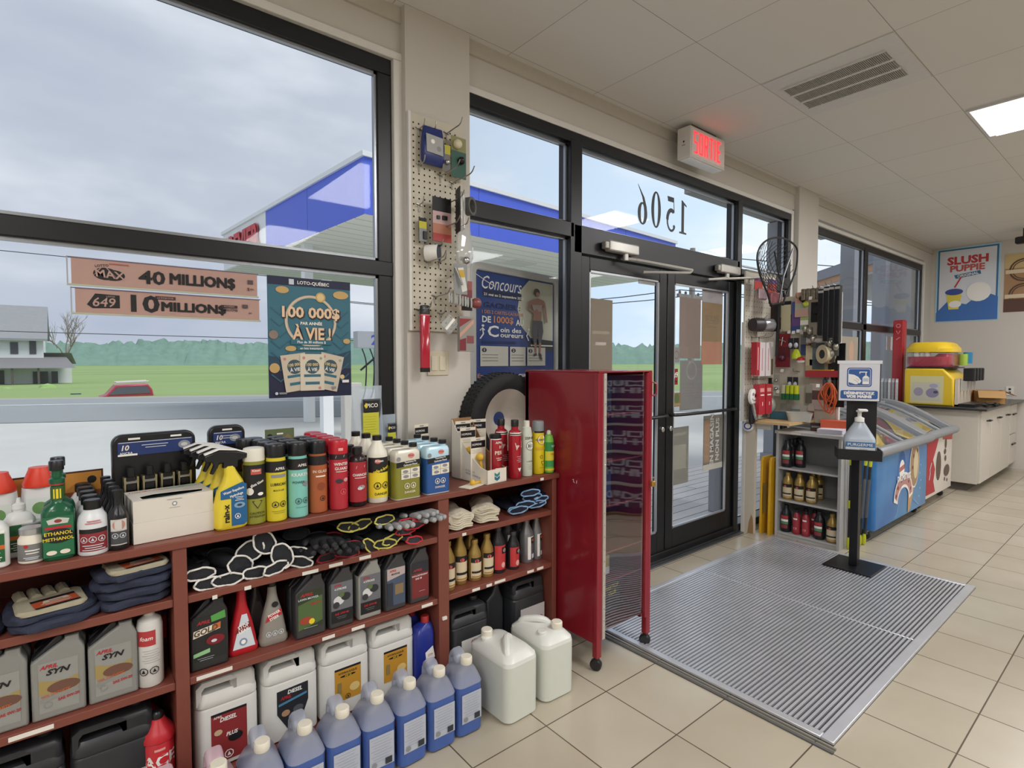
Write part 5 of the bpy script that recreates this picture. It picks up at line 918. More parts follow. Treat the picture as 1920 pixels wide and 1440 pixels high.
pl = ['blue washer fluid jug at the right end of the row, touching the big clear jug', 'second blue washer fluid jug from the right end of the row', 'third blue washer fluid jug from the right end of the row', 'fourth blue washer fluid jug from the right end of the row', 'fifth blue washer fluid jug from the right, in front of the black diesel label', 'sixth blue washer fluid jug from the right, cut by the bottom of the photo', 'last blue washer fluid jug of the row, next to the pink ones']
for i in range(7):
    l = (1.146 - i * .1215, 1.718 - .002 * (i % 2), 0)
    if i == 0: wj.location = l; wj['label'] = pl[0]; wj.rotation_euler = (0, 0, -.02)
    else: dup(wj, l, -.02 + .03 * ((i * 7) % 3 - 1), pl[i])
pk = M('#b8567c', .3, var=.03); cloudp = shell_mat('cloudy_pink_plastic', '#dcc0ca', .58, .28); wetp = shell_mat('wetted_pink_plastic', '#c98aa4', .16, .25)
p1_ = washer('pink washer fluid jug beside the end of the blue row', (.296, 1.70, 0), 0, pk, cloudp, 'pink washer fluid jugs', wetp); dup(p1_, (.175, 1.705, 0), .03, 'pink washer fluid jug at the lower left, only its top in the photo')
def cube_jug(lab, loc, rz, flip):
    t = thing('water_jug', lab, 'jug', loc, rz, 'big clear cube jugs'); sh = M('#d2d6cc', .32, var=.02); up = M('#dfe1da', .3, var=.02)
    part('body', t, mb=MB().rr([(0, .15, .235, .03), (.008, .168, .252, .034), (.225, .170, .254, .034)], sh, capt=False))
    part('shoulder', t, mb=MB().rr([(.225, .170, .254, .034), (.24, .166, .25, .036), (.262, .13, .21, .04), (.27, .10, .17, .04)], up, capb=False))
    s = 1 if flip else -1
    part('neck', t, mb=MB().lathe([(.032, .24), (.026, .262), (.022, .272), (.022, .28)], up, 20, cx=.03 * s, cy=-.07 * s))
    part('cap', t, mb=MB().lathe([(.0235, .276), (.024, .279), (.024, .296), (.021, .30)], capw, 22, cx=.03 * s, cy=-.07 * s))
    part('handle', t, mb=MB().tube(smooth_path([(-.05, .085 * s, .25), (-.04, .07 * s, .274), (0, .02 * s, .284), (.03, -.0 * s, .272), (.045, -.012 * s, .245)], 4), .015, up, 10))
    part('vent_cap', t, mb=MB().lathe([(.02, .262), (.02, .274), (.016, .277)], up, 16, cx=-.045, cy=-.06 * s)); return t
cube_jug('big clear cube-shaped jug of water standing at the right end of the blue jugs', (1.352, 1.715, 0), .03, False); cube_jug('big clear cube-shaped jug of water next to the red cabinet', (1.565, 1.72, 0), -.04, True)
# ================================================================ red display cabinet on castors
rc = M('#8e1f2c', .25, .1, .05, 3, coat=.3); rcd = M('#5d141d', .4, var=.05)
CX0, CX1, CY0, CY1, CZ0, CZ1 = 1.818, 2.205, 1.62, 2.122, .125, 1.366
t = thing('display_cabinet', 'tall red metal display cabinet on castors with a clear front and brass padlock', 'cabinet', (0, 0, 0))
part('side_panel', t, mb=MB().box((CX0, CY0 + .01, CZ0), (CX0 + .012, CY1, CZ1 - .008), rc), bevel=.002)
part('side_panel', t, mb=MB().box((CX1 - .012, CY0 + .05, CZ0), (CX1, CY1, CZ1 - .008), rc), bevel=.002)
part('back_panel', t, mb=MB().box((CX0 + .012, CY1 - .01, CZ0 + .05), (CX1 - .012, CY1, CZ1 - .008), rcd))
part('top_panel', t, mb=MB().box((CX0, CY0, CZ1 - .008), (CX1, CY1, CZ1), rc), bevel=.003)
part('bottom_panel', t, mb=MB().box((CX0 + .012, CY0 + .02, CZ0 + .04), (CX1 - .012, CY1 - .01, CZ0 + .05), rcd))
for x, y in ((CX0 - .002, CY0), (CX1 - .03, CY0), (CX0, CY1 - .03), (CX1 - .03, CY1 - .03)):
    g = part('post', t, mb=MB().rbox((x, y, .062), (x + .032, y + .03, CZ1 - .008), .004, rc)); part('castor_fork', g, mb=MB().box((x + .008, y + .005, .035), (x + .024, y + .025, .064), M('#3c3c40', .4, .7)))
    part('castor_wheel', g, mb=MB().at((x + .016, y + .02, .027), ry=PI / 2, rz=.5).lathe([(.022, -.014), (.027, -.009), (.027, .009), (.022, .014)], M('#1a1a1c', .4), 18))
part('hinge_strip', t, mb=MB().box((CX0 + .03, CY0 - .004, CZ0 + .02), (CX0 + .048, CY0 + .004, CZ1 - .01), M('#cfc6bb', .35, .5)))
mb = MB()
for k in range(22): mb.sphere((CX0 + .039, CY0 - .005, CZ0 + .05 + k * .055), .003, CHROME, 6, 4)
part('rivet', t, mb=mb)['kind'] = 'stuff'
plexi = glass_mat('clear_plastic_sheet', (.86, .88, .92), 4.5)
mb = MB(); n = 14; ring = [(CX0 + .048 + (CX1 - CX0 - .08) * i / n, CY0 + .004 + .003 * math.sin(PI * i / n)) for i in range(n + 1)]
mb.loft([[(x, y + .0012 * math.sin(z * 9), z) for x, y in ring] for z in [CZ0 + .05 + (CZ1 - CZ0 - .07) * k / 16 for k in range(17)]], plexi, False, False, True, closed=False); part('clear_front', t, mb=mb, angle=3)
part('door_edge', t, mb=MB().box((CX1 - .05, CY0 - .006, CZ0 + .03), (CX1 - .032, CY0 + .006, CZ1 - .012), rc)); part('door_handle', t, mb=MB().tube([(CX1 + .002, CY0 + .0, 1.24), (CX1 + .014, CY0 - .012, 1.25), (CX1 + .014, CY0 - .012, 1.30), (CX1 + .002, CY0, 1.31)], .005, rc))
for z in (.36, .50, .72, .93, 1.15):
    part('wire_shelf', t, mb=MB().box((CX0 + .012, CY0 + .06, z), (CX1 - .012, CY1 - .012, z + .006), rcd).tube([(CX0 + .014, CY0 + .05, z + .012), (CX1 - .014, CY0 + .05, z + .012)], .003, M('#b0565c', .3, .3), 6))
part('scratch', t, mb=decal(MB(), S_flat((CX0, 1.76, .85), (0, -1, 0)), [('l', [(-.02, .006), (-.012, .008), (-.014, -.004), (-.006, -.006)], .003, WH), ('l', [(.008, .006), (.006, -.008)], .003, WH)]))
brs = M('#c9a04a', .3, .8); t = thing('padlock', 'small brass padlock hanging on the latch of the red cabinet', 'padlock', (CX1 - .01, CY0 - .018, .80))
part('lock_body', t, mb=MB().rbox((-.013, -.007, 0), (.013, .007, .026), .004, brs)); part('shackle', t, mb=MB().tube(smooth_path([(-.008, 0, .024), (-.008, 0, .038), (0, 0, .045), (.008, 0, .038), (.008, 0, .024)], 4), .0025, CHROME))
# goods inside the cabinet
for i, (x, z, w_, c, lab) in enumerate(((1.92, .175, .12, '#33352e', 'dark pack with yellow lettering on the cabinet floor, left one'), (2.06, .175, .12, '#3b3a35', 'dark pack with yellow lettering on the cabinet floor, right one'))):
    t = thing('boxed_part', lab, 'package', (x, 1.76, z)); part('box', t, mb=MB().box((-w_ / 2, -.02, 0), (w_ / 2, .02, .17), M(c, .4)))
    part('print', t, mb=decal(MB(), S_flat((0, -.02, .1)), [('t', 'PARTICIP', 0, .02, .018, YL, .02, .9, 0, .1), ('t', 'CLUB', 0, -.01, .018, YL, .02, .9, 0, .1)]))
t = thing('boxed_part', 'yellow and white card pack on the wire shelf above the dark packs', 'package', (2.0, 1.75, .372)); part('box', t, mb=MB().box((-.03, -.015, 0), (.03, .015, .09), M('#c7b256', .5)).box((-.03, -.016, 0), (.03, -.015, .035), WH))
for i, (x, z, h, c) in enumerate(((1.89, .512, .16, '#8d3a30'), (1.98, .512, .08, '#c9a45c'), (1.90, .732, .16, '#55585e'), (2.04, .732, .14, '#3b4a7a'), (1.9, .942, .17, '#9298a0'), (2.05, .942, .13, '#2f2f36'), (1.9, 1.162, .16, '#5c626c'), (2.04, 1.162, .15, '#3a3f58'))):
    solo('boxed_part', MB().rbox((-.04, -.03, 0), (.04, .03, h), .004, M(c, .5, var=.2, scale=40)), ('brownish red', 'straw yellow', 'dark grey', 'blue', 'light grey', 'black', 'slate grey', 'navy')[i] + ' packet on the ' + ('second', 'second', 'third', 'third', 'fourth', 'fourth', 'top', 'top')[i] + ' wire shelf up inside the red cabinet', 'package', (x, 1.80, z), .1 * (i % 3 - 1))
# beer cases further back in the shop, seen only as a mirror image in the clear front
cs = M('#2a2f6c', .4, var=.08, scale=6)
c0 = None
for col_ in range(3):
    for r in range(5):
        l = (3.62 + col_ * .415, -.14, .02 + r * .262)
        lab = 'dark blue beer case stacked in the aisle, mirrored in the clear cabinet front'
        if c0 is None:
            c0 = thing('beer_case', lab, 'beer case', l, 0, 'stacked dark blue beer cases'); part('case', c0, mb=MB().box((-.205, -.14, 0), (.205, .14, .235), cs), bevel=.004)
            part('shelf_strip', c0, mb=MB().box((-.21, .135, .237), (.21, .15, .258), M('#dcdcdc', .4)).box((-.21, -.14, .237), (.21, .135, .24), M('#6d6d70', .5)))
            part('lettering', c0, mb=decal(MB(), S_flat((0, .14, .12), (-1, 0, 0)), [('t', 'BUD', -.03, .035, .055, flat('#e6e8f6'), .03, .9), ('t', 'LIGHT', -.03, -.035, .055, flat('#e6e8f6'), .03, .9), ('p', [(.14, -.1), (.2, -.1), (.2, .1), (.17, .1)], flat('#9aa0b8'))]))
        else: dup(c0, l, 0, lab)
solo('pallet', MB().box((3.38, -.3, 0), (4.7, .02, .02), M('#8a7a62', .8)), 'low wooden pallet under the stacked beer cases', 'pallet')
# ================================================================ peg board on the pier, hooks and hanging goods
PX0, PX1, PZ0, PZ1, PY = 1.222, 1.503, 1.55, 2.53, 2.222
pegm = M('#cbc4b2', .6, var=.03)
t = thing('peg_board', 'cream perforated peg board screwed to the pier between window and entrance', 'peg board', (0, 0, 0))
part('board', t, mb=MB().box((PX0, PY, PZ0), (PX1, PY + .008, PZ1), pegm)); part('edge_strip', t, mb=MB().box((PX0 - .012, PY - .004, PZ0), (PX0, PY + .012, PZ1 + .004), trimw))
def holes(mb, S, w_, h, px, pz, m):
    for i in range(int(w_ / px)):
        for j in range(int(h / pz)): decal(mb, S, [('c', (i + .5) * px, (j + .5) * pz, .0042, m)], h0=.0006)
hm = flat('#1f1d1b', .9); mb = MB(); holes(mb, S_flat((PX0, PY, PZ0)), PX1 - PX0, PZ1 - PZ0, .0281, .028, hm); part('peg_hole', t, mb=mb)['kind'] = 'stuff'
hook0 = None; HM = M('#a9a7a2', .3, .9)
def hook(x, z, L, up=.02, y=PY, rz=0, lab=None, grp='steel peg hooks on the cream peg board', tilt=0.0):
    lab = lab or 'thin steel peg hook sticking out of the cream peg board'
    t = thing('peg_hook', lab, 'hook', (x, y, z), rz, grp)
    part('prong', t, mb=MB().tube(smooth_path([(0, 0, 0), (tilt * L * .5, -L * .5, .004), (tilt * L * .9, -L * .85, .008), (tilt * L, -L, .012 + up)], 4), .0028, HM, 7))
    part('clip', t, mb=MB().tube([(-.014, -.004, .008), (.014, -.004, .002)], .0034, HM, 6).tube([(0, -.004, 0), (.002, -.004, -.028)], .0028, HM, 6)); return t
pegz = [(1.262, 2.46, .06), (1.335, 2.475, .035), (1.262, 2.30, .06), (1.375, 2.275, .17), (1.44, 2.255, .19), (1.41, 2.48, .14), (1.405, 2.15, .16), (1.26, 2.12, .05), (1.375, 2.03, .17), (1.47, 2.05, .10), (1.33, 1.93, .10), (1.30, 1.865, .17), (1.34, 1.71, .14), (1.365, 1.875, .07), (1.255, 1.64, .12), (1.37, 1.63, .05), (1.46, 1.74, .11), (1.46, 1.82, .09), (1.44, 1.58, .08)]
for x, z, L_ in pegz: hook(x, z, L_)
clr = glass_mat('blister_plastic', (.93, .95, .95), 1.6, .22)
def hang(name, lab, cat, loc, rz, parts):
    t = thing(name, lab, cat, loc, rz)
    for nm_, mb in parts: part(nm_, t, mb=mb)
    return t
def cardp(w_, h, cols, txt=None, tc=WH, d=.003):
    """backing card hanging from z=0 downwards with colour bands from the top"""
    mb = MB().box((-w_ / 2, -d, -h), (w_ / 2, 0, 0), cols[0][1]); it = []
    for a, m in cols[1:]: it.append(('r', -w_ / 2, -h, w_ / 2, -h * a, m))
    if txt: it.append(('t', txt, 0, -h * .12, h * .08, tc))
    return decal(mb, S_flat((0, -d, 0)), it)
hang('bagged_part', 'dark blue bagged package with a grey window, top left of the cream peg board', 'package', (1.318, 2.19, 2.475), 0, [('bag', MB().loft([[(x, y, z) for x, y in rrect(w_, d, .004, 2)] for z, w_, d in ((-.17, .10, .01), (-.15, .11, .03), (-.08, .11, .035), (-.03, .11, .01), (0, .1, .004))], M('#22306e', .3, var=.3, scale=30))), ('window', decal(MB(), S_flat((0, -.019, -.085)), [('p', [(-.042, -.035), (.045, -.04), (.045, .04), (-.045, .045)], flat('#a6a7a4')), ('c', -.01, .015, .01, WH), ('c', .022, -.012, .012, flat('#8b8c8b'))]))])
hang('carded_part', 'green card pack with cream bulb and black plug, top right of the peg board', 'carded part', (1.455, 2.185, 2.465), .05, [('card', cardp(.085, .19, [(0, flat('#8d8a5c')), (.35, flat('#2f5a4c'))])), ('bulb', MB().sphere((-.015, -.015, -.04), .022, M('#d9d0b0', .4))), ('plug', MB().sphere((.008, -.014, -.11), .018, BLACK))])
hang('carded_part', 'narrow card with a yellow patch between the blue bag and the green card', 'carded part', (1.385, 2.18, 2.41), -.05, [('card', cardp(.04, .12, [(0, flat('#b9b12e')), (.35, flat('#6d6d6b'))])), ('metal_part', MB().sphere((0, -.01, -.08), .012, CHROME))])
t = thing('tape_roll', 'grey adhesive tape roll hanging at the right edge of the cream peg board', 'tape', (1.472, 2.14, 2.135), .5)
part('roll', t, mb=MB().at(rx=PI / 2).loft([[(r * math.cos(2 * PI * i / 24), r * math.sin(2 * PI * i / 24), z) for r, z in ((.042, 0), (.042, .03), (.030, .03), (.030, 0))] for i in range(25)], M('#5c5c5a', .5), False, False))
hang('carded_part', 'salmon pink card pack with a black header in the middle of the peg board', 'carded part', (1.352, 2.17, 2.16), .0, [('card', cardp(.10, .20, [(0, BK), (.32, flat('#c9a9a8')), (.6, flat('#b87a62')), (.82, flat('#a83f3a'))])), ('lamp', MB().box((-.03, -.012, -.10), (-.015, -.003, -.085), BLACK).box((0, -.012, -.10), (.024, -.003, -.082), BLACK))])
hang('carded_part', 'clear folded blister pack with a pink card standing out from the salmon card', 'carded part', (1.40, 2.11, 2.20), 1.25, [('card', cardp(.075, .2, [(0, BK), (.3, flat('#c9a9a8')), (.7, flat('#b0504a'))])), ('blister', MB().rbox((-.03, -.03, -.19), (.03, -.004, -.02), .01, clr))])
hang('carded_part', 'small yellow tag pack with a grey lower half at the left of the peg board', 'carded part', (1.265, 2.195, 2.06), .05, [('card', cardp(.04, .105, [(0, BK), (.15, flat('#c9c23a')), (.45, flat('#8f9296'))])), ('connector', MB().box((.0, -.012, -.095), (.018, -.003, -.06), BLACK))])
t = thing('tape_roll', 'white roll with a dark core on a hook left on the cream peg board', 'tape', (1.285, 2.20, 1.905), .75)
part('roll', t, mb=MB().at(rx=PI / 2).lathe([(.036, 0), (.037, .01), (.037, .06), (.036, .062)], WHITE, 24, capb=False, capt=False)); part('core', t, mb=MB().at((0, -.061, 0), rx=PI / 2).lathe([(.037, 0), (.037, .002)], M('#2e3644', .5), 24))
hang('bagged_part', 'clear crumpled bag of small fittings right of the middle of the peg board', 'package', (1.455, 2.14, 2.04), -.1, [('bag', MB().loft([[(x, y, z) for x, y in rrect(w_, d, .006, 2)] for z, w_, d in ((-.19, .05, .02), (-.15, .08, .04), (-.09, .085, .03), (-.03, .07, .02), (0, .06, .004))], clr)), ('fitting', MB().sphere((.0, -.02, -.16), .018, CHROME).tube([(-.02, 0, -.15), (.02, 0, -.15)], .01, CHROME, 8))])
hang('carded_part', 'grey card with a yellow and white strip hanging askew on the cream peg board', 'carded part', (1.42, 2.12, 1.86), -.1, [('card', decal(MB().box((-.035, -.003, -.14), (.035, 0, 0), flat('#8f9190')), S_flat((0, -.003, -.06)), [('p', [(-.015, .04), (.014, .045), (.034, -.06), (.008, -.07)], flat('#d9d9d2')), ('p', [(-.012, .03), (.016, .034), (.022, .0), (-.004, -.004)], flat('#c9a637'))])), ('clip', MB().tube([(-.03, -.01, -.02), (.0, -.02, -.1)], .006, CHROME))])
cl0 = None
for k in range(9):
    l = (1.355 + k * .015, 2.11 + .004 * (k % 2), 1.72 - .002 * k)
    if cl0 is None:
        cl0 = thing('clip_pack', 'slim clear pack in the row of packs on the lower peg board hook', 'package', l, .9, 'slim clear packs on one hook'); part('pack', cl0, mb=MB().rbox((-.022, -.004, -.045), (.022, .004, 0), .002, M('#b4b6b4', .15, .3)).box((-.012, -.0045, -.035), (.012, -.004, -.012), WH))
    else: dup(cl0, l, .9 + .06 * (k % 3 - 1))
hang('carded_part', 'red and grey carded part behind the row of slim clear packs', 'carded part', (1.475, 2.15, 1.79), 0, [('card', cardp(.06, .14, [(0, flat('#9c5550')), (.3, flat('#7c3a3c')), (.6, flat('#4f5055'))])), ('round_part', MB().sphere((.035, -.03, -.105), .026, M('#8a4a48', .3)))])
hang('carded_part', 'clear diamond-tilted pack with a white strip under the row of slim packs', 'carded part', (1.375, 2.16, 1.625), 0, [('blister', MB().at((0, -.01, -.045), ry=.75).rbox((-.034, -.012, -.036), (.034, .012, .036), .006, clr).box((-.008, -.014, -.034), (.004, -.012, .034), WH))])
hang('carded_part', 'pack with slanted red stripes at the lower right corner of the peg board', 'carded part', (1.462, 2.15, 1.62), 0, [('card', decal(MB().box((-.04, -.02, -.165), (.04, 0, 0), flat('#8f8d86')), S_flat((0, -.02, -.08)), [('p', [(-.04, -.02), (.04, .05), (.04, .07), (-.04, .0)], flat('#c99a86')), ('p', [(-.04, .03), (-.04, .07), (.03, .07)], flat('#8a2f33')), ('p', [(-.04, -.08), (-.005, -.08), (-.005, -.02), (-.04, -.03)], flat('#7a2630')), ('r', -.0, -.045, .04, -.01, flat('#84474a'))]))])
t = thing('jumbo_lighter', 'oversized red lighter with a black top hanging at the lower left of the peg board', 'lighter', (1.268, 2.185, 1.362))
part('body', t, mb=MB().rr([(0, .046, .024, .010), (.26, .050, .026, .011), (.262, .048, .024, .011)], M('#b01c34', .12, coat=.5))); part('base', t, mb=MB().rr([(-.002, .047, .025, .010), (.018, .0475, .0255, .010)], BLACK))
part('head', t, mb=MB().rr([(.262, .048, .024, .01), (.30, .044, .022, .008), (.303, .03, .018, .006)], BLACK)); part('collar', t, mb=MB().rr([(.255, .0495, .0265, .010), (.261, .0495, .0265, .010)], M('#d86a72', .3)))
t = thing('light_switch', 'ivory double rocker light switch on the pier below the peg board', 'light switch', (1.365, 2.2349, 1.40))
part('plate', t, mb=MB().rbox((-.058, -.006, -.058), (.058, 0, .058), .005, M('#cfc6ae', .4)), bevel=.001)
for s_ in (-1, 1): part('rocker', t, mb=MB().box((s_ * .023 - .016, -.010, -.034), (s_ * .023 + .016, -.006, .034), M('#d9d1bb', .3)), bevel=.001)
# ================================================================ things stuck on or standing behind the window glass
YG = 2.3195
pinkp = M('#b9968b', .6, var=.04)
def thick(s, u, v, h, m, w_): return [('t', s, u + a * .0022, v + b * .0016, h, m, 0, w_) for a in (-1, 0, 1) for b in (-1, 1)]
def strip_sign(lab, x0, x1, z0, z1, art):
    t = thing('lottery_sign', lab, 'sign', ((x0 + x1) / 2, YG, (z0 + z1) / 2)); w_, h = (x1 - x0) / 2, (z1 - z0) / 2
    part('panel', t, mb=decal(MB().box((-w_, -.004, -h), (w_, 0, h), pinkp), S_flat((0, -.004, 0)), art(w_, h)))
    part('holder', t, mb=MB().box((-w_ - .012, -.007, -h - .006), (w_ + .004, .001, -h), M('#b9bda6', .4)).box((-w_ - .012, -.007, h), (w_ + .004, .001, h + .003), M('#77728a', .4)).box((-w_ - .012, -.007, -h), (-w_ - .008, .001, h), M('#aab0b4', .4))); return t
strip_sign('pink strip sign reading 40 millions, the upper of two on the window glass', .016, .588, 1.666, 1.752, lambda w_, h: [('c', -.195, -.003, .034, BK, .62), ('c', -.175, -.006, .034, BK, .55), ('p', [(-.235, -.02), (-.20, .024), (-.16, -.02), (-.2, .03)], pinkp), ('t', 'MAX', -.182, -.004, .024, pinkp, .02, 1.1, -.2, -.08), ('t', 'LOTTO', -.205, .024, .008, BK, .01, 1, 0, .15), ('t', '40', -.063, -.003, .044, BK, .03, -.08), *thick('MILLION$', .098, -.004, .037, BK, -.212), ('r', .25, .002, .27, .018, flat('#57484a')), ('r', .25, -.024, .256, -.012, flat('#57484a')), ('t', '18+', .266, -.018, .007, BK), ('r', -.185, .031, -.13, .033, RD)])
strip_sign('pink strip sign reading 10 millions, the lower of two on the window glass', .024, .594, 1.572, 1.652, lambda w_, h: [('p', [(-.255, -.012), (-.232, .026), (-.165, .024), (-.165, -.02), (-.24, -.024)], BK), ('t', '649', -.208, -.002, .030, pinkp, .01, 1, .15), ('t', 'LOTTO', -.19, .018, .005, pinkp), ('t', '10', -.0915, .0, .056, BK, .03, -.085), *thick('MILLION$', .060, -.008, .031, BK, -.205), ('r', -.062, .019, .0, .030, flat('#3c2226')), ('t', "LA BOULE D'OR", -.031, .0245, .006, pinkp, .01, .8), ('t', '- - - - - -', -.01, -.031, .004, BK), ('r', .148, .002, .205, .012, flat('#3c2226')), ('t', 'LE CLASSIQUE', .1765, .007, .005, pinkp, .01, .8), ('t', '5 MILLION$', .177, -.006, .009, BK, .02, .85), ('r', .222, .004, .242, .018, flat('#57484a')), ('t', '18+', .25, -.014, .006, BK)])
# big dark blue lottery poster
t = thing('poster', 'dark teal lottery poster with gold coins and three tickets on the window glass', 'poster', (.796, YG - .008, 1.507)); w_, h = .172, .247
tl = flat('#386e80'); tl2 = flat('#2f5f72'); nv = flat('#1c2140'); cn = flat('#c9a76a'); cn2 = flat('#e3c98e'); cream = flat('#e9c9a6')
mb = MB().box((-w_, 0, -h), (w_, .004, h), tl)
it = [('r', -w_, -h, w_, -h * .52, nv), ('p', [(-w_, -h * .52), (w_, -h * .52), (w_, -h * .2), (0, -h * .42), (-w_, -h * .3)], flat('#27475c')), ('r', -w_, h * .86, w_, h, nv), ('r', -.088, h * .88, -.068, h * .97, LB), ('t', 'LOTO-QUÉBEC', .012, h * .925, .013, WH, .02, 1.05)]
for k in range(7): it += [('l', [(-w_ + .01, .12 - k * .045), (-w_ + .045, .09 - k * .045), (-w_ + .08, .12 - k * .045)], .006, tl2), ('l', [(w_ - .08, .12 - k * .045), (w_ - .045, .09 - k * .045), (w_ - .01, .12 - k * .045)], .006, tl2)]
it += [('c', -.115, .193, .026, cn, .55), ('c', .128, .188, .034, cn, .5), ('o', 0, .07, .108, .012, flat('#b9b3a4'), 36), ('o', 0, .07, .105, .004, cream, 36), ('c', .04, .172, .021, cn), ('c', .04, .172, .015, cn2), ('c', -.152, .01, .018, flat('#8d7c70'), 1), ('c', .152, -.01, .016, cn, .7), ('c', -.085, -.045, .022, cn, .5), ('c', -.15, -.125, .020, cn), ('c', .098, -.095, .024, cn), ('c', .098, -.095, .017, cn2), ('c', .13, -.165, .010, cn2),
       ('t', '100 000$', .006, .098, .042, flat('#3b2a26'), .05, -.245), ('t', '100 000$', .002, .102, .042, cream, .03, -.24), ('t', 'PAR ANNÉE', .0, .062, .012, WH, .03), ('t', 'À VIE !', .006, .020, .048, flat('#3b2a26'), .05, -.165), ('t', 'À VIE !', .002, .024, .048, cream, .03, -.16), ('r', -.085, -.028, .085, -.008, flat('#2b6a7a')), ('t', 'Plus de 30 millions $', 0, -.018, .010, WH), ('r', -.06, -.052, .07, -.034, flat('#2b6a7a')), ('t', 'en lots instantanés', 0, -.043, .009, WH)]
for cx, ro, m in ((-.068, .14, flat('#cfc3ad')), (.072, -.22, flat('#cfc3ad')), (.0, 0, flat('#dcd2bd'))):
    c_, s_ = math.cos(ro), math.sin(ro); q = lambda a, b: (cx + a * c_ - b * s_, -.145 + a * s_ + b * c_)
    it += [('p', [q(-.05, -.075), q(.05, -.075), q(.05, .078), q(-.05, .078)], m), ('c', *q(0, .025), .030, flat('#3c5660')), ('t', '100 000', *q(0, .034), .012, cn2, .02, .9, 0, ro), ('t', 'À VIE', *q(0, .015), .014, WH, .02, .9, 0, ro), ('p', [q(-.035, -.018), q(.035, -.018), q(.035, -.007), q(-.035, -.007)], tl), ('p', [q(-.03, -.05), q(.03, -.05), q(.03, -.038), q(-.03, -.038)], tl), ('c', *q(-.035, .062), .006, flat('#c98a7c')), ('c', *q(.036, .06), .006, flat('#9aa88c')), ('c', *q(.03, -.065), .006, flat('#c98a7c'))]
it += [('r', .128, -.19, .158, -.178, WH), ('c', -.145, -.228, .006, LB), ('r', -.135, -.232, -.105, -.224, GY), ('r', .08, -.215, .10, -.205, GY)]
part('sheet', t, mb=decal(mb, S_flat((0, 0, 0)), it, h0=.0004, dh=.00012))
# backs of posters on the door leaves (paper seen from inside)
def paper(name, lab, x0, x1, z0, z1, col, art=None, y=2.315, group=None):
    pm = bpy.data.materials.new('paper'); pm.use_nodes = True; n = pm.node_tree.nodes; l = pm.node_tree.links; n.clear(); o = n.new('ShaderNodeOutputMaterial'); a = n.new('ShaderNodeBsdfDiffuse'); b = n.new('ShaderNodeBsdfTranslucent'); m = n.new('ShaderNodeMixShader')
    a.inputs[0].default_value = lin(col); b.inputs[0].default_value = lin(col); m.inputs[0].default_value = .45; l.new(a.outputs[0], m.inputs[1]); l.new(b.outputs[0], m.inputs[2]); l.new(m.outputs[0], o.inputs[0])
    mb = MB().box((x0, y, z0), (x1, y + .0012, z1), pm); cx, cz = (x0 + x1) / 2, (z0 + z1) / 2
    if art: decal(mb, S_flat((cx, y, cz)), art, h0=.0004)
    return solo(name, mb, lab, 'poster', group=group)
soft = lambda c: M(c, .8)
paper('poster', 'blank beige back of a poster on the left door leaf', 2.48, 2.72, 1.30, 1.80, '#b5a898', [('r', -.07, .03, .09, .05, soft('#a39786')), ('r', -.04, -.04, .06, -.02, soft('#c9b9b0'))], 2.3135)
paper('poster', 'blank pinkish back of a poster at the top of the right door leaf', 3.462, 3.74, 1.43, 1.88, '#b3a199', None, 2.3135)
paper('poster', 'faded orange poster with a grey top at the upper right of the right door leaf', 3.755, 4.05, 1.385, 2.0, '#b9a184', [('r', -.147, .17, .147, .307, soft('#a9a2a6')), ('r', -.147, -.307, .147, -.13, soft('#b5836c')), ('t', 'SOUPE', .0, .05, .045, soft('#8d7a66')), ('r', -.08, .01, .08, .02, soft('#8d7a66')), ('r', -.06, -.02, .06, -.01, soft('#8d7a66')), ('r', -.05, .22, .05, .25, soft('#9c9498'))], 2.3135)
paper('poster', 'grey printed poster with a faint ring in the middle of the right door leaf', 3.478, 3.775, 1.045, 1.415, '#a8a5a3', [('o', 0, .11, .07, .012, soft('#97938f')), ('t', 'S S S', 0, .01, .02, soft('#8f8b88'))] + lines(0, -.02, .22, 4, .02, soft('#989490'), .003), 2.3135)
paper('poster', 'olive tinted poster low on the right door leaf', 3.372, 3.6, .50, .925, '#aeaaa0', [('r', -.08, .15, .08, .17, soft('#9b978a')), ('r', -.08, -.1, .08, .08, soft('#a09c8e'))], 2.3135)
paper('poster', 'brown and grey poster with white block lettering low on the right door leaf', 3.80, 4.08, .555, .985, '#a39c92', [('r', -.13, -.15, -.05, .18, soft('#a88a70')), ('t', 'EN MAGASIN', -.02, .02, .05, soft('#d0ccc6'), .03, 1, 0, PI / 2), ('t', 'NON PLUS', .06, .02, .05, soft('#d0ccc6'), .03, 1, 0, PI / 2), ('r', -.14, -.215, .14, -.17, soft('#c9c4b8'))], 2.3135)
def sticker(lab, x0, x1, z0, z1, col, art): solo('sticker', decal(MB().box((x0, 2.300, z0), (x1, 2.3055, z1), flat(col)), S_flat(((x0 + x1) / 2, 2.300, (z0 + z1) / 2)), art, h0=.0003), lab, 'sticker')
sticker('grey information sticker in the top right corner of the left door glass', 2.97, 3.15, 1.93, 2.03, '#a9a9a9', [('c', -.045, .025, .018, BK), ('c', .035, .022, .014, flat('#6d6d70'), .6)] + lines(0, -.005, .14, 4, .012, flat('#8d8d8d'), .003))
sticker('small dark red sticker on the right door leaf near the meeting stile', 3.372, 3.43, 1.24, 1.355, '#8c2a2c', [('t', '#9', 0, .012, .04, WH), ('r', -.018, -.04, -.004, -.03, BK), ('r', .004, -.04, .018, -.03, BK)])
sticker('small green and brown picture sticker below the dark red one', 3.372, 3.47, 1.08, 1.18, '#8a7350', [('c', 0, .01, .03, flat('#5c7040'), 1.2), ('r', -.045, -.045, .045, -.025, flat('#a08a60'))])
sticker('small brownish grey sticker above the dark red one', 3.372, 3.45, 1.40, 1.51, '#8f8a88', [('o', 0, 0, .03, .006, flat('#6d6866'))])
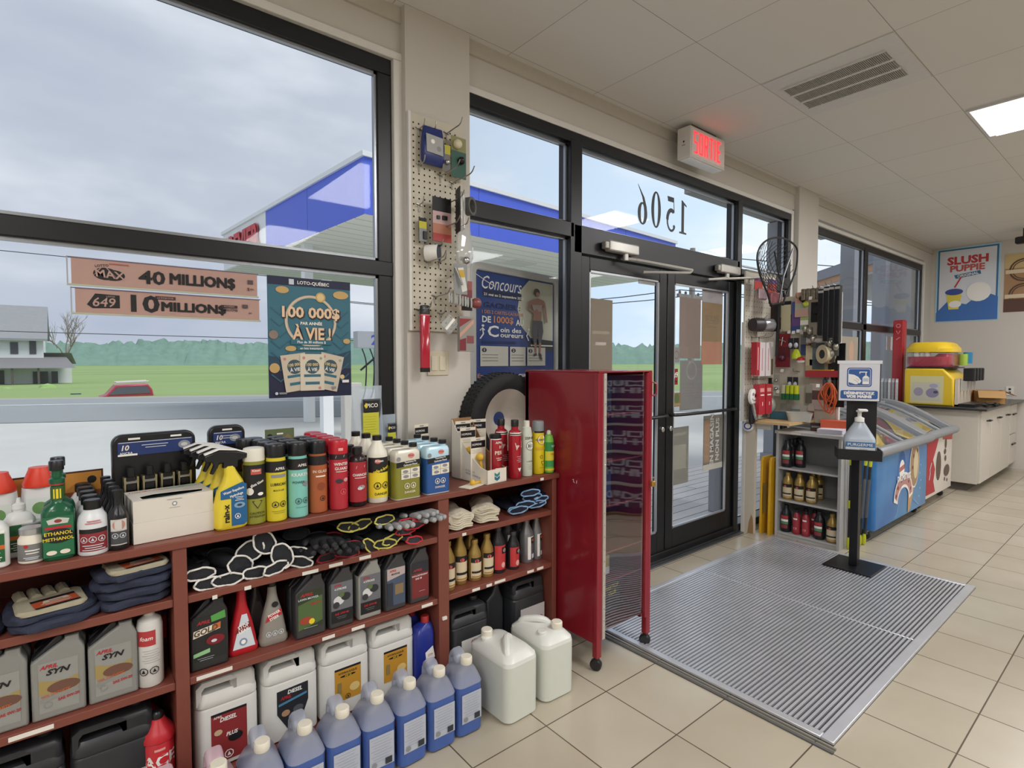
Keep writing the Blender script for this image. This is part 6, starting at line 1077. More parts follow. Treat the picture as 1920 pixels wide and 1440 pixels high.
# framed contest sign outside the left side light
t = thing('contest_sign', 'blue framed contest poster stand outside with a jogging person pictured', 'poster stand', (2.255, 2.705, 0), .17)
sw, sz0, sz1 = .44, .80, 2.0; fr = M('#c4c2bd', .4, .1)
part('frame', t, mb=MB().plate([rrect(sw * 2, sz1 - sz0, .06, 5, 0, (sz0 + sz1) / 2), rrect(sw * 2 - .10, sz1 - sz0 - .10, .02, 3, 0, (sz0 + sz1) / 2)], 0, .03, fr, bev=.008))
part('stand', t, mb=MB().box((-.4, -.2, -.011), (.4, .2, .05), M('#3d4044', .6)).box((-.03, -.02, .05), (.03, .02, sz0 + .02), fr))
pb = flat('#3a4f8c', .25); zc = 1.563 ; hw = sw - .05
mb = MB().box((-hw, .004, sz0 + .05), (hw, .012, sz1 - .05), pb); org = flat('#c98a66'); cr_ = flat('#cfcdb8')
pose = []
it = [('p', [(hw, .62), (.12, .62), (.03, .5), (.0, .3), (.04, .12), (.14, .0), (hw, -.02)], cr_), ('r', .12, -.14, hw, -.02, flat('#3a3c3e')), ('r', .14, -.085, hw, -.07, WH),
      ('r', -.33, .39, .04, .46, flat('#2a3350')), ('t', '21 mai au 2 septembre 2025', -.13, .41, .026, WH, .02, .9), ('t', 'Concours', -.15, .53, .13, WH, .0, -.38, .35), ('l', [(-.4, .60), (-.3, .54), (-.22, .50)], .006, WH), ('t', 'À GAGNER :', -.19, .315, .055, flat('#24335e'), .02), ('t', '1 DES 2 CARTES-CADEAUX', -.14, .24, .032, org, .02, -.40), ('t', 'DE', -.30, .165, .06, WH, .03, -.08), ('t', '1000$', -.14, .165, .065, org, .03, -.19), ('t', 'AU', .02, .155, .06, WH, .03, -.08),
      ('t', 'C', -.24, .05, .11, WH, .02), ('t', 'oin des', -.07, .07, .048, WH, .02, 1.05), ('t', 'oureurs', -.06, .01, .048, WH, .02, 1.05), ('l', [(-.36, -.03), (-.33, .02), (-.34, .08), (-.36, .05)], .012, WH), ('l', [(-.34, .08), (-.32, .055)], .010, WH), ('c', -.335, .10, .012, WH), ('l', [(.11, -.03), (.09, .02), (.11, .07)], .012, WH), ('c', .112, .09, .012, WH), ('t', 'POUR PARTICIPER', -.18, -.06, .028, flat('#24335e'), .02)]
for x0, x1, n_ in ((-.36, -.10, '1'), (-.085, .075, '2'), (.09, .29, '3')):
    it += [('r', x0, -.30, x1, -.10, flat('#d8d3c8')), ('c', x0 + .035, -.14, .022, flat('#34343a')), ('t', n_, x0 + .035, -.14, .026, WH)] + [('r', x0 + .015, -.19 - k * .03, x0 + (x1 - x0) * (.62 if n_ == '1' else .85), -.182 - k * .03, flat('#a09c92')) for k in range(3)]
it += [('t', 'En promotion', -.24, -.40, .038, org, .02), ('t', '2 pour 1', .02, -.40, .04, WH, .03)]
it += [('c', .19, .50, .034, flat('#5b4a40'), 1.25), ('c', .20, .48, .02, flat('#b08872'), 1.2), ('p', [(.12, .40), (.2, .44), (.27, .42), (.28, .40), (.245, .30), (.24, .18), (.15, .18), (.155, .30)], flat('#a9806e')), ('p', [(.14, .36), (.25, .37), (.245, .30), (.155, .29)], flat('#b7a3a0')), ('l', [(.13, .40), (.10, .31), (.15, .28), (.20, .31)], .026, flat('#a9806e')), ('l', [(.27, .40), (.285, .30), (.30, .18)], .022, flat('#a9806e')), ('p', [(.145, .19), (.25, .19), (.262, .08), (.235, -.06), (.21, -.06), (.2, .06), (.185, -.06), (.155, -.06), (.14, .08)], flat('#5e5c62')), ('p', [(.16, -.05), (.187, -.05), (.185, -.17), (.17, -.17)], flat('#a9806e')), ('p', [(.212, -.05), (.238, -.05), (.23, -.16), (.215, -.16)], flat('#a9806e')), ('p', [(.155, -.17), (.19, -.165), (.185, -.19), (.15, -.2)], flat('#4a4a50')), ('p', [(.205, -.16), (.235, -.165), (.25, -.24), (.225, -.23)], flat('#4a4a50'))]
S_ = S_flat((0, .004, zc)); decal(mb, lambda a, b_, h: S_(a * .97, b_ * .61, h), it, h0=.0008, dh=.0003); part('poster_sheet', t, mb=mb)
# ================================================================ exit sign
t = thing('exit_sign', 'white box sign with red glowing SORTIE letters hanging from the ceiling', 'exit sign', (3.44, 2.09, 2.765), 0)
part('housing', t, mb=MB().box((-.215, 0, 0), (.215, .10, .205), M('#d9d6cf', .4)), bevel=.004)
part('mounting_canopy', t, mb=MB().box((-.15, .03, .205), (.15, .10, .235), M('#55524c', .6)))
rg = M('#e8323c', .4, emit=1.4, var=0)
part('face', t, mb=MB().box((-.20, -.003, .012), (.20, 0, .193), M('#e9dcd8', .35))); mb = MB(); S = S_flat((0, -.003, .103))
def bar_letters(items):   # stencil capital letters out of bars
    o = []
    for ch, u in items:
        W2, H2, T2 = .023, .072, .013; L_ = lambda a, b, c, d: ('r', u + a, b, u + c, d, rg)
        top, mid, bot = L_(-W2, H2 - .014, W2, H2), L_(-W2, -.007, W2, .007), L_(-W2, -H2, W2, -H2 + .014); lf, rt = L_(-W2, -H2, -W2 + T2, H2), L_(W2 - T2, -H2, W2, H2)
        o += {'S': [top, mid, bot, L_(-W2, 0, -W2 + T2, H2), L_(W2 - T2, -H2, W2, 0)], 'O': [top, bot, lf, rt], 'R': [top, mid, lf, L_(W2 - T2, 0, W2, H2), ('p', [(u, -.005), (u + .013, -.005), (u + W2, -H2), (u + W2 - T2, -H2)], rg)], 'T': [top, L_(-T2 / 2, -H2, T2 / 2, H2)], 'I': [L_(-T2 / 2, -H2, T2 / 2, H2)], 'E': [top, L_(-W2, -.007, W2 * .7, .007), bot, lf]}[ch]
    return o
decal(mb, S, bar_letters([('S', -.155), ('O', -.093), ('R', -.031), ('T', .031), ('I', .076), ('E', .128)])); part('letters', t, mb=mb)
part('bottom_lens', t, mb=MB().box((-.20, .015, -.004), (.20, .085, .001), M('#eef0f0', .3))); part('side_label', t, mb=decal(MB(), S_flat((-.215, .05, .1), (0, -1, 0)), [('c', 0, .01, .007, BK), ('r', -.014, -.016, .012, -.009, GY)]))
# ================================================================ corner beyond the door: peg boards and fishing goods
pbw = M('#d3cdbd', .6, var=.03)
struct('wall_partition', MB().box((4.30, 2.155, 0), (4.335, 2.262, .915), M('#d0c8b6', .6, var=.04)).box((4.296, 2.235, 0), (4.30, 2.262, .915), trimw))
solo('water_stain', decal(MB(), S_flat((4.2995, 2.205, 0), (0, -1, 0)), [('p', [(-.0, .001), (.05, .001), (.048, .07), (.042, .13), (.03, .16), (.01, .09)], M('#a5825c', .8))], h0=.0004), 'brown water stain at the foot of the white partition beside the door', 'stain')
t = thing('peg_board', 'pale peg board beside the right door leaf, carrying red packs and white boxes', 'peg board', (0, 0, 0))
part('board', t, mb=MB().box((4.19, 2.20, .935), (4.70, 2.212, 2.13), pbw)); part('edge_strip', t, mb=MB().box((4.175, 2.192, .93), (4.19, 2.218, 1.72), trimw)); part('top_strip', t, mb=MB().box((4.19, 2.196, 2.128), (4.70, 2.216, 2.14), M('#8f8b80', .5)))
mb = MB(); holes(mb, S_flat((4.19, 2.20, .95)), .51, 1.16, .042, .042, hm); part('peg_hole', t, mb=mb)['kind'] = 'stuff'
t = thing('peg_board', 'pale peg board standing on the grey shelf, crowded with fishing tackle', 'peg board', (0, 0, 0))
part('board', t, mb=MB().box((4.70, 1.70, .89), (4.712, 2.196, 1.95), pbw)); part('post', t, mb=MB().box((4.69, 1.685, .858), (4.72, 1.70, 1.95), trimw))
def onB(x): return -PI / 2
hookM = 'steel peg hooks among the fishing tackle'
def bh(y, z, L): t = hook(0, 0, L, lab='thin steel peg hook among the fishing tackle', grp=hookM); t.location = (4.70, y, z); t.rotation_euler = (0, 0, -PI / 2)
for y, z, L in ((2.12, 2.0, .12), (1.93, 1.94, .12), (1.84, 1.97, .16), (1.79, 1.985, .18), (1.74, 1.99, .18), (1.69, 1.99, .2), (2.09, 1.64, .1), (2.0, 1.32, .1), (1.73, 1.6, .1), (1.71, 1.25, .12), (1.99, 1.92, .1)): bh(y, z, L)
for x, z, L in ((4.24, 2.06, .1), (4.40, 2.06, .12), (4.25, 1.74, .15), (4.30, 1.60, .12), (4.42, 1.60, .12), (4.33, 1.26, .12)): hook(x, z, L, y=2.20, lab='thin steel peg hook beside the right door leaf', grp='steel peg hooks beside the door')
def carded(lab, loc, w_, h, cols, extra=(), rz=-PI / 2, name='carded_part', cat='carded part', txt=None):
    return hang(name, lab, cat, loc, rz, [('card', cardp(w_, h, cols, txt))] + list(extra))
purple = flat('#6b4a86'); redc = flat('#c2483c')
t = carded('red and violet lure pack with a clear blister, leftmost on the board beside the door', (4.235, 2.12, 2.07), .13, .10, [(0, purple), (.3, redc)], [('blister', MB().rbox((-.06, -.05, -.18), (.06, -.01, -.09), .02, M('#b9a0a8', .15, .4, .3, 40)))], 0)
carded('red and violet lure pack with a wide clear blister under the landing net', (4.42, 2.10, 2.07), .15, .12, [(0, purple), (.3, redc)], [('blister', MB().rbox((-.09, -.05, -.21), (.08, -.01, -.11), .02, M('#a86a72', .15, .3, .3, 40)))], 0)
t = thing('spool_pack', 'clear capped dark spool sticking out from the board beside the door', 'spool', (4.30, 2.12, 1.70), 0)
part('spool', t, mb=MB().at(ry=PI / 2, rz=-.35).lathe([(.05, -.09), (.055, -.07), (.055, 0)], M('#3a3238', .4))); part('clear_cap', t, mb=MB().at(ry=PI / 2, rz=-.35).lathe([(.052, 0), (.055, .01), (.052, .10), (.03, .11)], M('#9a9ca0', .12, .5)))
for x, c, lab, w_, h in ((4.215, '#b3303a', 'narrow red box at the left edge under the dark spool', .05, .26), (4.285, '#ddd0d2', 'left one of two white boxes hanging side by side', .085, .27), (4.385, '#ddd6d6', 'right one of two white boxes hanging side by side', .085, .27)):
    solo('hanging_box', decal(MB().box((-w_ / 2, -.045, -h), (w_ / 2, 0, 0), M(c, .5)), S_flat((0, -.045, -h / 2)), [('r', -.008, -.09, .004, .09, flat('#c98a90' if 'd' in c[1:3] else '#e0c0c0'))]), lab, 'box', (x, 2.15 - .006, 1.56), group='boxes hanging beside the door')
carded('card with a red top line and olive lower half right of the two white boxes', (4.50, 2.14, 1.57), .09, .27, [(0, WH), (.15, flat('#d8d0c8')), (.52, flat('#77684a'))], [], 0)
for x, lab in ((4.275, 'left one of two red boxes at the bottom of the board beside the door'), (4.39, 'right one of two red boxes at the bottom of the board beside the door')):
    solo('hanging_box', decal(MB().box((-.05, -.05, -.24), (.05, 0, 0), M('#b8303c', .35)), S_flat((0, -.05, -.12)), [('r', -.035, .06, .03, .09, flat('#e2a0a0')), ('r', -.03, .03, .03, .04, WH), ('r', .0, -.05, .01, -.02, WH)]), lab, 'box', (x, 2.14, 1.225))
t = thing('fish_scale', 'white dial hanging scale with a black and chrome grip at the edge of the board', 'hanging scale', (4.19, 2.13, 1.13), .1)
part('dial', t, mb=MB().at(rx=PI / 2).lathe([(.058, -.01), (.062, -.006), (.062, .012), (.056, .016)], WHITE, 26)); part('dial_print', t, mb=decal(MB(), S_flat((0, -.017, 0)), [('c', -.018, .02, .018, GY, .7), ('c', .024, .008, .017, RD, 1.0), ('c', .024, .008, .012, BK), ('c', -.03, -.02, .006, BK), ('c', -.008, -.03, .006, BK), ('c', .016, -.03, .006, BK)]))
part('grip', t, mb=MB().tube(smooth_path([(-.01, -.01, -.05), (0, -.02, -.12), (.02, -.02, -.17), (.05, -.02, -.19)], 4), .013, CHROME, 10).rbox((0, -.01, -.22), (.10, .03, -.07), .02, M('#232326', .3)))
t = thing('alarm_sensor', 'small white round device with a blue ring at the edge of the partition', 'device', (4.285, 2.205, .885), -PI / 2 + .5)
part('housing', t, mb=MB().at(rx=PI / 2).lathe([(.045, -.01), (.045, .015), (.035, .025)], WHITE, 24)); part('ring', t, mb=decal(MB(), S_flat((0, -.026, 0)), [('o', -.005, 0, .03, .010, flat('#33479a'))]))
# landing net
t = thing('landing_net', 'black landing net standing upright above the fishing tackle', 'landing net', (0, 0, 0))
hoop = [(4.14, 2, 1.93), (4.03, 2, 2.04), (3.975, 2, 2.15), (3.99, 2, 2.23), (4.07, 2, 2.30), (4.2, 2, 2.35), (4.36, 2, 2.375), (4.51, 2, 2.366), (4.62, 2, 2.33), (4.637, 2, 2.26), (4.62, 2, 2.17), (4.57, 2, 2.09), (4.5, 2, 2.0), (4.44, 2, 1.93)]
hp = smooth_path(hoop, 4); part('hoop', t, mb=MB().tube(hp, .0075, M('#2a2c30', .35, .3), 8))
part('yoke', t, mb=MB().tube([(4.14, 2, 1.93), (4.2, 2, 1.84)], .008, BLACK).tube([(4.44, 2, 1.93), (4.40, 2, 1.86)], .008, BLACK).tube([(4.53, 1.99, 2.31), (4.40, 2.0, 2.08), (4.33, 2, 1.86)], .007, M('#6b6d70', .3, .6)).tube([(4.22, 1.99, 2.25), (4.31, 2.0, 2.1), (4.37, 2, 2.02)], .006, BLACK))
part('handle', t, mb=MB().tube([(4.20, 2, 1.84), (4.33, 2, 1.86), (4.40, 2, 1.86)], .012, BLACK).tube([(4.36, 2.01, 1.88), (4.44, 2.06, 1.45)], .013, BLACK))
mb = MB(); nmt = M('#33363a', .7, var=0)
for i in range(13):
    a = .0 + i * .05
    for sgn in (1, -1):
        P = [(3.98 + a, 2.05 + .05 * math.sin(a * 4), 1.95 + max(0, -0)), ]
        x0, x1 = 3.98 + a, 3.98 + a + sgn * .36; pts = []
        for k in range(13):
            f = k / 12; x = x0 + (x1 - x0) * f; z = 1.95 + .42 * f
            inside = ((x - 4.31) / .33) ** 2 + ((z - 2.15) / .215) ** 2 < 1
            if inside: pts.append((x, 2.0 + .10 * (1 - ((x - 4.31) / .33) ** 2 - ((z - 2.15) / .215) ** 2), z))
        if len(pts) > 2: mb.tube(pts, .0026, nmt, 4)
part('netting', t, mb=mb)['kind'] = 'stuff'
# tackle on the second board
hang('dark_sheath', 'long black and dark red sheath hanging under the wide lure pack', 'sheath', (4.64, 2.19, 1.93), -PI / 2, [('sheath', MB().rbox((-.045, -.02, -.27), (.045, 0, 0), .01, M('#3a1c20', .35)).box((.02, -.022, -.27), (.045, -.0, 0), BLACK))])
carded('card with a black strip on top and pale yellow body', (4.66, 2.09, 1.91), .08, .25, [(0, BK), (.12, flat('#cfc8a8'))]); carded('blue and violet lure card', (4.66, 2.0, 1.90), .09, .25, [(0, flat('#4a5a9a')), (.4, flat('#6a4f88')), (.8, flat('#3d4f8d'))])
carded('salmon coloured card with a black twisted lure on top', (4.64, 1.96, 1.97), .10, .20, [(0, flat('#c9a08e')), (.45, flat('#b0b8a4')), (.7, flat('#c7a79a'))], [('lure', MB().tube(smooth_path([(.02, -.02, 0), (.04, -.03, -.03), (.0, -.03, -.05), (.03, -.03, -.08)], 4), .012, BLACK)), ('yellow_grub', MB().sphere((.04, -.02, -.10), .022, M('#c9d94a', .4)))])
carded('stack of green and white soft lure packs', (4.65, 1.94, 1.78), .06, .15, [(0, flat('#a9c47a')), (.25, WH), (.5, flat('#8fb08a')), (.75, WH)])
blk_ = M('#101216', .4)
for k in range(4): solo('lure_pack', MB().rbox((-.016, -.03, -.09), (.016, .0, 0), .006, M('#8a8472', .3, .3, .5, 50)), 'small grey hanging pack in the row along the top of the tackle board', 'pack', (4.62, 1.93 - k * .037, 1.99), -PI / 2, 'small grey packs along the top')
t = thing('fishing_reel_pack', 'black reel on a card in the middle of the tackle board', 'reel', (4.63, 1.82, 1.84), -PI / 2)
part('card', t, mb=MB().box((-.06, -.005, -.12), (.06, 0, .04), blk_)); part('reel', t, mb=MB().at((0, -.03, -.03), rx=PI / 2).lathe([(.03, -.02), (.034, 0), (.026, .03)], BLACK, 16)); part('crank', t, mb=MB().tube([(0, -.05, -.03), (.03, -.06, -.07), (.03, -.08, -.07)], .006, CHROME))
for k, (y, z, h) in enumerate(((1.78, 1.97, .36), (1.74, 1.985, .42), (1.70, 1.99, .40), (1.665, 1.99, .44))): hang('waders_strap_pack', ('first', 'second', 'third', 'outermost')[k] + ' long black pack hanging at the right end of the tackle board', 'pack', (4.60, y, z), -PI / 2, [('pack', MB().rbox((-.022, -.05, -h), (.022, .0, 0), .008, M('#16181d', .3, var=.2))), ('header', MB().box((-.02, -.052, -.03), (.02, -.0505, -.012), M('#b7b7b2', .4)))])
for k, (y, z) in enumerate(((1.90, 1.70), (1.87, 1.68), (1.80, 1.72), (1.84, 1.62), (1.72, 1.58), (1.68, 1.55), (1.70, 1.50))): solo('lure_pack', MB().sphere((0, -.02, -.03), .02, M('#a8a498', .2, .6), 10, 6, 1.5).rbox((-.02, -.015, -.10), (.02, -.0, 0), .004, M('#55534c', .3, .3, .4, 40)), 'metallic grey lure pack scattered over the middle of the tackle board', 'pack', (4.60, y, z), -PI / 2 + .2 * (k % 3 - 1), 'metallic grey lure packs')
carded('tall brown and cream card with a hook chain in the middle of the board', (4.66, 1.90, 1.60), .05, .32, [(0, flat('#8a5a48')), (.2, flat('#c9bfa2')), (.7, flat('#b5ab90'))])
carded('slate blue backing card left of the cream line spool', (4.66, 1.84, 1.58), .11, .26, [(0, flat('#5f7078')), (.6, flat('#4a5a62'))]); solo('black_backing', MB().box((-.06, -.01, -.5), (.06, 0, 0), blk_), 'dark strip hanging behind the cream line spool', 'pack', (4.68, 1.70, 1.55), -PI / 2)
t = thing('line_spool', 'large cream spool of fishing line with dark hub', 'spool', (4.60, 1.755, 1.465), -PI / 2 - .6); ss = M('#d0c6a8', .5)
part('spool', t, mb=MB().at(rx=PI / 2).loft([[(r * math.cos(2 * PI * i / 28), r * math.sin(2 * PI * i / 28), z) for r, z in ((.035, .03), (.072, .032), (.074, .026), (.062, .022), (.062, -.03), (.074, -.034), (.072, -.04))] for i in range(29)], ss, False, False)); part('hub', t, mb=MB().at((0, -.028, 0), rx=PI / 2).lathe([(.036, -.02), (.036, 0)], M('#3a3f48', .3, .5)))
t = thing('line_spool', 'grey roll lying across a hook above the large cream spool', 'spool', (4.60, 1.80, 1.575), -PI / 2); part('spool', t, mb=MB().at(ry=PI / 2).lathe([(.03, -.09), (.022, -.085), (.022, .05), (.034, .055), (.034, .07)], M('#a7a69e', .4)))
solo('tool_tray', MB().box((-.13, -.10, 0), (.13, .0, .05), M('#a8343a', .35)).box((-.10, -.09, .051), (.06, -.02, .058), M('#d2a83a', .4)), 'red tray with a yellow strip under the cream spool', 'tray', (4.70, 1.775, 1.285), -PI / 2)
hang('bottle_opener_pack', 'dark red pack with small crossed metal parts on the left of the tackle board', 'pack', (4.62, 2.09, 1.64), -PI / 2, [('card', cardp(.115, .28, [(0, flat('#8a1f2a')), (.4, flat('#5d1c26')), (.7, flat('#7a2030'))])), ('metal_parts', MB().tube([(-.03, -.012, -.05), (.03, -.012, -.07)], .006, CHROME).tube([(0, -.012, -.03), (-.01, -.012, -.1)], .006, CHROME).sphere((0, -.014, -.2), .026, M('#6a4458', .2, .4)))])
for k, (y, z) in enumerate(((2.03, 1.60), (1.985, 1.60), (2.03, 1.28), (1.985, 1.28))): hang('eye_lure_card', ('upper left', 'upper right', 'lower left', 'lower right')[k] + ' of four black cards with a white oval on the tackle board', 'lure card', (4.62, y, z), -PI / 2, [('card', MB().box((-.02, -.004, -.09), (.02, 0, 0), M('#22262e', .4))), ('oval', MB().sphere((0, -.008, -.06), .016, M('#c9cbd8', .3), 10, 6, 1.4))])
hang('bell_float', 'bright yellow-green bell-shaped float on the tackle board', 'float', (4.62, 1.985, 1.50), -PI / 2, [('float', MB().lathe([(.035, -.07), (.034, -.04), (.018, .0), (.006, .01)], M('#c8dc2a', .3), 16))])
hang('bobber', 'round red and white bobber float', 'float', (4.60, 1.93, 1.42), -PI / 2, [('red_half', MB().sphere((0, -.02, 0), .032, M('#c4303a', .25), 14, 7, .8)), ('white_half', MB().lathe([(.0, -.03), (.026, -.02), (.033, -.004)], WHITE, 14, cy=-.02, capb=False, capt=False))])
for k in range(4): hang('lime_float', ('first', 'second', 'third', 'fourth')[k] + ' of four lime floats with green ends, counted from the left', 'float', (4.60, 2.055 - k * .034, 1.215), -PI / 2, [('float', MB().rbox((-.014, -.05, -.075), (.014, -.01, 0), .009, M(('#c8cda8', '#b9cc2e', '#c4d628', '#cfdc2c')[k], .3))), ('green_end', MB().rbox((-.016, -.052, -.12), (.016, -.008, -.07), .006, M('#1f6b42', .4)))])
carded('beige card with a dark folding tool printed on it', (4.68, 1.83, 1.30), .14, .28, [(0, flat('#b9aca0')), (.25, flat('#c9bdb4')), (.45, flat('#6a4a48')), (.72, flat('#c4bab2'))])
t = thing('rope_hank', 'tangled orange rope hank hanging at the right end of the tackle board', 'rope', (4.60, 1.715, 1.24), -PI / 2); orr = M('#c75a2a', .6); rr2 = random.Random(2); mb = MB()
for k in range(9):
    w2 = rr2.uniform(.02, .055); h2 = rr2.uniform(.10, .24); ox = rr2.uniform(-.015, .015); mb.tube(smooth_path([(ox, -.02, 0), (ox - w2, -.03 + rr2.uniform(-.02, .02), -h2 * .5), (ox + rr2.uniform(-.03, .03), -.03, -h2), (ox + w2, -.03 + rr2.uniform(-.02, .02), -h2 * .45)], 5, True), .0045, orr, 6, closed=True)
part('rope', t, mb=mb)
for k in range(4): solo('small_bottle', MB().lathe([(.014, 0), (.015, .05), (.008, .06), (.008, .075)], M(('#4a4f58', '#b7b8b4', '#2c2d33', '#c9927a')[k], .3), 10), 'small bottle hanging in the row above the orange rope', 'small bottle', (4.64, 1.77 - k * .035, 1.21), group='small bottles above the orange rope')
hang('carded_part', 'black upright multi-tool clip on the left of the tackle board', 'carded part', (4.62, 2.19, 1.27), -PI / 2, [('clip', MB().rbox((-.014, -.02, -.16), (.014, 0, 0), .005, BLACK))])
hang('carded_part', 'clear pack with chrome swivels on the left of the tackle board', 'carded part', (4.60, 2.13, 1.30), -PI / 2, [('card', cardp(.05, .18, [(0, flat('#a9a89e')), (.5, flat('#cfd0c8'))])), ('swivel', MB().sphere((0, -.01, -.05), .014, CHROME).sphere((0, -.01, -.12), .016, CHROME))])
hang('bagged_part', 'crumpled clear bag hanging low on the left of the tackle board', 'package', (4.58, 2.16, 1.10), -PI / 2, [('bag', MB().sphere((0, -.03, -.06), .05, M('#c2cac2', .15, .2, .3, 60), 10, 7, 1.4))])
# shelf board and things standing on it
struct('shelf_counter', MB().box((4.24, 1.86, .915), (4.72, 2.20, .933), M('#c7ab7c', .5, var=.08)).box((4.33, 2.04, .86), (4.345, 2.2, .915), trimw))
zc = .934
solo('storage_box', decal(MB().rbox((-.12, -.055, 0), (.12, .055, .055), .006, M('#20586b', .4)), S_flat((-.12, 0, .03), (0, -1, 0)), [('r', -.04, -.015, .01, .015, LB)]), 'petrol blue flat plastic box lying under the tackle board', 'box', (4.57, 2.03, zc), -1.2)
t = thing('plastic_tub', 'open clear plastic tub on top of the grey shelf', 'tub', (4.50, 1.90, .866 + .066), -1.0)
tubm = shell_mat('frosted_tub', '#cfd0c8', .55, .3); mb = MB()
mb.rr([(0, .15, .11, .02), (.07, .18, .13, .024), (.072, .186, .136, .026), (.072, .176, .126, .024), (.004, .142, .102, .018)], tubm, capb=True, capt=True); part('tub', t, mb=mb)
solo('small_box', decal(MB().box((-.05, -.025, 0), (.05, .025, .06), M('#2b1a1c', .4)), S_flat((0, -.025, .03)), [('r', -.045, -.004, .045, .010, flat('#8f8d8a')), ('r', -.045, -.022, .045, -.012, flat('#6d2a2c'))]), 'small black box with a grey band beside the clear tub', 'box', (4.60, 1.80, .859), -1.1)
solo('orange_box', MB().box((-.10, -.06, .0), (.10, .06, .09), M('#cf5a3a', .5)).box((-.10, -.062, .0), (.10, -.06, .015), flat('#e2d8c8')), 'orange-red carton under the hanging orange rope', 'carton', (4.62, 1.68, .859), -1.2)
t = thing('paper_stack', 'stack of white paper on the corner of the grey shelf', 'paper', (4.50, 1.66, .859), -PI / 2 + .1); mb = MB()
for k in range(9): mb.at((.002 * (k % 3), .003 * (k % 2), .004 * k), rz=.02 * (k % 4 - 1)).box((-.085, -.07, 0), (.085, .12, .0034), M('#dcdae6', .6))
part('sheets', t, mb=mb)
solo('bulk_bag', MB().loft([[(x, y, z) for x, y in rrect(w_, d, .04, 4)] for z, w_, d in ((0, .2, .16), (.02, .24, .18), (.035, .2, .16), (.045, .1, .1))], M('#a8a390', .7, 0, .15, 20, .5)), 'greyish crumpled sack lying behind the paper stack', 'bag', (4.68, 1.70, .895 - .036), .3)
# grey shelf unit facing the door
gm = M('#b9b9b8', .45, var=.05); t = thing('shelf_rack', 'small light grey shelf rack full of oil bottles beside the sanitizer stand', 'shelving unit', (0, 0, 0)); gx0, gx1, gy0, gy1 = 4.40, 4.745, 1.553, 2.03
part('side_panel', t, mb=MB().box((gx0, gy0, 0), (gx1, gy0 + .02, .84), gm)); part('side_panel', t, mb=MB().box((gx0, gy1 - .02, 0), (gx1, gy1, .84), gm)); part('top_board', t, mb=MB().box((gx0 - .01, gy0 - .01, .832), (gx1 + .01, gy1 + .01, .858), gm), bevel=.003)
for z in (.04, .305, .563): part('shelf_board', t, mb=MB().box((gx0 + .004, gy0 + .02, z - .016), (gx1, gy1 - .02, z), gm), bevel=.002)
part('back_panel', t, mb=MB().box((gx1 - .01, gy0 + .02, .02), (gx1, gy1 - .02, .832), M('#8f9294', .6))); part('kickboard', t, mb=MB().box((gx0 + .01, gy0 + .02, 0), (gx0 + .02, gy1 - .02, .024), gm))
part('label_strip', t, mb=MB().box((gx0 - .013, gy1 - .19, .836), (gx0 - .0095, gy1 - .02, .85), flat('#dcd6c6')))
def rackb(kind, y, x, z, lab, grp=None):
    col = {'g': '#a98d4e', 'k': '#202226', 'r': '#9c3038'}[kind]; cap = {'g': '#a98d4e', 'k': '#26272b', 'r': '#1c1c1f'}[kind]; H = .215 if kind != 'r' else .195; R = .038 if kind != 'r' else .03; m_ = .5 if kind == 'g' else 0
    art = {'g': ga, 'k': lambda H, R: [('r', -R * .9, H * .12, R * .9, H * .62, BK), ('r', -R * .8, H * .5, R * .8, H * .62, flat('#b03a3c')), ('r', -R * .8, H * .4, R * .8, H * .48, WH), ('r', -R * .8, H * .3, R * .8, H * .4, flat('#5f8f68')), ('r', -R * .7, H * .14, R * .7, H * .28, flat('#8d3c40'))], 'r': lambda H, R: [('r', -R, H * .12, R, H * .7, flat('#a83840')), ('r', -R * .5, H * .6, R * .5, H * .66, WH), ('c', 0, H * .25, .012, flat('#d59a98'), .8)]}[kind]
    q = cyl_prod('fluid_bottle', lab, 'bottle', [(R * .94, 0), (R, .005), (R, H * .66), (R * .85, H * .76), (R * .42, H * .88), (R * .4, H * .9)], M(col, .3, m_), [(R * .48, H * .88), (R * .48, H * .99), (R * .42, H)], M(cap, .35, m_), R, art(H, R), group=grp, n=18); q.location = (x, y, z); q.rotation_euler = (0, 0, -PI / 2); return q
tk = rackb('k', 1.965, 4.455, .564, 'black oil bottle with red and green label, foremost on top level of the rack', 'black oil bottles on the top level of the rack')
for k in range(4): dup(tk, (4.455 + .004 * k, 1.965, .564) if 0 else (4.525 + .0 * k, 1.965 - .0 * k, .564) if 0 else (4.52 + .065 * (k % 4) if k < 3 else 4.52, 1.965 if k < 3 else 1.89, .564), -PI / 2, 'black oil bottle in the shadow behind the front one, ' + ORD[k + 1] + ' of them')
for k, y in enumerate((1.955, 1.865, 1.775)): rackb('g', y, 4.455, .306, ('left', 'middle', 'right')[k] + ' gold bottle in the front row of the middle rack level', 'gold bottles on the middle level of the rack')
for k, (x, y) in enumerate(((4.54, 1.80), (4.625, 1.79), (4.54, 1.90))): rackb('g', y, x, .306, ('nearer right-hand', 'farther right-hand', 'hidden left-hand')[k] + ' gold bottle behind the front row of the middle rack level', 'gold bottles on the middle level of the rack')
for k, (kind, y, x, lab) in enumerate((('k', 1.965, 4.455, 'black oil bottle at the left end of the bottom rack level'), ('r', 1.88, 4.45, 'left one of two red bottles with black caps on the bottom rack level'), ('r', 1.81, 4.45, 'right one of two red bottles with black caps on the bottom rack level'), ('k', 1.715, 4.46, 'black oil bottle right of the two red ones on the bottom rack level'), ('g', 1.62, 4.45, 'gold bottle at the right end of the bottom rack level'), ('r', 1.85, 4.54, 'red bottle with black cap in the second row of the bottom rack level'), ('r', 1.78, 4.54, 'red bottle with black cap in the second row, next to the black one'))): rackb(kind, y, x, .041, lab)
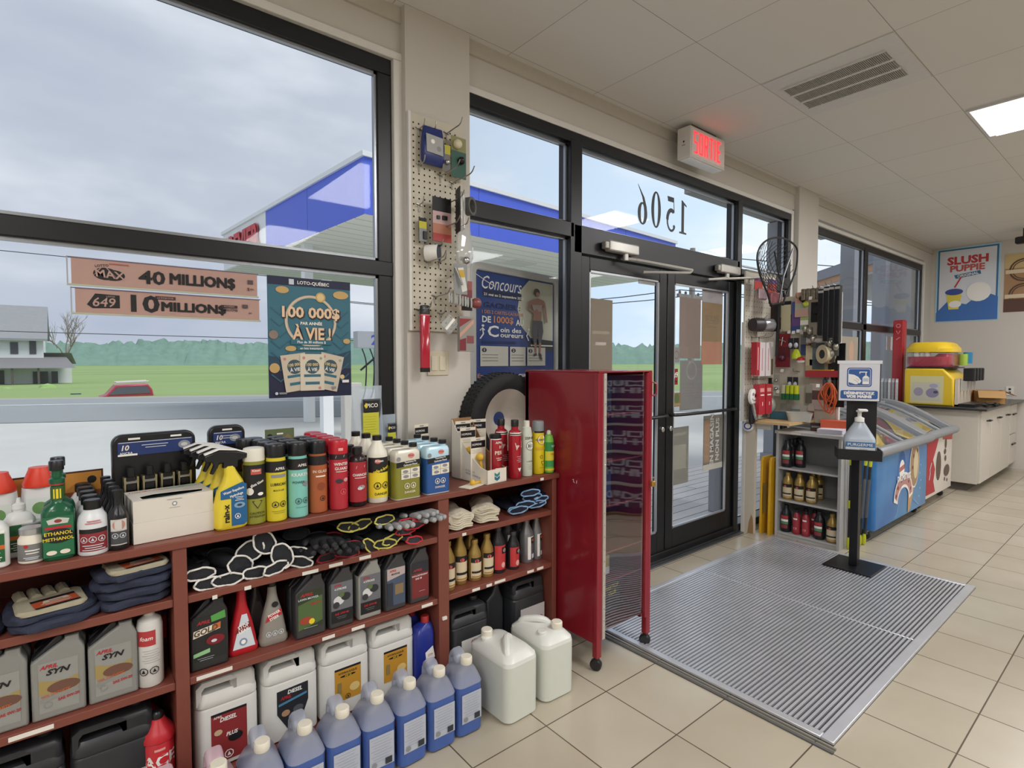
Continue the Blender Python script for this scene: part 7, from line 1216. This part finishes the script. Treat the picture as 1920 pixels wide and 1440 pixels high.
t = thing('wet_floor_sign', 'folded yellow wet floor sign leaning between partition and grey rack', 'floor sign', (4.42, 2.096, 0), 0); yw = M('#dba91e', .4)
part('panel', t, mb=MB().plate([[(-.06, 0), (.15, 0), (.14, .60), (.12, .63), (-.03, .63), (-.05, .60)]], -.034, .02, yw, bev=.003)); part('panel', t, mb=MB().plate([[(-.06, 0), (.15, 0), (.14, .60), (.12, .63), (-.03, .63), (-.05, .60)]], .034, .02, yw, bev=.003))
part('print', t, mb=decal(MB(), S_flat((-.062, 0, .3), (0, -1, 0)), [('r', -.012, -.12, .010, .12, flat('#6d5a1c'))]))
# driveway markers leaning beside the rack
for k, (x, y, dx, dy, z1) in enumerate(((4.50, 1.525, -.02, -.01, .74), (4.56, 1.515, -.02, -.005, .75), (4.64, 1.50, .01, -.03, .72), (4.70, 1.49, .02, -.03, .70))):
    t = thing('marker_stake', ('leftmost', 'second from the left', 'third from the left', 'rightmost')[k] + ' yellow and black marker stake leaning between rack and blue freezer', 'marker stake', (x, y, .004), 0, 'yellow and black marker stakes'); A = Vector((0, 0, 0)); B = Vector((dx, dy, z1)); yv = M('#c9cf2c', .35)
    part('stake', t, mb=MB().tube([A.lerp(B, .1), A.lerp(B, .86)], .010, M('#202226', .3), 8)); part('yellow_tip', t, mb=MB().tube([A, A.lerp(B, .02), A.lerp(B, .07), A.lerp(B, .12)], [.006, .015, .015, .01], yv, 10)); part('yellow_band', t, mb=MB().tube([A.lerp(B, .86), B], .012, yv, 8))
    part('sleeve', t, mb=MB().tube([A.lerp(B, .3), A.lerp(B, .72)], .0125, M('#55585c', .15), 8)) if k > 1 else part('reflector', t, mb=MB().tube([A.lerp(B, .42), A.lerp(B, .5)], .0125, yv, 8))
# sanitizer stand
bs = M('#17181c', .38, .2, .04); t = thing('sanitizer_stand', 'black metal hand sanitizer stand on the end of the entrance mat', 'stand', (4.12, 1.36, .0145), 0)
part('base_plate', t, mb=MB().box((-.145, -.147, 0), (.145, .147, .008), bs), bevel=.002); part('pole', t, mb=MB().box((-.025, -.025, .008), (.025, .025, .744), bs), bevel=.002)
h_ = part('holder', t, mb=MB().at((0, 0, 0), rz=-1.13).box((-.125, -.13, .745), (.125, .06, .755), bs).box((-.125, -.13, .755), (.125, -.125, .815), bs).box((-.125, -.125, .755), (-.12, .06, .815), bs).box((.12, -.125, .755), (.125, .06, .815), bs).box((-.06, .052, .755), (.115, .06, 1.16), bs), bevel=.001)
part('sign_frame', t, mb=MB().at((0, 0, 0), rz=-1.13).box((-.122, -.016, 1.125), (.122, .004, 1.385), bs))
sg = MB().at((0, 0, 0), rz=-1.13); blu = flat('#2f5c9e'); sg.box((-.116, -.02, 1.13), (.116, -.016, 1.39), flat('#dcdde2')); sg.box((-.128, -.022, 1.378), (.128, -.012, 1.40), flat('#e4e5e8'))
S = S_flat((0, -.02, 1.26)); it = [('p', [(x, z) for x, z in rrect(.142, .128, .016, 3, 0, .028)], blu), ('p', [(x, z) for x, z in rrect(.128, .114, .012, 3, 0, .028)], flat('#dcdde2')), ('p', [(x, z) for x, z in rrect(.122, .108, .010, 3, 0, .028)], blu),
    ('p', [(-.061, .05), (-.03, .045), (-.005, .03), (.012, .005), (.008, -.005), (-.02, -.02), (-.061, -.005)], WH), ('l', [(-.03, .02), (.004, -.012)], .006, WH), ('l', [(-.045, .01), (-.01, -.018)], .006, WH), ('l', [(-.02, .022), (.0, .006)], .0016, blu), ('l', [(-.03, .012), (-.006, -.006)], .0016, blu),
    ('p', [(.018, -.018), (.056, -.018), (.056, .026), (.046, .038), (.028, .038), (.018, .026)], WH), ('r', .034, .038, .040, .064, WH), ('r', .0, .060, .044, .066, WH), ('r', .0, .052, .005, .066, WH), ('r', .022, .0, .052, .022, flat('#c4cde0')),
    ('p', [(x, z) for x, z in rrect(.212, .056, .010, 3, 0, -.088)], blu), *thick('DÉSINFECTEZ', 0, -.076, .017, WH, -.17), *thick('VOS MAINS', 0, -.101, .017, WH, -.14)]
decal(sg, S, it, h0=.0004, dh=.0002); part('sign_sheet', t, mb=sg)
t = thing('sanitizer_bottle', 'clear gallon pump bottle of hand sanitizer in the black stand', 'bottle', (4.075, 1.335, .771), -1.13); cl2 = shell_mat('clear_bottle', '#d4dee8', .55, .15)
part('body', t, mb=MB().rr([(0, .16, .11, .02), (.006, .178, .13, .03), (.12, .178, .13, .03), (.135, .172, .126, .034), (.225, .07, .06, .028), (.24, .05, .05, .024)], cl2)); part('liquid', t, mb=MB().rr([(.004, .16, .11, .02), (.01, .17, .122, .026), (.12, .17, .122, .026), (.14, .155, .112, .026)], M('#b4c4d2', .2)))
part('label', t, mb=decal(MB(), S_flat((0, -.0655, 0)), [('r', -.082, .075, .082, .108, flat('#3f6f9e')), ('t', 'PURGERME', 0, .091, .018, WH, .0, -.14), ('r', -.082, .05, .082, .073, LB), ('t', 'Sanitizer', .02, .062, .009, GY)])); part('pump', t, mb=MB().lathe([(.028, .235), (.028, .262), (.012, .27), (.012, .30), (.02, .302), (.02, .312)], WHITE, 16).rbox((-.012, -.055, .308), (.04, .012, .322), .006, WHITE)); part('neck_ring', t, mb=MB().lathe([(.03, .232), (.03, .238)], GY, 16))
# ================================================================ chest freezers
def art_mat(name, base, blotch, scale, thr=.5, third=None):
    m = bpy.data.materials.new(name); m.use_nodes = True; n = m.node_tree.nodes; l = m.node_tree.links; b = n['Principled BSDF']; tc = n.new('ShaderNodeTexCoord'); z = n.new('ShaderNodeTexNoise'); z.inputs['Scale'].default_value = scale; z.inputs['Detail'].default_value = 3; r = n.new('ShaderNodeValToRGB')
    r.color_ramp.elements[0].position = thr - .12; r.color_ramp.elements[0].color = lin(base); r.color_ramp.elements[1].position = thr + .14; r.color_ramp.elements[1].color = lin(blotch)
    l.new(tc.outputs['Object'], z.inputs['Vector']); l.new(z.outputs['Fac'], r.inputs[0]); l.new(r.outputs[0], b.inputs['Base Color']); b.inputs['Roughness'].default_value = .3; return m
fgl = glass_mat('freezer_glass', (.8, .85, .87), 2.0, .12)
def freezer(lab, x0, x1, y0, y1, zb, zt, skin):
    t = thing('chest_freezer', lab, 'freezer', (x0, y0, 0), 0, 'chest freezers with curved glass tops'); W_, D_ = x1 - x0, y1 - y0; rg_ = M('#8d9094', .4, .1)
    part('body', t, mb=MB().rbox((0, 0, zb), (W_, D_, zt - .06), .03, skin, .01))
    def prof(s): a = s / 10; return (D_ * a, zt + .255 * math.sin(a * PI * .5) ** 1.1)
    rim = MB()
    for (a, b) in ((-.012, .085), (W_ - .085, W_ + .012)):
        rim.loft([[(a, y, z - .08 if s_ else z + .0) for (y, z) in [prof(s) for s in range(11)] for s_ in (0,)] + [(a, y, zt - .09) for (y, z) in reversed([prof(s) for s in range(11)])], [(b, y, z) for (y, z) in [prof(s) for s in range(11)]] + [(b, y, zt - .09) for (y, z) in reversed([prof(s) for s in range(11)])]], rg_, True, True, False)
    rim.tube([(-.012, -.01, zt - .03), (W_ + .012, -.01, zt - .03)], .042, rg_, 12).box((0, D_ - .06, zt - .08), (W_, D_, zt + .235), rg_); part('rim', t, mb=rim, bevel=.004)
    g = MB()
    for i, (a, b) in enumerate(((.085, W_ * .55), (W_ * .5, W_ - .085))):
        g.loft([[(a, prof(s)[0], prof(s)[1] - .02 - .012 * i) for s in range(10)], [(b, prof(s)[0], prof(s)[1] - .02 - .012 * i) for s in range(10)]], fgl, False, False, True, closed=False)
    part('glass_lid', t, mb=g, angle=3); part('lid_bar', t, mb=MB().box((W_ * .5, .04, zt - .03), (W_ * .53, D_ * .3, zt + .02), rg_).tube([(W_ * .5, prof(s)[0], prof(s)[1] - .012) for s in range(10)], .014, rg_, 8))
    for (x, y) in ((.08, .08), (W_ - .08, .08), (.08, D_ - .08), (W_ - .08, D_ - .08)): part('castor', t, mb=MB().at((x, y, .032), ry=PI / 2).lathe([(.026, -.012), (.032, -.006), (.032, .006), (.026, .012)], M('#3a3a3c', .4), 14).at((x, y, 0)).box((-.014, -.014, .04), (.014, .014, zb + .01), CHROME))
    return t
F1 = freezer('blue chest freezer with printed ice creams on the front, nearest the mat', 4.80, 6.16, 1.45, 2.10, .085, .735, art_mat('ocean_print', '#2d68ae', '#4a8ec4', 1.6))
mb = MB(); S = S_flat((0, -.001, 0)); tan = flat('#a98a6a'); pinkc = flat('#c08a86'); wafer = flat('#c9a070')
decal(mb, S, [('c', .62, .53, .10, flat('#7fa8d6'), 1.35), ('c', .62, .535, .092, blu, 1.35), ('c', .62, .50, .068, WH, 1.2), ('p', [(.555, .48), (.685, .50), (.685, .54), (.555, .52)], flat('#b56a62')), ('c', .96, .50, .135, WH, 1.55), ('c', .965, .50, .125, tan, 1.55), ('c', 1.0, .50, .065, flat('#d9c9a4'), 2.0), ('c', .93, .58, .02, flat('#6b4a3a')), ('c', .91, .48, .018, flat('#6b4a3a')), ('c', 1.03, .62, .018, flat('#6b4a3a')),
    ('p', [(.80, .30), (.96, .30), (.86, .12), (.80, .10)], wafer)])
arc = [(.67 + .25 * math.cos(math.radians(a)), .25 + .22 * math.sin(math.radians(a))) for a in range(0, 181, 12)] + [(.67 + .15 * math.cos(math.radians(a)), .22 + .12 * math.sin(math.radians(a))) for a in range(180, -1, -12)]
arci = [(.67 + .23 * math.cos(math.radians(a)), .255 + .20 * math.sin(math.radians(a))) for a in range(4, 177, 12)] + [(.67 + .165 * math.cos(math.radians(a)), .235 + .13 * math.sin(math.radians(a))) for a in range(176, 3, -12)]
decal(mb, S, [('p', arc, WH), ('p', arci, pinkc)] + [('c', .67 + .2 * math.cos(math.radians(a)), .25 + .165 * math.sin(math.radians(a)), .016, flat('#7a4038')) for a in (20, 50, 80, 110, 140, 165)] + [('l', [(.45 + .03 * k, .12 + .01 * k * k) for k in range(6)], .006, flat('#8fb8dd')), ('l', [(1.1 - .04 * k, .12 + .02 * k) for k in range(5)], .006, flat('#8fb8dd'))] + [('c', 1.1 + .02 * (k % 3), .2 + .07 * k, .008, LB) for k in range(5)] + [('t', 'DRUMSTICK', .67, .43, .045, WH, .05, 1.0, 0, .0)], h0=.004)
part('front_print', F1, mb=mb)
mb = MB(); decal(mb, S_flat((-.001, .32, 0), (0, -1, 0)), [('c', .1 + .05 * math.sin(k * 2.3), .2 + .045 * k, .008 + .004 * (k % 3), flat('#7fb4dd')) for k in range(9)] + [('l', [(.0 + .03 * k, .42 + .02 * math.sin(k)) for k in range(9)], .008, flat('#6fa8d4'))]); part('side_print', F1, mb=mb)
F2 = freezer('red and white chest freezer with brown cow patches, behind the blue one', 6.205, 7.14, 1.47, 2.12, .10, .735, art_mat('cream_print', '#d8d2c8', '#dcd6cc', 2.0))
mb = MB(); brn = flat('#5e4a40'); decal(mb, S, [('p', [(0.02, .14), (.32, .14), (.25, .25), (.30, .36), (.22, .46), (.34, .58), (.40, .66), (.02, .66)], flat('#b03038')), ('p', [(.55, .63), (.9, .60), (.9, .67), (.55, .67)], flat('#c2504e')), ('c', .42, .38, .085, brn, 1.7), ('c', .66, .58, .035, brn, 1.5), ('c', .64, .50, .04, brn, .7), ('c', .66, .43, .03, brn), ('c', .72, .30, .10, brn, .6), ('c', .65, .22, .02, brn), ('c', .74, .20, .018, brn), ('l', [(.10, .28), (.13, .34), (.12, .38), (.17, .44)], .02, LB)], h0=.0008); part('front_print', F2, mb=mb)
# goods in the freezers: boxed ice cream
rr3 = random.Random(9); kk = 0
for f0, n_ in (((4.80, 1.45), 5), ((6.205, 1.47), 3)):
    for i in range(n_):
        for j in range(2):
            kk += 1; c = ('#d8b25a', '#c9cfd6', '#b9b4a8', '#e0d6b8', '#9fb3c9')[kk % 5]
            solo('ice_cream_box', MB().rbox((-.1, -.10, 0), (.1, .10, .065), .008, M(c, .4, var=.2, scale=14)), 'box of frozen treats seen through the glass lid of the ' + ('blue' if n_ == 5 else 'red and white') + ' freezer', 'box', (f0[0] + .20 + i * .225, f0[1] + .25 + j * .22, .682 + .02 * (kk % 2) + .06 * j), rr3.uniform(-.1, .1), 'boxes in the ' + ('blue' if n_ == 5 else 'red and white') + ' freezer')
# ================================================================ white counter with the slush machine
cbw = M('#d3cdc2', .45, var=.03); t = thing('counter_cabinet', 'white counter cabinet with a black worktop in the far corner', 'cabinet', (0, 0, 0))
part('carcass', t, mb=MB().box((7.5, 1.33, .09), (9.58, 2.27, .885), cbw), bevel=.003); part('plinth', t, mb=MB().box((7.56, 1.42, 0), (9.5, 2.2, .09), M('#5a5550', .7)))
for k in range(3):
    g = part('door', t, mb=MB().box((7.51 + k * .52, 1.31, .10), (8.02 + k * .52, 1.33, .875), cbw), bevel=.002); hx = 7.51 + k * .52 + (.10 if k % 2 == 0 else .12); part('door_handle', g, mb=MB().tube([(hx + .14, 1.31, .76), (hx + .15, 1.28, .76), (hx + .24, 1.28, .76), (hx + .25, 1.31, .76)], .008, BLACK))
for k in range(2): g = part('drawer', t, mb=MB().box((9.09, 1.31, .12 + k * .38), (9.5, 1.33, .48 + k * .38), cbw), bevel=.002); part('drawer_handle', g, mb=MB().tube([(9.2, 1.30, .36 + k * .38), (9.4, 1.30, .36 + k * .38)], .01, BLACK))
solo('worktop', MB().box((7.40, 1.25, .886), (9.59, 2.275, .912), M('#2a2a2c', .3, var=.2)), 'black worktop with rounded edge on the white counter cabinet', 'worktop', bevel=.006)
ZW = .913; yel = M('#e3c02c', .3, var=.03); t = thing('slush_machine', 'yellow slush machine with a red-filled clear bowl on the black worktop', 'slush machine', (7.52, 1.80, ZW), 0)
part('body', t, mb=MB().plate([[(-.24, 0), (.22, 0), (.22, .40), (.20, .415), (-.14, .415), (-.24, .30)]], .0, .62, yel, bev=.02, xf=lambda v: (.33 - v[2], v[0], v[1])))
part('side_picture', t, mb=decal(MB(), S_flat((.0195, 0, 0), (0, -1, 0)), [('r', -.16, .02, .15, .33, flat('#d6cf9a')), ('r', -.14, .05, .12, .26, flat('#c9c6b4')), ('c', .05, .14, .06, flat('#8f8aa4'), .9), ('c', -.08, .15, .045, flat('#a09aac'), 1.1), ('c', .06, .22, .04, flat('#a9a6c0'), .6), ('c', .08, .15, .022, flat('#4d4a58'), .7)]))
part('bowl', t, mb=MB().rr([(.43, .56, .40, .10, .33, .02), (.46, .60, .42, .12, .33, .02), (.60, .60, .42, .12, .33, .02)], glass_mat('bowl_plastic', (.95, .96, .97), 1, .05)))
part('slush', t, mb=MB().rr([(.432, .555, .39, .09, .33, .02), (.465, .592, .412, .11, .33, .02), (.545, .592, .412, .11, .33, .02), (.55, .57, .39, .11, .33, .02)], M('#b01c38', .25)).rr([(.54, .5, .16, .05, .33, -.10), (.585, .46, .10, .04, .33, -.12)], M('#b01c38', .25)).lathe([(.03, .55), (.03, .6)], WHITE, 12, cx=.08, cy=.12).lathe([(.03, .55), (.03, .6)], WHITE, 12, cx=.08, cy=.02))
part('lid', t, mb=MB().rr([(.60, .62, .44, .13, .33, .02), (.64, .62, .44, .13, .33, .02), (.70, .54, .36, .12, .33, .02), (.715, .48, .30, .1, .33, .02)], yel)); part('top_tray', t, mb=MB().rr([(.416, .60, .44, .06, .33, 0), (.43, .60, .44, .06, .33, 0)], BLACK))
for k in range(4):
    part('tap_handle', t, mb=MB().rbox((.10 + k * .14, -.40, .28), (.15 + k * .14, -.30, .42), .012, BLACK)); part('spout', t, mb=MB().box((.11 + k * .14, -.33, .17), (.14 + k * .14, -.28, .29), M('#c9c6c0', .3, .4)))
part('front_panel', t, mb=MB().box((.04, -.275, .02), (.62, -.245, .30), M('#cfc6b8', .4))); part('drip_tray', t, mb=MB().box((.04, -.42, 0), (.62, -.28, .03), BLACK))
part('syrup_column', t, mb=MB().rr([(.45, .10, .08, .03, .5, -.22), (.58, .10, .08, .03, .5, -.22)], M('#9fc04a', .3)).rr([(.47, .10, .08, .03, .56, -.25), (.60, .10, .08, .03, .56, -.25)], M('#2f7fa8', .3)))
solo('cup_dispenser', decal(MB().rbox((-.06, -.06, 0), (.06, .06, 1.0), .02, M('#a8262c', .35)), S_flat((-.06, 0, .85), (0, -1, 0)), [('o', 0, .08, .025, .008, flat('#d48a8a')), ('l', [(-.02, .02), (.0, -.02), (.02, .02)], .01, flat('#d48a8a')), ('l', [(-.02, -.09), (.02, -.06)], .01, flat('#d48a8a'))]), 'tall red dispenser column behind the slush machine', 'dispenser', (7.95, 2.19, ZW), 0)
for k in range(5): solo('leaflet_pack', MB().at(ry=-.25).box((0, -.012, 0), (.16, .012, .26), M(('#c9cdd2', '#a9aeb4', '#d6d8da', '#9ba1a8', '#bfc3c6')[k], .4, var=.2, scale=30)), 'whitish pack leaning in a row left of the slush machine', 'pack', (7.50 + .012 * k, 2.08 + .04 * k, ZW), .25, 'whitish packs leaning beside the slush machine')
card_ = M('#b08a58', .7, var=.06); t = thing('cardboard_box', 'open brown cardboard box lying on the right of the worktop', 'cardboard box', (8.45, 1.42, ZW), .3)
part('box', t, mb=MB().box((-.18, -.13, 0), (.18, .13, .008), card_).box((-.18, -.13, 0), (-.172, .13, .15), card_).box((.172, -.13, 0), (.18, .13, .15), card_).box((-.18, -.13, 0), (.18, -.122, .15), card_).box((-.18, .122, 0), (.18, .13, .15), card_)); part('flap', t, mb=MB().at((-.18, 0, .15), ry=-.7).box((-.12, -.12, 0), (0, .12, .004), card_).at((0, -.13, .15), rx=.5).box((-.16, -.11, 0), (.16, 0, .004), card_))
solo('cardboard_box', MB().box((-.13, -.10, 0), (.13, .10, .16), M('#c9995c', .7, var=.06)).at((0, .1, .16), rx=.9).box((-.12, 0, 0), (.12, .12, .004), card_), 'smaller upright cardboard box behind the open one', 'cardboard box', (8.42, 1.68, ZW), -.2)
solo('cable_tangle', MB().tube(smooth_path([(0, 0, .015), (.1, .05, .02), (.2, -.03, .03), (.12, -.06, .015), (.28, .0, .02), (.36, -.04, .015)], 5), .014, BLACK), 'black cable lying in front of the slush machine', 'cable', (7.70, 1.30, ZW))
solo('wall_outlet', MB().box((-.008, -.04, -.06), (0, .04, .06), flat('#e0dcd2')).box((-.012, -.012, .01), (-.008, .012, .035), BK).box((-.012, -.012, -.035), (-.008, .012, -.01), BK), 'white power outlet on the far wall above the worktop', 'outlet', (9.599, 1.40, 1.02))
# posters on the far wall
def wposter(lab, y0, y1, z0, z1, art, base):
    t = thing('poster', lab, 'poster', (9.5985, (y0 + y1) / 2, (z0 + z1) / 2), -PI / 2); hw_, hh = abs(y1 - y0) / 2, (z1 - z0) / 2
    part('sheet', t, mb=decal(MB().box((-hw_, -.004, -hh), (hw_, 0, hh), flat(base)), S_flat((0, -.004, 0)), art(hw_, hh), h0=.001, dh=.0008)); return t
b1 = flat('#3a6f9a'); b2 = flat('#a9d0e4')
wposter('white poster with red SLUSH PUPPIE lettering and a blue frame on the far wall', 2.227, 1.537, 1.96, 2.985, lambda w_, h: [('r', -w_, -h, w_, h, b2), ('r', -w_ + .02, -h + .03, w_ - .02, h - .02, b1), ('r', -w_ + .04, -h + .12, w_ - .04, h - .04, flat('#d9dde4')), ('t', 'SLUSH', .0, .33, .10, flat('#c23a3c'), .045, 1.1), ('t', 'PUPPIE', .0, .22, .08, flat('#c25a54'), .045, 1.1), ('p', [(-.14, .13), (.14, .17), (.15, .12), (-.12, .08)], b1), ('t', 'ORIGINAL', .01, .125, .035, WH, .02, 1, 0, .13),
    ('p', [(-.33, -.38), (-.2, -.22), (.0, -.28), (.18, -.12), (.33, -.2), (.33, -.5), (-.33, -.5)], flat('#3f6fb4')), ('p', [(-.22, -.12), (-.05, -.12), (-.08, -.34), (-.19, -.34)], flat('#e2d04a')), ('c', -.135, -.10, .10, flat('#3a4f9a'), .45), ('l', [(-.13, -.04), (-.06, .1)], .018, flat('#c23a3c')), ('c', .13, -.12, .13, WH, 1.0), ('c', -.12, -.27, .07, WH, .7)], '#e8ecef')
wposter('brown poster with two round emblems at the right edge of the photo', 1.495, .85, 2.055, 2.81, lambda w_, h: [('r', -w_, -h, w_, -h * .55, flat('#5a3a2c')), ('r', -w_, h * .5, w_, h, flat('#c9b07c')), ('o', -.13, .16, .15, .02, flat('#5a4030')), ('o', -.13, .16, .12, .012, flat('#5a4030')), ('r', -w_ + .01, .12, .1, .17, flat('#d9c7a8')), ('o', -.13, -.16, .15, .02, flat('#5a4030')), ('o', -.13, -.16, .12, .012, flat('#5a4030')), ('r', -w_ + .01, -.2, .1, -.15, flat('#d9c7a8'))], '#a8825c')
solo('ceiling_fitting', MB().tube([(0, 0, .1), (0, 0, 0)], .015, BLACK).rbox((-.05, -.10, -.08), (.05, .08, .0), .02, BLACK), 'small black fitting hanging below the ceiling at the right edge of the photo', 'fitting', (8.9, 1.22, 2.90))
# papers seen in the far window
paper('poster', 'beige paper with a faint orange figure taped in the far left window pane', 6.45, 6.95, 1.36, 1.68, '#cfc6b6', [('c', .06, 0, .07, soft('#cba68f'), 1.6)], 2.312)
solo('window_sticker', MB().box((7.9, 2.312, 1.55), (8.12, 2.314, 1.72), flat('#dfe3e6')), 'small white notice in the far right window pane', 'notice')

# further small goods crowding the tackle board
for k, (y, z, w_, h, c1, c2, lab) in enumerate(((2.15, 1.50, .05, .12, '#b9b7ae', '#6a6258', 'grey and brown small card under the dark red pack'), (2.06, 1.80, .05, .14, '#26282e', '#8f6a8a', 'black and mauve small card between the pale yellow and blue cards'), (1.95, 1.62, .04, .16, '#8a8d90', '#3c4a80', 'grey and blue narrow card left of the slate blue one'),
        (2.10, 1.12, .05, .14, '#d4d2c8', '#a9aca4', 'pale narrow card low on the tackle board'), (2.0, 1.05, .07, .08, '#c9c7bd', '#8c9a94', 'pale wide card just above the petrol blue box'), (1.90, 1.22, .05, .15, '#a9a79c', '#6e6a60', 'olive grey card between lime floats and beige card'), (1.88, 1.05, .05, .10, '#c7bfb0', '#7f4a44', 'small cream and dark red card above the clear tub'), (2.13, 1.78, .05, .10, '#7a2f36', '#2b2428', 'small wine red card above the crossed metal parts'))):
    carded(lab, (4.67, y, z), w_, h, [(0, flat(c1)), (.45, flat(c2))])
tg = flat('#e4e3dc')
for k, (y, z) in enumerate(((2.02, 1.66), (1.985, 1.655), (1.95, 1.665), (2.07, 1.345), (2.10, 1.17), (1.79, 1.23), (1.86, 1.92))):
    solo('price_tag', MB().at(ry=.3).box((-.002, -.012, -.026), (.002, .012, .0), tg), 'small white price tag on a hook tip of the tackle board', 'price tag', (4.565, y, z), .1 * (k % 3), 'white price tags on the hook tips')
